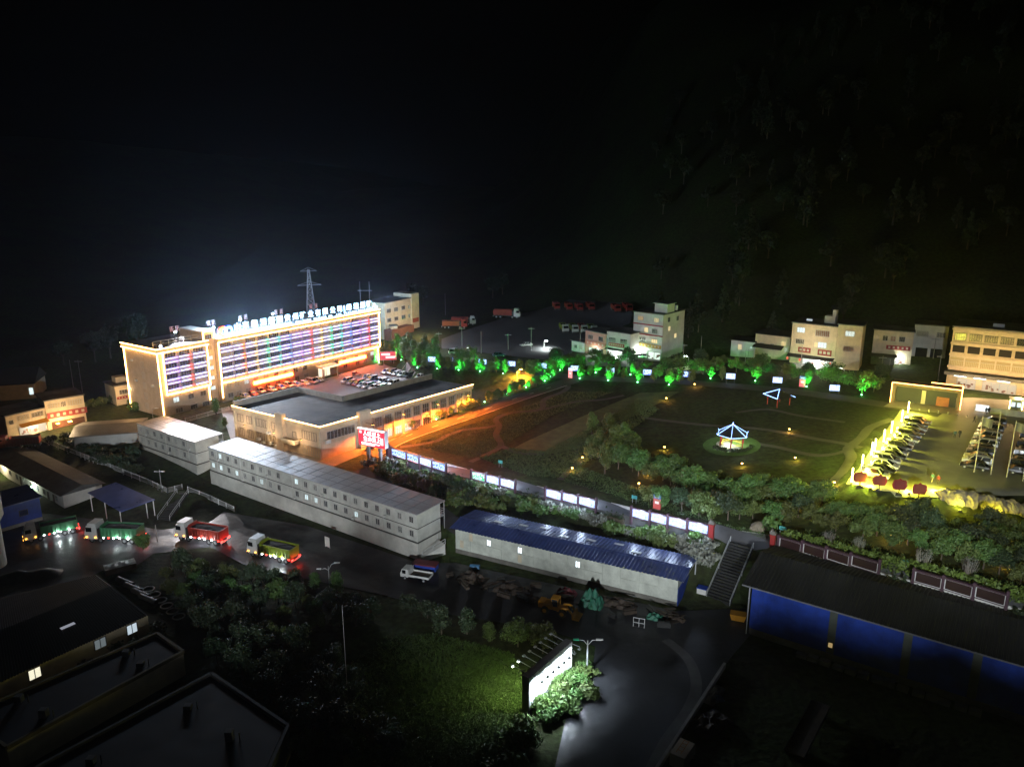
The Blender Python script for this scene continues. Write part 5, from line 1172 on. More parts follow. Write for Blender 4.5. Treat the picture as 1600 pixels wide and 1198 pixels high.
row([p + Vector((random.uniform(-.3, .3), 0, 0)) for p in lr], EM35, ['white', 'black', 'white', 'silver', 'black', 'silver', 'black', 'cream', 'silver', 'black', 'black', 'silver', 'black', 'black'], ['suv', 'sedan', 'sedan'], 'from the red plaques in the left parking row', 'cars in the left parking row', 1.12)
lr = lerp_pts((1522, 733), (1552, 664), 12)
row(lr, EM35 + math.pi, ['black', 'white', 'cream', 'black', 'grey', 'white', 'black', 'silver', 'grey', 'black', 'white', 'black'], ['sedan', 'suv'], 'from the rockery in the middle parking row', 'cars in the middle parking row', 1.12)
lr = lerp_pts((1597, 742), (1618, 678), 10)
row(lr, EM35, ['black', 'black', 'grey', 'silver', 'black', 'black', 'white', 'black', 'grey', 'black'], ['sedan', 'suv'], 'from the rockery in the right parking row', 'cars in the right parking row', 1.12)
car('suv', 'white', G(1000, 560), R(170), 'white SUV parked before the four storey shop'); car('sedan', 'grey', G(960, 566), R(160), 'grey sedan parked before the white shop'); car('suv', 'white', G(871, 567), R(190), 'white SUV at the left end of the dark tree belt')
car('van', 'white', G(711, 553), R(20), 'white van parked beyond the tree row under the concrete poles'); car('sedan', 'silver', G(822, 541), R(200), 'silver sedan near the yard gatehouse'); car('sedan', 'blue', G(780, 557), R(15), 'dark blue sedan on the road behind the tree row')
car('sedan', 'black', G(1400, 568), R(160), 'black sedan parked before the shop with red sign')

# ------------------------------------------------------------------ dump trucks
big_wheel = MB().cyl((0, -.16, 0), (0, .16, 0), .52, .52, 16).cyl((0, -.17, 0), (0, .17, 0), .27, .27, 10, 1).mesh('wheel', [rubber, steel])
def dump_truck(label, g, heading, boxm, cabm, lit=True, load=True, group=None, s=1.):
    t = thing('dump_truck', label, 'truck', g + Vector((0, 0, .12)), heading, group, s)   # x forward
    cb = MB(); prof = [(2.6, .7), (4.85, .7), (4.9, 1.6), (4.75, 2.1), (4.45, 3.1), (2.65, 3.2), (2.6, 1.2)]
    cb.yprism(prof, -1.2, 1.2); cb.box(2.7, 4.2, -1.15, 1.15, 3.2, 3.55); cb.box(4.82, 4.98, -1.22, 1.22, .5, 1.0, 1); cab_ = cb.build('cab', [cabm, steel_dk], t)
    MB().add([(4.79, -1.05, 2.12), (4.79, 1.05, 2.12), (4.49, 1.0, 3.0), (4.49, -1.0, 3.0)], [(0, 1, 2, 3)]).box(3.5, 4.55, -1.23, -1.205, 2.05, 2.85).box(3.5, 4.55, 1.205, 1.23, 2.05, 2.85).build('cab_window', car_glass, cab_)
    MB().box(-4.6, 2.6, -.45, .45, .7, 1.05).box(1.9, 2.55, -1.1, 1.1, .8, 2.6).build('chassis', steel_dk, t)
    bx = MB(); x0, x1, w_, z0, z1 = -4.7, 1.9, 1.25, 1.25, 2.9
    bx.box(x0, x1, -w_, w_, z0 - .1, z0); bx.box(x0, x1, -w_, -w_ + .08, z0, z1); bx.box(x0, x1, w_ - .08, w_, z0, z1); bx.box(x1 - .08, x1, -w_ + .08, w_ - .08, z0, z1 + .35); bx.box(x0, x0 + .08, -w_ + .08, w_ - .08, z0, z1)
    bx.box(x0, x1, -w_ - .07, -w_ - .001, z1 - .16, z1 + .04); bx.box(x0, x1, w_ + .001, w_ + .07, z1 - .16, z1 + .04)
    box_ = bx.build('cargo_box', boxm, t)
    for i in range(11):
        xx = x0 + .25 + i * (x1 - x0 - .5) / 10
        MB().box(xx - .07, xx + .07, -w_ - .09, -w_ - .002, z0, z1 - .17).box(xx - .07, xx + .07, w_ + .002, w_ + .09, z0, z1 - .17).build('rib', boxm, box_)
    if load:
        vs = []; nx_, ny_ = 12, 5
        for i in range(nx_):
            for j in range(ny_): vs.append((x0 + .1 + (x1 - x0 - .2) * i / (nx_ - 1), -w_ + .1 + (2 * w_ - .2) * j / (ny_ - 1), z1 - .25 + .3 * math.sin(math.pi * j / (ny_ - 1)) * math.sin(math.pi * i / (nx_ - 1)) + random.uniform(-.05, .05)))
        MB().add(vs, [(i * ny_ + j, (i + 1) * ny_ + j, (i + 1) * ny_ + j + 1, i * ny_ + j + 1) for i in range(nx_ - 1) for j in range(ny_ - 1)]).build('coal_load', coal, box_)
    for x in (3.7, 2.1, -2.2, -3.6):
        for y in (-1.0, 1.0): put('wheel', big_wheel, t, (x, y, .52))
    MB().box(-4.9, -4.7, -1.2, 1.2, .55, .75).build('rear_guard', white_p, t)
    if lit:
        for y in (-1, 1):
            MB().box(-4.95, -4.9, y - .25, y + .25, .85, 1.1).build('tail_light', tail_r, t)
            MB().box(4.985, 5.03, y - .2, y + .2, .75, .95).build('headlight', mark_a, t)
        for y in (-1.3, 1.3):
            for x, m_ in ((1.4, mark_w), (-.4, mark_w), (-1.5, mark_w), (-3., mark_w), (.5, tail_r), (2.9, mark_a), (-4.4, tail_r), (4.5, mark_a)):
                MB().box(x - .13, x + .13, y - .05, y + .05, 1.0, 1.16).build('side_lamp', m_, t)
        for sy in (-1, 1):
            lamp(t, 'POINT', (-1, sy * 1.55, 1.1), 130, (.9, .97, 1), .1); lamp(t, 'POINT', (-3, sy * 1.55, 1.1), 110, (.9, .97, 1), .1)
        lamp(t, 'POINT', (-5.3, 0, 1.), 60, (1, .05, .03), .1)
    return t
boxg = mat('truck_green', (.06, .22, .1), .5, var=.25); boxr = mat('truck_red', (.35, .035, .02), .5, var=.25); boxy = mat('truck_lime', (.2, .26, .015), .5, var=.25); cabw = mat('truck_cab_white', (.6, .6, .58), .4, var=.12); cabr = mat('truck_cab_red', (.3, .02, .02), .4, var=.12)
HT = R(160)
dump_truck('green dump truck seen from the rear beside the small blue building', G(82, 838), R(215), boxg, cabw, s=1.0)
dump_truck('green loaded dump truck under the blue canopy', G(182, 845), R(175), boxg, cabw, s=1.15)
dump_truck('red loaded dump truck with white cab roof between the two bushes', G(317, 845), R(163), boxr, cabw, s=1.12)
dump_truck('yellow green loaded dump truck with wet reflections below the long cabins', G(428, 872), R(157), boxy, cabw, s=1.08)
# far trucks
for i, (x, y, h, bm_, cm_, lb) in enumerate([(710, 513, 5, mat('truck_orange', (.3, .08, .03), .5, var=.2), cabr, 'orange brown tipper truck with red cab in the truck yard'), (724, 508, 0, boxr, cabw, 'red tipper truck behind the orange one in the truck yard'), (792, 497, -8, boxr, cabw, 'red box truck with white cab alone in the truck yard')]):
    dump_truck(lb, G(x, y), R(h), bm_, cm_, False, i < 2, s=1.25 if i == 2 else 1.1)
for i, (x, y, c_) in enumerate([(881, 518, boxy), (896, 519, boxy), (910, 519, boxr), (925, 520, boxy)]): dump_truck(f'{"yellow green" if c_ is boxy else "red"} tipper truck facing the road, {ORD[i]} from the left beside the pink shop', G(x, y), R(-83), c_, cabw, False, True, 'trucks facing the road', .95)
for i, (x, y) in enumerate([(869, 483), (888, 484), (904, 485), (922, 484), (962, 487), (980, 486)]): dump_truck(f'dim red tipper truck at the back of the truck yard, {ORD2[i]} from the left', G(x, y), R(-85), boxr, cabr, False, True, 'trucks at the back of the yard', .95)
dump_truck('dark red truck parked below the roadside shops at the left edge', G(32, 700), R(200), boxr, cabr, False, True); dump_truck('red truck cut off by the left edge of the picture', G(2, 705), R(200), boxr, cabr, False, True)
g = G(45, 699)
for i, (x, y) in enumerate([(33, 692), (43, 690), (51, 688)]): tag(MB().cyl((0, 0, .4), (0, 0, .7), .16, .16, 8).cyl((0, 0, -.2), (0, 0, .4), .05, .05, 6).build('amber_lamp', em('amber_soft', (1, .45, .08), 9), None, G(x, y)), f'amber ground lamp below the roadside shops, {ORD[i]} from the left', 'lamp', 'amber lamps by the shops')

# small white flatbed
g = G(652, 905); t = thing('flatbed_truck', 'small white flatbed lorry parked at the end of the long cabins', 'truck', g + Vector((0, 0, .12)), R(162), None, 1.05)
MB().yprism([(1.3, .5), (2.75, .5), (2.8, 1.1), (2.45, 1.95), (1.35, 2.0), (1.3, .8)], -.9, .9).build('cab', white_p, t)
MB().add([(2.72, -.8, 1.2), (2.72, .8, 1.2), (2.5, .78, 1.85), (2.5, -.78, 1.85)], [(0, 1, 2, 3)]).box(1.75, 2.4, -.92, -.905, 1.15, 1.8).box(1.75, 2.4, .905, .92, 1.15, 1.8).build('cab_window', car_glass, t)
MB().box(-2.6, 1.15, -1, 1, .75, .85).build('bed_floor', wood_m, t)
for a_ in ((-2.6, 1.15, -1.03, -1, .75, 1.15), (-2.6, 1.15, 1, 1.03, .75, 1.15), (-2.63, -2.6, -1, 1, .75, 1.15)): MB().box(*a_).build('side_board', white_p, t)
MB().box(1.1, 1.18, -1, 1, .8, 2.0).build('headboard', white_p, t)
for x in (1.9, -1.6):
    for y in (-.82, .82): put('wheel', wheel_me, t, (x, y, .33))
# wheel loader
g = G(870, 958); t = thing('wheel_loader', 'yellow wheel loader with lowered bucket parked before the shed', 'loader', g + Vector((0, 0, .1)), R(-22), None, .95)
MB().box(-3.2, -.6, -.9, .9, 1.0, 1.9).box(-3.2, -2.2, -.8, .8, 1.9, 2.1).build('engine_cover', yellow_p, t)
MB().box(-.6, .2, -.6, .6, .8, 1.5).box(.2, 1.8, -.7, .7, .7, 1.4).build('chassis', yellow_p, t)
MB().box(-.9, .5, -.75, .75, 2.95, 3.1).build('cab_roof', yellow_p, t)
for x in (-.8, .4):
    for y in (-.68, .68): MB().bar((x, y, 1.5), (x, y, 2.95), .12).build('cab_pillar', yellow_p, t)
MB().box(-.75, .35, -.62, .62, 1.5, 2.92).build('cab_glass', glass_gr, t)
for y in (-.75, .75): MB().bar((1., y, 1.5), (2.3, y, 1.7), .22, .35).bar((2.3, y, 1.7), (3.3, y, .55), .2, .32).build('lift_arm', yellow_p, t)
MB().yprism([(3.2, .1), (4.4, .05), (4.45, .15), (3.5, .35), (3.3, 1.0), (3.1, 1.0)], -1.3, 1.3).build('bucket', yellow_p, t)
lw = MB().cyl((0, -.28, 0), (0, .28, 0), .72, .72, 18).cyl((0, -.29, 0), (0, .29, 0), .38, .38, 12, 1).mesh('wheel', [mat('worn_tyre', (.06, .05, .035), .9, var=.3), yellow_p])
for x in (-1.9, 1.3):
    for y in (-1, 1): put('wheel', lw, t, (x, y, .72))
# tricycle in the courtyard
g = G(556, 586); t = thing('cargo_tricycle', 'small red cargo tricycle standing alone in the red lit courtyard', 'tricycle', g + Vector((0, 0, .1)), R(-10))
MB().box(-1.3, .3, -.6, .6, .5, .6).box(-1.3, .3, -.6, -.56, .6, .95).box(-1.3, .3, .56, .6, .6, .95).build('cargo_tray', red_p, t); MB().box(-1., -.1, -.5, .5, .6, 1.2).build('white_load', white_p, t)
MB().bar((.3, 0, .6), (1.2, 0, .75), .14).bar((1.2, 0, .75), (1.55, 0, .35), .09).bar((1.15, -.35, 1.15), (1.15, .35, 1.15), .05).bar((1.2, 0, .75), (1.15, 0, 1.15), .06).box(.45, .95, -.14, .14, .75, .88).build('frame', red_p, t)
for x, y in ((-.8, -.62), (-.8, .62), (1.55, 0)): put('wheel', wheel_me, t, (x, y, .33))
# yellow skip and drums by the blue warehouse
g = G(1153, 968); tag(MB().yprism([(-1, .2), (1, .2), (1.3, 1.2), (-1.3, 1.2)], -.8, .8).build('yellow_skip', yellow_p, None, g, R(-20)), 'small yellow skip beside the corner of the blue warehouse', 'skip')
g = G(1097, 926); tag(MB().box(-.8, .8, -.6, .6, 0, 1.0).box(-.85, .85, -.65, .65, 1.0, 1.15, 1).build('blue_crate', [white_w, blue_wall], None, g, R(-30)), 'small blue and white crate at the foot of the right stairs', 'crate')

# ------------------------------------------------------------------ people in the parking lot
def person(label, g, heading, top, legs, stride=.18, s=1.):
    me = bpy.data.meshes.new('person'); V = [(0, 0, .95), (0, 0, 1.2), (0, 0, 1.42), (0, 0, 1.52), (.02, 0, 1.6), (.02, 0, 1.72)]; E_ = [(0, 1), (1, 2), (2, 3), (3, 4), (4, 5)]; rad = [.15, .15, .15, .06, .1, .075]
    for sd in (-1, 1):
        k = len(V); V += [(0, sd * .1, .9), (stride * sd * .6 + .04, sd * .1, .5), (stride * sd, sd * .1, .08), (stride * sd + .14, sd * .1, .05)]; E_ += [(0, k), (k, k + 1), (k + 1, k + 2), (k + 2, k + 3)]; rad += [.1, .075, .055, .05]
        k = len(V); V += [(0, sd * .2, 1.4), (-stride * sd * .4, sd * .27, 1.12), (-stride * sd * .5 + .1, sd * .26, .86), (-stride * sd * .5 + .13, sd * .25, .78)]; E_ += [(2, k), (k, k + 1), (k + 1, k + 2), (k + 2, k + 3)]; rad += [.075, .05, .04, .045]
    me.from_pydata(V, E_, []); o = bpy.data.objects.new('person', me); col.objects.link(o)
    o.modifiers.new('skin', 'SKIN'); su = o.modifiers.new('sub', 'SUBSURF'); su.levels = 1
    for i, r_ in enumerate(rad): me.skin_vertices[0].data[i].radius = (r_, r_)
    me.skin_vertices[0].data[0].use_root = True
    dg = bpy.context.evaluated_depsgraph_get(); m2 = bpy.data.meshes.new_from_object(o.evaluated_get(dg)); bpy.data.objects.remove(o)
    for m_ in (top, legs, mat('skin', (.4, .25, .18), .6, var=0), mat('hair', (.015, .012, .01), .6, var=0)): m2.materials.append(m_)
    for p_ in m2.polygons:
        c_ = p_.center; p_.use_smooth = True
        p_.material_index = 1 if (c_.z < .93 and abs(c_.y) < .2) else 2 if ((c_.z > 1.47 and c_.x > .03 and c_.z < 1.68) or (c_.z < .84 and abs(c_.y) > .2)) else 3 if c_.z > 1.55 else 0
    t = tag(put('person', m2, None, g + Vector((0, 0, .12)), heading, s), label, 'person')
cl = {k: mat('cloth_' + k, c, .85, var=.1) for k, c in dict(dark=(.02, .02, .025), red=(.3, .03, .02), teal=(.06, .14, .13), beige=(.3, .26, .2), blue=(.03, .05, .12)).items()}
person('person in red jacket walking at the bottom of the parking lot', G(1465, 757), R(200), cl['red'], cl['dark'], s=1.08)
person('person in pale green top walking beside the person in red', G(1456, 754), R(200), cl['teal'], cl['beige'], s=1.08)
person('person in teal top standing in the middle of the parking lot', G(1491, 685), R(250), cl['teal'], cl['dark'], .08, 1.08)
person('person in dark clothes beside the person in teal in the parking lot', G(1499, 684), R(220), cl['dark'], cl['dark'], .1, 1.08)
person('person in dark clothes striding toward the entrance bollards', G(1522, 661), R(150), cl['dark'], cl['dark'], .25, 1.08)
person('left person of the pair before the white banner fence', G(1540, 648), R(90), cl['blue'], cl['dark'], .15, 1.08)
person('right person of the pair before the white banner fence', G(1544, 648), R(90), cl['dark'], cl['blue'], .15, 1.08)
# ------------------------------------------------------------------ shops and houses
def block(name, label, pl, pr, top_py, depth, wallm, roofm=None, par=.35, cat='building', base=3.):
    a, c, L, rz = frame_of(pl, pr); H = hgt(a, top_py); t = thing(name, label, cat, a, rz)
    MB().box(0, L, 0, depth, -base, H).build('wall', wallm, t)
    MB().box(-par, L + par, -par, depth + par, H + .002, H + .3).build('roof', roofm or roof_dk, t)
    return t, L, H
def wins(t, L, H, items, fr=None):
    for fx, fz, w_, h_, p, *r in items: window(t, fx * L, fz * H, w_, h_, r[0] if r else 3, 1, p, fr or frame_m)
def signband(t, L, H, f0, f1, z0, z1, m, txt=None, n=6):
    MB().box(f0 * L, f1 * L, -.25, -.06, z0 * H, z1 * H).build('shop_sign', m, t)
    hh = (z1 - z0) * H; b = MB()
    for i in range(n): x = L * (f0 + (f1 - f0) * (i + .7) / (n + .4)); b.box(x - hh * .22, x + hh * .22, -.29, -.255, z0 * H + hh * .28, z0 * H + hh * .75)
    b.build('sign_lettering', txt or mat('sign_text', (.55, .45, .35), .6, var=.1), t)
def shopfront(t, L, f0, f1, z1, m=None, n=3, power=900, colr=(.9, 1, .92)):
    MB().box(f0 * L, f1 * L, -.05, -.012, 0, z1).build('shop_opening', m or em('shop_glow', (.85, 1, .88), .85), t)
    b = MB()
    for i in range(n + 1): x = L * (f0 + (f1 - f0) * i / n); b.box(x - .1, x + .1, -.12, -.052, 0, z1)
    b.box(f0 * L, f1 * L, -.14, -.053, z1, z1 + .2); b.build('shutter_frame', frame_m, t)
    g_ = MB()
    for i in range(9): x = L * (f0 + (f1 - f0) * random.uniform(.05, .95)); z = random.uniform(.1, z1 * .6); g_.box(x - .3, x + .3, -.11, -.056, z, z + random.uniform(.3, .8))
    g_.build('goods', mat('shop_goods', (.25, .12, .08), .7, var=.6, scale=2), t)
    if power: lamp(t, 'POINT', ((f0 + f1) / 2 * L, -1.3, z1 * .85), power, colr, .3)
pinkw = mat('pink_wall', (.55, .3, .22), .8, var=.12)
# pink shop and white shop
t, L, H = block('shop_building', 'two storey pink fronted shop with lit ground floor left of the white shop', (914, 551), (946.5, 556), 516, 9, pinkw)
wins(t, L, H, [(.26, .66, 2.2, 1.5, glass_gr), (.74, .66, 2., 1.5, glass_dk)]); signband(t, L, H, .02, .98, .42, .58, mat('pink_sign', (.5, .2, .12), .6, var=.15), n=5); shopfront(t, L, .2, .85, 2.3, n=2, power=500)
t, L, H = block('shop_building', 'two storey white shop with red sign and bright grocery front', (947, 556), (984, 562), 517, 9, white_w)
wins(t, L, H, [(.24, .6, 2.6, 1.5, glass_gr, 4), (.72, .6, 2.6, 1.5, glass_dk, 4)]); signband(t, L, H, .1, .75, .44, .57, mat('red_sign', (.4, .03, .02), .6, var=.15), n=7); shopfront(t, L, .05, .98, 2.7, n=4, power=1500)
MB().add([(0, -.02, 3.2), (L, -.02, 3.2), (L, -1.7, 2.8), (0, -1.7, 2.8)], [(0, 1, 2, 3)]).build('awning', tin_dk, t)
# four storey
t, L, H = block('shop_building', 'tall four storey white block with gold sign and rooftop room', (988, 556), (1033, 563), 487, 15, white_w)
for k_ in (.52, .74): MB().box(-.15, L + .15, -.2, -.01, k_ * H, (k_ + .025) * H).build('floor_band', red_p, t)
wins(t, L, H, [(.24, .83, 2.1, 1.4, win_y2), (.78, .83, 1.8, 1.4, win_y), (.45, .58, 1.5, 1.7, win_y), (.74, .58, 2, 1.5, glass_gr), (.3, .36, 2.8, 1.4, glass_dk, 4), (.74, .36, 2.4, 1.4, win_y)])
signband(t, L, H, .02, .98, .25, .33, mat('gold_sign', (.45, .25, .03), .5, var=.15), n=8); shopfront(t, L, .05, .5, 2.5, n=1, power=1600); shopfront(t, L, .55, .97, 2.5, n=2, power=0)
for y, z, p in ((4.5, .62, win_y), (9, .42, win_y), (4, .82, glass_dk), (10, .8, glass_dk)): window(t, L + .02, z * H, 1.5, 1.6, 2, 1, p, frame_m, y, R(90))
MB().box(L * .55, L * .98, 3, 8, H + .3, H + 3.2).box(L * .5, L * 1.02, 2.6, 8.4, H + 3.2, H + 3.4).build('rooftop_room', white_w, t); MB().cyl((L * .9, 11, H + .3), (L * .9, 11, H + 2), .5, .5, 12).build('water_tank', white_p, t)
# small gatehouse left of the pink shop
t, L, H = block('gatehouse', 'small single storey white gatehouse left of the pink shop', (893, 548), (912, 551), 532, 5, white_w); wins(t, L, H, [(.35, .35, 1.2, 1.2, glass_dk), (.75, .35, 1.2, 1.2, win_y2)])
# far block left
t, L, H = block('apartment_block', 'three storey tan block with stair tower beyond the right end of the office block', (603, 531), (643, 514), 474, 10, cream)
for fz in (.72, .46): wins(t, L, H, [(.15, fz, 2.4, 1.6, glass_gr), (.42, fz, 2.4, 1.6, glass_gr), (.7, fz, 2.4, 1.6, glass_dk), (.92, fz, 1., 1.4, glass_dk)])
MB().box(L + .02, L + 5, -.5, 9, -3, H + 1.8).build('stair_tower', cream, t); MB().box(L + .3, L + 4.4, -.62, -.51, H * .3, H * .42).build('painted_sign', mat('faded_red', (.35, .08, .05), .8, var=.2), t)
MB().box(-1.0, L * .8, -4, -.02, 0, H * .3).build('brick_lean_to', mat('brick_red', (.16, .06, .04), .9, var=.3), t)
lamp(t, 'POINT', (L * .4, -14, 6), 4500, (1, .6, .25), .5)
t, L, H = block('brick_hut', 'small square hut with round window before the tan block', (612, 531), (622, 529), 510, 3, cream); window(t, L / 2, H * .4, 1.2, 1.2, 1, 1, glass_dk)
# right shops
t, L, H = block('low_house', 'low grey house with lit windows and tin roof left of the cream shop', (1141, 556), (1178, 559), 531, 7, white_w, tin_dk); wins(t, L, H, [(.38, .45, 1.5, 2., win_y, 1), (.85, .6, .6, .8, win_w, 1)])
t, L, H = block('low_house', 'low house with dark sloping roof adjoining the cream shop', (1178, 558), (1232, 563), 521, 9, cream, tin_dk); wins(t, L, H, [(.2, .5, 1.2, 1.2, glass_dk), (.5, .5, 1.2, 1.2, glass_dk), (.82, .62, 1.5, 1.5, win_y), (.9, .4, 1., 1.4, win_w, 1)])
MB().add([(0, -.05, H * .62), (L * .85, -.05, H * .62), (L * .85, -3, H * .5), (0, -3, H * .5)], [(0, 1, 2, 3)]).build('lean_to_roof', tin_dk, t)
t, L, H = block('shop_building', 'three storey cream shop with maroon signs, lit windows and lantern front', (1233, 566), (1303, 573), 504, 11, cream)
wins(t, L, H, [(.2, .78, 2.4, 1.6, win_w, 3), (.68, .74, 4.2, 1.9, mat('lattice_red', (.25, .08, .05), .6, var=.1), 7), (.2, .5, 2.6, 1.5, glass_dk, 5), (.56, .46, 1.2, 1.7, win_y, 1), (.7, .46, 2.6, 1.8, win_w, 3)])
signband(t, L, H, .18, .46, .3, .42, red_p, n=3); signband(t, L, H, .62, .92, .28, .42, red_p, n=3); shopfront(t, L, .3, .95, 2.4, n=4, power=2200)
MB().add([(-.5, -.05, 3.2), (L, -.05, 3.2), (L, -2.6, 2.5), (-.5, -2.6, 2.5)], [(0, 1, 2, 3)]).build('awning', tin_dk, t)
MB().box(L * .62, L * .85, 4, 7, H + .3, H + 2.6).box(L * .78, L * .86, 4.2, 6, H + 2.6, H + 4.6).build('rooftop_room', white_w, t); MB().box(L * .2, L * .32, 5, 5.6, H + .3, H + .8).build('rooftop_sign', em('rooftop_notice', (.8, .9, 1), .5), t)
lamp(t, 'POINT', (L * .5, -9, 7), 2500, (1, .85, .6), .5)
for i, x in enumerate((.02, .3, .97)):
    g_ = t.matrix_basis @ Vector((L * x, -3.2, 0)); tag(MB().cyl((0, 0, 1.75), (0, 0, 2.3), .28, .28, 10).cyl((0, 0, 2.3), (0, 0, 2.8), .02, .02, 4).build('red_lantern', em('lantern_red', (1, .06, .04), 1.2), None, g_), f'red lantern under the awning of the cream shop, {ORD[i]} from the left', 'lantern', 'red lanterns')
t, L, H = block('shop_building', 'three storey cream wing standing forward beside the cream shop', (1303, 576), (1341, 579), 507, 9, cream); wins(t, L, H, [(.5, .76, 2.6, 1.6, win_w, 3), (.5, .42, 2.8, 1.7, mat('lattice_red', (.25, .08, .05)), 4)])
t, L, H = block('shop_building', 'two storey yellow house with red sign and lit doorway', (1360, 567), (1422, 570), 515, 9, cream); wins(t, L, H, [(.08, .72, 1.2, 1.3, win_y2), (.3, .7, 1.4, 1.6, glass_dk, 2), (.5, .7, 1.4, 1.6, red_p, 2), (.72, .7, 1.6, 1.6, glass_dk)]); signband(t, L, H, .35, .95, .46, .58, red_p, n=5); shopfront(t, L, .62, .8, 2.6, n=1, power=700)
MB().box(0, L * .6, -2.4, -.02, .2, 2.8).build('lean_to', conc_dk, t); MB().add([(-.3, -.05, 3.4), (L * .65, -.05, 3.4), (L * .65, -2.8, 2.85), (-.3, -2.8, 2.85)], [(0, 1, 2, 3)]).build('lean_to_roof', tin_dk, t)
t, L, H = block('shop_building', 'plain two storey house with garage doors left of the arcaded building', (1424, 556), (1476, 560), 507, 9, white_w); wins(t, L, H, [(.25, .65, 3.2, 1.6, glass_gr, 4), (.8, .65, 2.4, 1.6, glass_gr, 3)])
for x in (.1, .55): MB().box(x * L, (x + .36) * L, -.08, -.012, 0, 2.9).build('garage_door', glass_dk, t)
# big arcaded building at the right edge
t, L, H = block('arcaded_building', 'four storey yellow lit building with open balconies at the right edge', (1477, 603), (1625, 622), 510, 14, cream, base=5)
for i in range(6):
    x = L * (.085 + i * .165)
    window(t, x, .79 * H, L * .13, H * .11, 5, 1, glass_dk, frame_dk); MB().box(x - L * .065, x + L * .065, -.06, -.012, .585 * H, .7 * H).build('balcony_shade', mat('deep_shadow', (.02, .018, .015), .9, var=0), t)  # dark sheet stands for the shade inside the open balconies
    MB().box(x - L * .075, x + L * .075, -.06, -.012, .365 * H, .5 * H).build('lit_balcony', em('balcony_glow', (1, .68, .16), .34), t); b = MB()
    for j in range(9): xx = x - L * .075 + L * .15 * j / 8; b.box(xx - .04, xx + .04, -.2, -.1, .365 * H, .45 * H)
    b.box(x - L * .075, x + L * .075, -.22, -.08, .45 * H, .46 * H); b.build('balcony_rail', cream, t)
    MB().box(x + L * .0825 - .2, x + L * .0825 + .2, -.3, -.01, .34 * H, .99 * H).build('pier', cream, t)
for z in (.33, .53, .725, .95): MB().box(-.2, L + .2, -.35, -.305, z * H, (z + .03) * H).build('floor_band', cream, t)
MB().box(-.5, L, -3.4, -.36, .24 * H, .29 * H).build('canopy', conc_dk, t)
shopfront(t, L, .12, .32, 2.6, em('shop_glow2', (1, .85, .6), .5), 2, 0); shopfront(t, L, .4, .75, 2.6, em('shop_glow2', (1, .85, .6), .5), 4, 0)
for x, p_ in ((.09, 1), (.3, 1), (.55, 1)): MB().box(x * L, (x + .13) * L, -2.9, -2.3, .225 * H, .238 * H).build('canopy_tube', em('canopy_tube', (.8, .95, 1), 5), t)
MB().box(L * .4, L * .52, 4, 4.5, H + .3, H + 1.2).build('roof_board', white_w, t)
lamp(t, 'POINT', (L * .3, -9, 5), 3600, (1, .62, .25), .6); lamp(t, 'POINT', (L * .8, -9, 5), 3600, (1, .62, .25), .6)
# left roadside shops
t, L, H = block('shop_building', 'two storey roadside shop with yellow awning at the left edge', (14, 686), (76, 671), 651, 10, cream); wins(t, L, H, [(.42, .68, 3, 1.4, glass_gr, 4), (.78, .68, 3, 1.4, glass_gr, 4), (.12, .6, 1, 1.2, glass_dk)])
MB().add([(L * .28, -.05, H * .55), (L, -.05, H * .55), (L, -1.6, H * .42), (L * .28, -1.6, H * .42)], [(0, 1, 2, 3)]).build('awning', mat('yellow_awning', (.4, .18, .02), .6, var=.15), t); shopfront(t, L, .28, .95, 2.2, em('shop_glow3', (1, .9, .7), .5), 3, 900, (1, .8, .5))
t, L, H = block('shop_building', 'two storey roadside shop with long red sign board', (76, 672), (136, 658), 627, 10, cream); wins(t, L, H, [(.22, .72, 3, 1.4, win_y2, 5), (.46, .72, 1.2, 1.4, glass_dk), (.76, .72, 3.6, 1.4, win_y2, 6)])
signband(t, L, H, .02, 1.04, .38, .58, mat('red_sign2', (.3, .04, .035), .6, var=.15), n=6); MB().box(.1 * L, .95 * L, -.06, -.012, 0, 2.2).build('shop_front', mat('dark_front', (.12, .05, .03), .8, var=.3), t); MB().box(.2 * L, .28 * L, -1, -.4, 1.5, 1.7).box(.5 * L, .6 * L, -1, -.4, 1.5, 1.7).build('shop_lamp', lamp_a, t)
lamp(t, 'POINT', (.3 * L, -2.2, 2.4), 1300, (1, .55, .2), .2); lamp(t, 'POINT', (.3 * L, -9, 6.), 3500, (1, .7, .4), .3)
t, L, H = block('barn', 'dark gabled barn behind the roadside shops', (-20, 628), (56, 622), 604, 12, cream, tin_dk); MB().add([(-.5, -.5, H + .3), (L + .5, -.5, H + .3), (L + .5, 6, H + 4), (-.5, 6, H + 4), (L + .5, 12.5, H + .3), (-.5, 12.5, H + .3)], [(0, 1, 2, 3), (3, 2, 4, 5), (1, 4, 2), (0, 3, 5)]).build('gable_roof', tin_dk, t); window(t, L * .93, H * .3, 1.2, 2.2, 1, 1, win_w)
t, L, H = block('small_house', 'two storey house with red shop sign left of the office block', (183, 634), (211, 628), 604, 8, cream); wins(t, L, H, [(.5, .55, 3., 1.3, glass_gr, 4)]); signband(t, L, H, .05, .9, .32, .45, red_p, n=5)
MB().box(L * .3, L * .9, 3, 6, H + .3, H + 2).build('rooftop_room', cream, t); lamp(t, 'POINT', (L * .4, -5, 6), 1600, (1, .7, .4), .3)
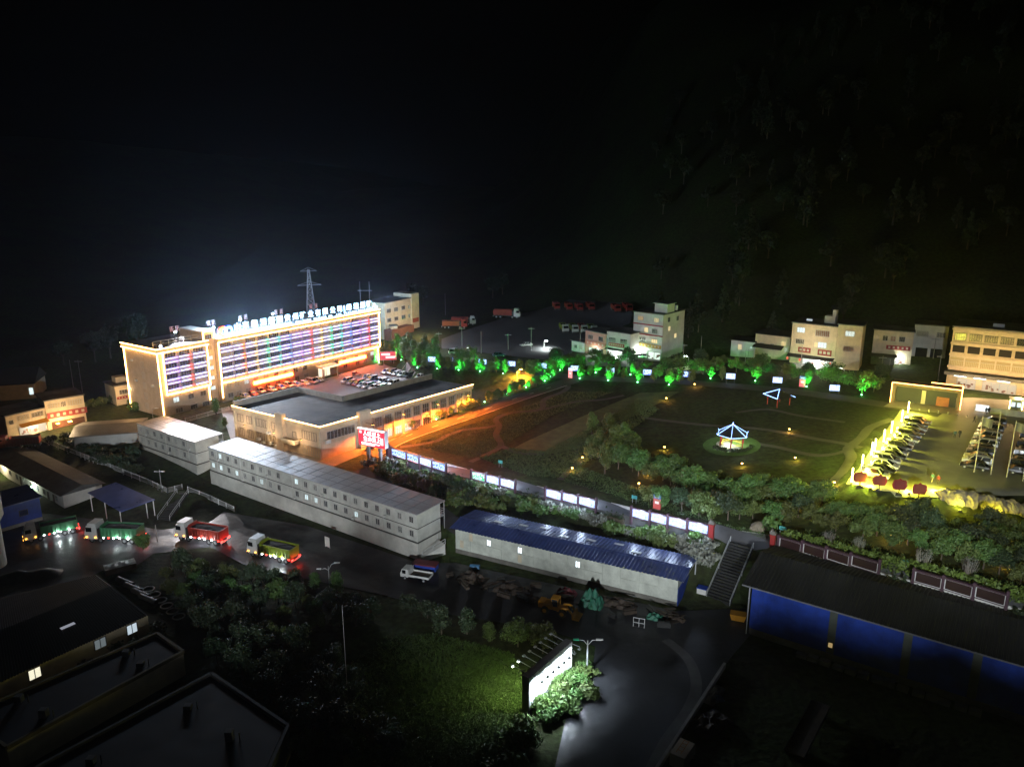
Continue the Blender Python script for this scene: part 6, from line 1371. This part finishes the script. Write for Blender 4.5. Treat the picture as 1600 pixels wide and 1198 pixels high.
# long low grey shed left of cabins
t, L, H = block('long_shed', 'long low shed with grey tin roof and white wall left of the short cabins', (117, 701), (216, 690), 683, 12, white_w, mat('grey_tin', (.2, .19, .17), .5, var=.25, scale=.3), .5)
MB().add([(-.8, -.8, H + .3), (L + .6, -.8, H + .3), (L + .6, 5.5, H + 1.5), (-.8, 5.5, H + 1.5), (L + .6, 13, H + .3), (-.8, 13, H + .3)], [(0, 1, 2, 3), (3, 2, 4, 5), (1, 4, 2), (0, 3, 5)]).build('gable_roof', MATS['grey_tin'], t)

# ------------------------------------------------------------------ lower left yard
a = P(0, 739, -4.5); c = P(101, 795, -4.5); d = c - a; u = d.normalized(); a = a - u * 14; L = (c - a).xy.length; rz = math.atan2(d.y, d.x)
t = thing('long_workshop', 'long low white workshop with dark roof and green lit doorway at the left edge', 'workshop', a, rz); H = 3.3
MB().box(0, L, 0, 8.5, -1, H).build('wall', white_w, t); MB().add([(-.5, -.7, H), (L + .5, -.7, H), (L + .5, 4.2, H + 1.2), (-.5, 4.2, H + 1.2), (L + .5, 9.2, H), (-.5, 9.2, H)], [(0, 1, 2, 3), (3, 2, 4, 5), (1, 4, 2), (0, 3, 5), (0, 5, 4, 1)]).build('roof', conc_dk, t)
for x in (.42, .5, .58, .73, .8, .93): window(t, L * x, 1., 1.1, 1.3, 2, 1, glass_dk if x != .73 else win_w)
for x in (.54, .66, .84, .9): MB().box(L * x - .5, L * x + .5, -.05, -.012, 0, 2.2).build('door', mat('door_brown', (.08, .06, .05), .6, var=.1), t)
lamp(t, 'POINT', (L * .7, -1.2, 2.6), 500, (.9, 1, .8), .2); lamp(t, 'POINT', (L * .35, -1.5, 2.8), 700, (1, .85, .5), .2)
MB().cyl((L * .685, -.4, 1.3), (L * .685, -.4, 1.7), .15, .15, 8).build('green_lamp', lamp_g, t)
a = P(10, 829, -4.5); c = P(67, 812, -4.5); d = c - a; L = d.xy.length; rz = math.atan2(d.y, d.x)
t = thing('blue_hut', 'small blue sheet metal building with one dark window at the left edge', 'hut', a, rz)
MB().box(-8, L, 0, 7, -.5, 5.2).build('wall', blue_wall, t); MB().add([(-8.4, -.5, 5.22), (L + .4, -.5, 5.22), (L + .4, 7.4, 6), (-8.4, 7.4, 6), (-8.4, -.5, 5.4), (L + .4, -.5, 5.4), (L + .4, 7.4, 6.2), (-8.4, 7.4, 6.2)], [(3, 2, 1, 0), (4, 5, 6, 7), (0, 1, 5, 4), (1, 2, 6, 5), (2, 3, 7, 6), (3, 0, 4, 7)]).build('roof', tin_blue, t); window(t, L * .52, 2.2, 1.6, 1.2, 1, 1, glass_dk, frame_dk)
MB().box(-8, L, -.12, -.01, -.5, .8).build('kerb', concrete, t)
g = G(-14, 885); t = thing('concrete_silo', 'tall pale concrete silo cut off by the left edge', 'silo', g, 0)
MB().cyl((0, 0, -1), (0, 0, 10), 2.6, 2.6, 28).build('shaft', white_w, t); MB().cyl((0, 0, 10), (0, 0, 16), 3.4, 3.4, 28).cyl((0, 0, 8.6), (0, 0, 10), 2.6, 3.4, 28).build('tank', white_w, t)
# blue canopy
cn = [P(137, 770, -.3), P(189, 800, -.9), P(242, 781, -.3), P(181, 754, .2)]; o_ = cn[0].copy(); o_.z = -4.5
t = thing('blue_canopy', 'open blue metal canopy on white posts above the green dump truck', 'canopy', o_, 0)
MB().add([p - o_ for p in cn] + [p - o_ + Vector((0, 0, .15)) for p in cn], [(3, 2, 1, 0), (4, 5, 6, 7), (0, 1, 5, 4), (1, 2, 6, 5), (2, 3, 7, 6), (3, 0, 4, 7)]).build('roof_sheet', tin_blue, t)
for i, (p, q, f) in enumerate([(0, 1, .04), (0, 1, .5), (0, 1, .96), (1, 2, .75), (1, 2, .97), (3, 0, .5)]):
    c_ = cn[p].lerp(cn[q], f) - o_; c_ = c_ * .97 + Vector((.2, .1, 0)); MB().cyl((c_.x, c_.y, -.2), (c_.x, c_.y, c_.z), .1, .1, 8).build('post', white_p, t)
MB().box(3, 7, 2, 4.5, 0, .9).build('stone_curb', concrete, t)
# foreground roofs
def flat_bld(label, corners, zr, h, wallm, capm):
    o_ = P(*corners[0], zr); o_.z = zr - h; t = thing('flat_roof_building', label, 'building', o_, 0); pts = [(P(*q, zr) - o_).xy for q in corners]
    MB().prism(pts, -1, h - .35).build('wall', wallm, t); c_ = sum((Vector(p) for p in pts), Vector((0, 0))) / len(pts)
    MB().prism([tuple(c_ + (Vector(p) - c_) * .97) for p in pts], h - .34, h - .25).build('roof', mat('black_felt', (.012, .012, .012), .8, var=.4, scale=.3), t)
    for i in range(len(pts)):
        p, q = Vector(pts[i]), Vector(pts[(i + 1) % len(pts)]); v_ = c_.lerp(p, .55); MB().box(v_.x - .5, v_.x + .4, v_.y - .3, v_.y + .5, h - .24, h + .3 + .2 * i).cyl((v_.x + 1.2, v_.y, h - .24), (v_.x + 1.2, v_.y, h + .9), .08, .08, 6).build('roof_vent', conc_dk, t); MB().bar((*p, h - .2), (*q, h - .2), .4, .5).build('parapet', capm, t)
    return t
flat_bld('long flat roofed building with worn beige parapet at the lower left', [(286, 1016), (245, 988), (-60, 1118), (10, 1165)], -.5, 4.5, cream, mat('worn_parapet', (.2, .16, .09), .85, var=.4, scale=.8))
flat_bld('nearest black flat roofed building at the lower left corner', [(330, 1050), (60, 1195), (-60, 1290), (380, 1290), (450, 1132)], 0, 5, mat('greenish_wall', (.28, .3, .2), .8, var=.2), conc_dk)
e0, e1_ = P(232, 961, -.6), P(-30, 1080, -.6); r0, r1 = P(174, 915, 1.2), P(-30, 997, 1.2); f0, f1 = P(150, 898, -.6), P(-30, 942, -.6); o_ = e0.copy(); o_.z = -5
t = thing('tin_roof_workshop', 'large ribbed dark tin roofed workshop with lit windows at the lower left', 'workshop', o_, 0)
def slope(p, q, r_, s_, n, name='roof_slope'):
    b = MB(); vs = []
    for i in range(n + 1):
        for k_, hh in ((0, 0), (.55, 0), (.7, .12), (.92, .12)):
            f = min(1, (i + k_) / n); vs += [p.lerp(q, f) - o_ + Vector((0, 0, hh)), r_.lerp(s_, f) - o_ + Vector((0, 0, hh))]
    b.add(vs, [(2 * i, 2 * i + 2, 2 * i + 3, 2 * i + 1) for i in range(len(vs) // 2 - 1)]); return b.build(name, tin_dk, t)
slope(e0, e1_, r0, r1, 60); slope(r0, r1, f0, f1, 60)
w0, w1 = e0 - o_ + Vector((-.4, .5, 0)), e1_ - o_ + Vector((-.4, .5, 0)); dv = (w1 - w0); dn = Vector((dv.y, -dv.x, 0)).normalized()
if dn.y < 0: dn = -dn
MB().prism([tuple(w0.xy), tuple(w1.xy), tuple((f1 - o_).xy), tuple((f0 - o_).xy)], -1, 4.2).build('wall', cream, t)
for px_, w_, p_ in ((202, 1.6, em('workshop_window', (.75, .9, 1), .55)), (147, 1.7, em('workshop_window_dim', (.8, .95, 1), .12)), (44, 1.6, em('workshop_window_warm', (1, .95, .7), .8))):
    f = (232 - px_) / 262.; c_ = w0.lerp(w1, f) - dn * .06; window(t, c_.x, 2.3, w_, 1.6, 2, 1, p_, frame_dk, c_.y, math.atan2(-dv.y, -dv.x))
f = .5; c_ = e0.lerp(e1_, .45).lerp(r0.lerp(r1, .45), .5) - o_; MB().box(-1, 1, -.3, .3, .1, .2).build('rooflight', em('rooflight_glow', (.8, .85, 1), .25), t, c_, math.atan2(-dv.y, -dv.x))
# stacked material beside the workshop
for i, (x, y, s_, lb) in enumerate([(188, 893, 1., 'grey tarpaulin covered stack beside the workshop roof')]):
    a, c, L, rz = frame_of((166, 900), (214, 888)); t = thing('covered_stack', lb, 'stack', a, rz); MB().box(0, L, 0, 2.4, 0, 1.1).build('stack', wood_m, t)
    vs = [(L * i / 9 * 1.02 - .1, -.1 + 2.6 * j / 4, 1.15 + random.uniform(0, .25) * (0 < j < 4)) for i in range(10) for j in range(5)]; MB().add(vs, [(i * 5 + j, (i + 1) * 5 + j, (i + 1) * 5 + j + 1, i * 5 + j + 1) for i in range(9) for j in range(4)]).build('tarpaulin', mat('print_tarp', (.3, .32, .3), .5, var=.6, scale=1.3, bump=.4), t)
for i in range(4):
    p = G(196 + i * 12, 912 + i * 9); tag(MB().cyl((-2.2, 0, .45), (2.2, 0, .45), .45, .45, 14).cyl((-2.21, 0, .45), (2.21, 0, .45), .36, .36, 12, 1).build('steel_pipe', [mat('pipe_grey', (.12, .13, .14), .5, .3, var=.3), black_p], None, p, R(150)), f'thick grey pipe lying in the storage strip, {ORD[i]} from the covered stack', 'pipe', 'grey pipes')
for i in range(6):
    p = G(232 + i * 9.5, 921 + i * 8.5); tag(MB().torus((0, 0, .12), .95, .12, 'z', 20, 6).build('cable_ring', mat('ring_white', (.5, .5, .48), .6, var=.4), None, p, 0), f'pale ring lying in the dark strip, {ORD2[i]} from the pipes', 'ring', 'pale rings')
g = G(30, 905); t = thing('tarp_heap', 'long dark tarpaulin covered heap at the left edge', 'heap', g, R(20)); vs = [(-7 + 14 * i / 12, -2 + 4 * j / 6, max(-.2, (1.6 + .3 * math.sin(i * 1.4)) * math.sin(math.pi * j / 6) * max(0, math.sin(math.pi * i / 12)) ** .5 + random.uniform(-.12, .12))) for i in range(13) for j in range(7)]
MB().add(vs, [(i * 7 + j, (i + 1) * 7 + j, (i + 1) * 7 + j + 1, i * 7 + j + 1) for i in range(12) for j in range(6)]).build('cover', tarp_d, t, smooth=True)

# ------------------------------------------------------------------ junk in front of the shed
def heap(label, px, py, lx, ly, h, m, rz=-.5, name='scrap_heap', cat='scrap'):
    nn, mm = 14, 9; ph = random.random() * 9; vs = []
    for i in range(nn):
        for j in range(mm):
            e = max(0., math.sin(math.pi * i / (nn - 1)) * math.sin(math.pi * j / (mm - 1))) ** .6; vs.append((-lx / 2 + lx * i / (nn - 1), -ly / 2 + ly * j / (mm - 1), -.15 + h * e * (.75 + .35 * math.sin(i * 1.1 + ph) * math.cos(j * 1.7 + ph)) + random.uniform(-.1, .1) * e * h))
    return tag(MB().add(vs, [(i * mm + j, (i + 1) * mm + j, (i + 1) * mm + j + 1, i * mm + j + 1) for i in range(nn - 1) for j in range(mm - 1)]).build(name, m, None, G(px, py) + Vector((0, 0, .1)), rz), label, cat)
heap('tall green tarpaulin heap behind the wheel loader bucket', 924, 945, 4.2, 3, 3.4, tarp_g, -.45, 'green_tarp_heap', 'heap'); heap('low green tarpaulin heap right of the grey window frame', 1024, 966, 3.2, 2, 1.1, tarp_g, -.4, 'green_tarp_heap', 'heap')
heap('dark red covered heap behind the wheel loader', 885, 928, 4, 2.2, 1.4, tarp_r, -.4, 'red_tarp_heap', 'heap'); heap('rusty scrap heap under the blue barrel', 738, 905, 6, 3.6, 1.6, rust, -.45); heap('broad dark scrap heap in the middle of the shed front', 790, 920, 6.5, 4, 1.3, rust, -.4)
heap('flat dark scrap heap left of the wheel loader', 830, 938, 5, 3, 1., rust, -.4); heap('dark rubble heap right of the green tarpaulin heap', 965, 945, 7, 3, 1.3, rust, -.4); heap('grey covered machine beside the shed end', 1003, 930, 3.5, 2, 1.5, tarp_d, -.4, 'covered_machine', 'machine')
random.seed(21)
for i in range(34):
    x = random.uniform(700, 1075); y = 895 + (x - 700) * .19 + random.uniform(-8, 22); p = G(x, y); l_ = random.uniform(1.2, 3.4)
    tag(MB().box(-l_ / 2, l_ / 2, -.3, .3, 0, random.uniform(.15, .9)).box(-l_ / 2 + .1, l_ / 2 - .1, -.2, .2, .9, 1.0).build('scrap_beam', random.choice([rust, wood_m, steel_dk]), None, p, random.uniform(-1.2, .6)), 'rusty beam lying among the scrap in front of the shed', 'scrap', 'scrap beams before the shed')
g = G(998, 980); t = thing('grey_window_frame', 'square pale window frame standing on the road edge', 'frame', g, R(-18))
for x in (-.9, 0, .9): MB().box(x - .05, x + .05, -.05, .05, 0, 1.7).build('bar', galv, t)
for z in (.05, .85, 1.7): MB().box(-.95, .95, -.055, .055, z - .05, z + .05).build('bar', galv, t)
g = G(742, 890); tag(MB().cyl((-.9, 0, .6), (.9, 0, .6), .5, .5, 16).torus((-.5, 0, .6), .5, .04, 'y', 4, 4).build('blue_barrel', mat('barrel_blue', (.05, .16, .3), .5, var=.2), None, g, R(-10)), 'light blue barrel lying on scrap at the left end of the shed', 'barrel')
# ramp platform and blue machine at the end of the cabins
a, c, L, rz = frame_of((660, 878), (696, 866)); t = thing('loading_ramp', 'pale sloping loading ramp with railings at the end of the long cabins', 'ramp', a, rz)
MB().yprism([(0, 0), (L, 0), (L, 2.2), (0, .9)], 0, 2.8).build('ramp_body', white_w, t)
for y in (0, 2.8): MB().bar((0, y, 2.), (L, y, 3.3), .07).bar((0, y, 1.5), (L, y, 2.8), .05).bar((0, y, .9), (0, y, 2), .07).bar((L, y, 2.2), (L, y, 3.3), .07).bar((L / 2, y, 1.5), (L / 2, y, 2.65), .07).build('ramp_railing', rail_w, t)
a, c, L, rz = frame_of((645, 893), (680, 898)); t = thing('blue_trailer', 'blue and dark red covered trailer behind the small white lorry', 'trailer', a, rz)
MB().box(0, L, 0, 1.8, .5, 1.5).build('body', blue_wall, t); MB().box(-.1, L + .1, -.1, 1.9, 1.52, 1.75).build('cover', tarp_r, t)
for x in (.8, L - .8): put('wheel', wheel_me, t, (x, 0, .33)); put('wheel', wheel_me, t, (x, 1.8, .33))
# bottom right corner: trailer, cab, crates
a, c, L, rz = frame_of((1240, 1188), (1282, 1108)); t = thing('flat_trailer', 'long dark flat trailer in the black yard at the lower right', 'trailer', a, rz)
MB().box(0, L, -1.2, 1.2, .9, 1.1).build('deck', wood_m, t); MB().box(0, L, -1.25, -1.21, .85, 1.3).box(0, L, 1.21, 1.25, .85, 1.3).build('side_rail', steel_dk, t)
for x in (1, 2.2, L - 1.5):
    for y in (-1, 1): put('wheel', big_wheel, t, (x, y, .45))
g = G(1066, 1190); t = thing('ladder_van', 'cream van with roof ladder at the bottom edge', 'van', g, R(55)); MB().yprism([(-1.8, .4), (1.8, .4), (1.9, 1.2), (1.4, 2.2), (-1.8, 2.2)], -.95, .95).build('body', PAINT['cream'], t)
MB().bar((-1.5, -.3, 2.4), (1.2, -.3, 2.4), .06).bar((-1.5, .3, 2.4), (1.2, .3, 2.4), .06).bar((-1, -.3, 2.4), (-1, .3, 2.4), .05).bar((-.3, -.3, 2.4), (-.3, .3, 2.4), .05).bar((.4, -.3, 2.4), (.4, .3, 2.4), .05).bar((1, -.3, 2.4), (1, .3, 2.4), .05).build('roof_ladder', yellow_p, t)
for x in (-1.2, 1.2):
    for y in (-.85, .85): put('wheel', wheel_me, t, (x, y, .33))
heap('dark refuse heap with pale sacks in the lower right yard', 1110, 1130, 6, 4, 1.1, rust, .6); heap('pale rubble heap along the wall of the lower right yard', 1115, 1085, 5, 2, .9, stone_m, .9); heap('blue and white sack pile on the wall line of the lower right yard', 1122, 1092, 1.6, 1.4, .8, mat('sack_blue', (.12, .16, .22), .7, var=.5, scale=2), .3)
w0, w1 = G(1132, 1042), G(1020, 1215); d = w1 - w0; tag(MB().box(0, d.xy.length, -.2, .2, -.5, .8).build('yard_wall', concrete, None, w0, math.atan2(d.y, d.x)), 'low concrete wall along the outer side of the road bend', 'wall')

# ------------------------------------------------------------------ pylons and hillside forest
def at_depth(px, y): r = ray(px, 500); x = r[0] / r[1] * y; return Vector((x, y, T(x, y)))
g = at_depth(487, 345); hh = hgt(g, 421); t = thing('lattice_pylon', 'steel lattice pylon rising behind the office roof', 'pylon', g, R(20)); b = MB(); n = 9
for i in range(n):
    z0, z1 = hh * i / n, hh * (i + 1) / n; r0_, r1_ = 2.6 * (1 - i / n) + .5, 2.6 * (1 - (i + 1) / n) + .5
    for k_ in range(4):
        a0 = R(45 + 90 * k_); a1 = R(135 + 90 * k_); p0 = (r0_ * math.cos(a0), r0_ * math.sin(a0), z0); p1 = (r1_ * math.cos(a0), r1_ * math.sin(a0), z1); q0 = (r0_ * math.cos(a1), r0_ * math.sin(a1), z0); q1 = (r1_ * math.cos(a1), r1_ * math.sin(a1), z1)
        b.bar(p0, p1, .22); b.bar(p0, q1, .12); b.bar(q0, p1, .12); b.bar(p1, q1, .12)
b.build('tower', galv, t)
for z, l_ in ((hh * .97, 3.6), (hh * .7, 5.2)): MB().bar((-l_, 0, z), (l_, 0, z), .2).bar((-l_, 0, z), (0, 0, z + 1.6), .12).bar((l_, 0, z), (0, 0, z + 1.6), .12).build('crossarm', galv, t)
g = at_depth(572, 330); hh = hgt(g, 440); t = thing('twin_pole_pylon', 'pair of thin poles with crossarm right of the lattice pylon', 'pylon', g, 0)
for x in (-2, 2): MB().cyl((x, 0, 0), (x, 0, hh), .16, .12, 6).build('pole', concrete, t)
MB().bar((-3.2, 0, hh * .8), (3.2, 0, hh * .8), .16).build('crossarm', galv, t)
random.seed(33); cnt = 0
for _ in range(3000):
    px_ = random.uniform(1010, 1650); y = random.uniform(255, 470); r = ray(px_, 500); x = r[0] / r[1] * y; s_ = (x - 70) * .42 + (y - 262) * .907
    if s_ < 8 or x < 45 or cnt > 170: continue
    cnt += 1; g = Vector((x, y, T(x, y))); tree('cone' if random.random() < .4 else 'hill', g, random.uniform(.7, 1.15), 'dim tree of the dark wooded mountainside behind the shops', 'trees on the mountainside')
for x, y in [(662, 380), (770, 390), (785, 395), (645, 390), (210, 290), (140, 275), (165, 280), (90, 270)]: tree('hill', at_depth(x, y), random.uniform(.8, 1.3), 'faint tree silhouette in the dark behind the office block and yard', 'trees in the far dark')

# ------------------------------------------------------------------ floodlight masts of the mine yard, behind the camera
def mast(label, x, y, h, heads, aims, power, spot, colr=(.88, .95, 1.)):
    z = T(x, y); t = thing('floodlight_mast', label, 'floodlight', Vector((x, y, z)), 0)
    MB().cyl((0, 0, -1), (0, 0, h), .28, .16, 10).build('mast', galv, t); MB().box(-1.6, 1.6, -.08, .08, h - .2, h).build('crossbar', galv, t)
    for k_, (hx, am) in enumerate(zip(heads, aims)):
        MB().box(hx - .35, hx + .35, -.2, .12, h, h + .6).box(hx - .3, hx + .3, .125, .16, h + .05, h + .55, 1).build('lamp_head', [steel_dk, lamp_w], t)
        lamp(t, 'SPOT', (hx, .4, h + .3), power, colr, .4, (am[0] - x, am[1] - y, am[2] - z), spot, .9)
    return t
mast('tall floodlight mast lighting the lower yard from the camera side', -20, -50, 42, (-1.4, -.5, .5, 1.4), ((-82, 180, 9), (-48, 156, 9), (-8, 136, 8), (24, 122, 8)), 700000, 15)
mast('second floodlight mast lighting the dark panels from the camera side', 25, 10, 45, (-1.2, 0, 1.2), ((42, 125, 16.5), (57, 115, 16.5), (76, 103, 17.5)), 240000, 25)

# ------------------------------------------------------------------ night haze
hz = MB().box(-420, 420, -60, 700, -30, 175).build('haze', [bpy.data.materials.new('night_haze')])
m = hz.data.materials[0]; m.use_nodes = True; m.node_tree.nodes.clear()
vo = m.node_tree.nodes.new('ShaderNodeOutputMaterial'); pv = m.node_tree.nodes.new('ShaderNodeVolumePrincipled'); pv.inputs['Color'].default_value = (.8, .88, 1, 1); pv.inputs['Density'].default_value = .0001; pv.inputs['Anisotropy'].default_value = .8
m.node_tree.links.new(pv.outputs[0], vo.inputs['Volume']); hz['kind'] = 'stuff'; hz['label'] = 'thin night haze glowing round the lights'
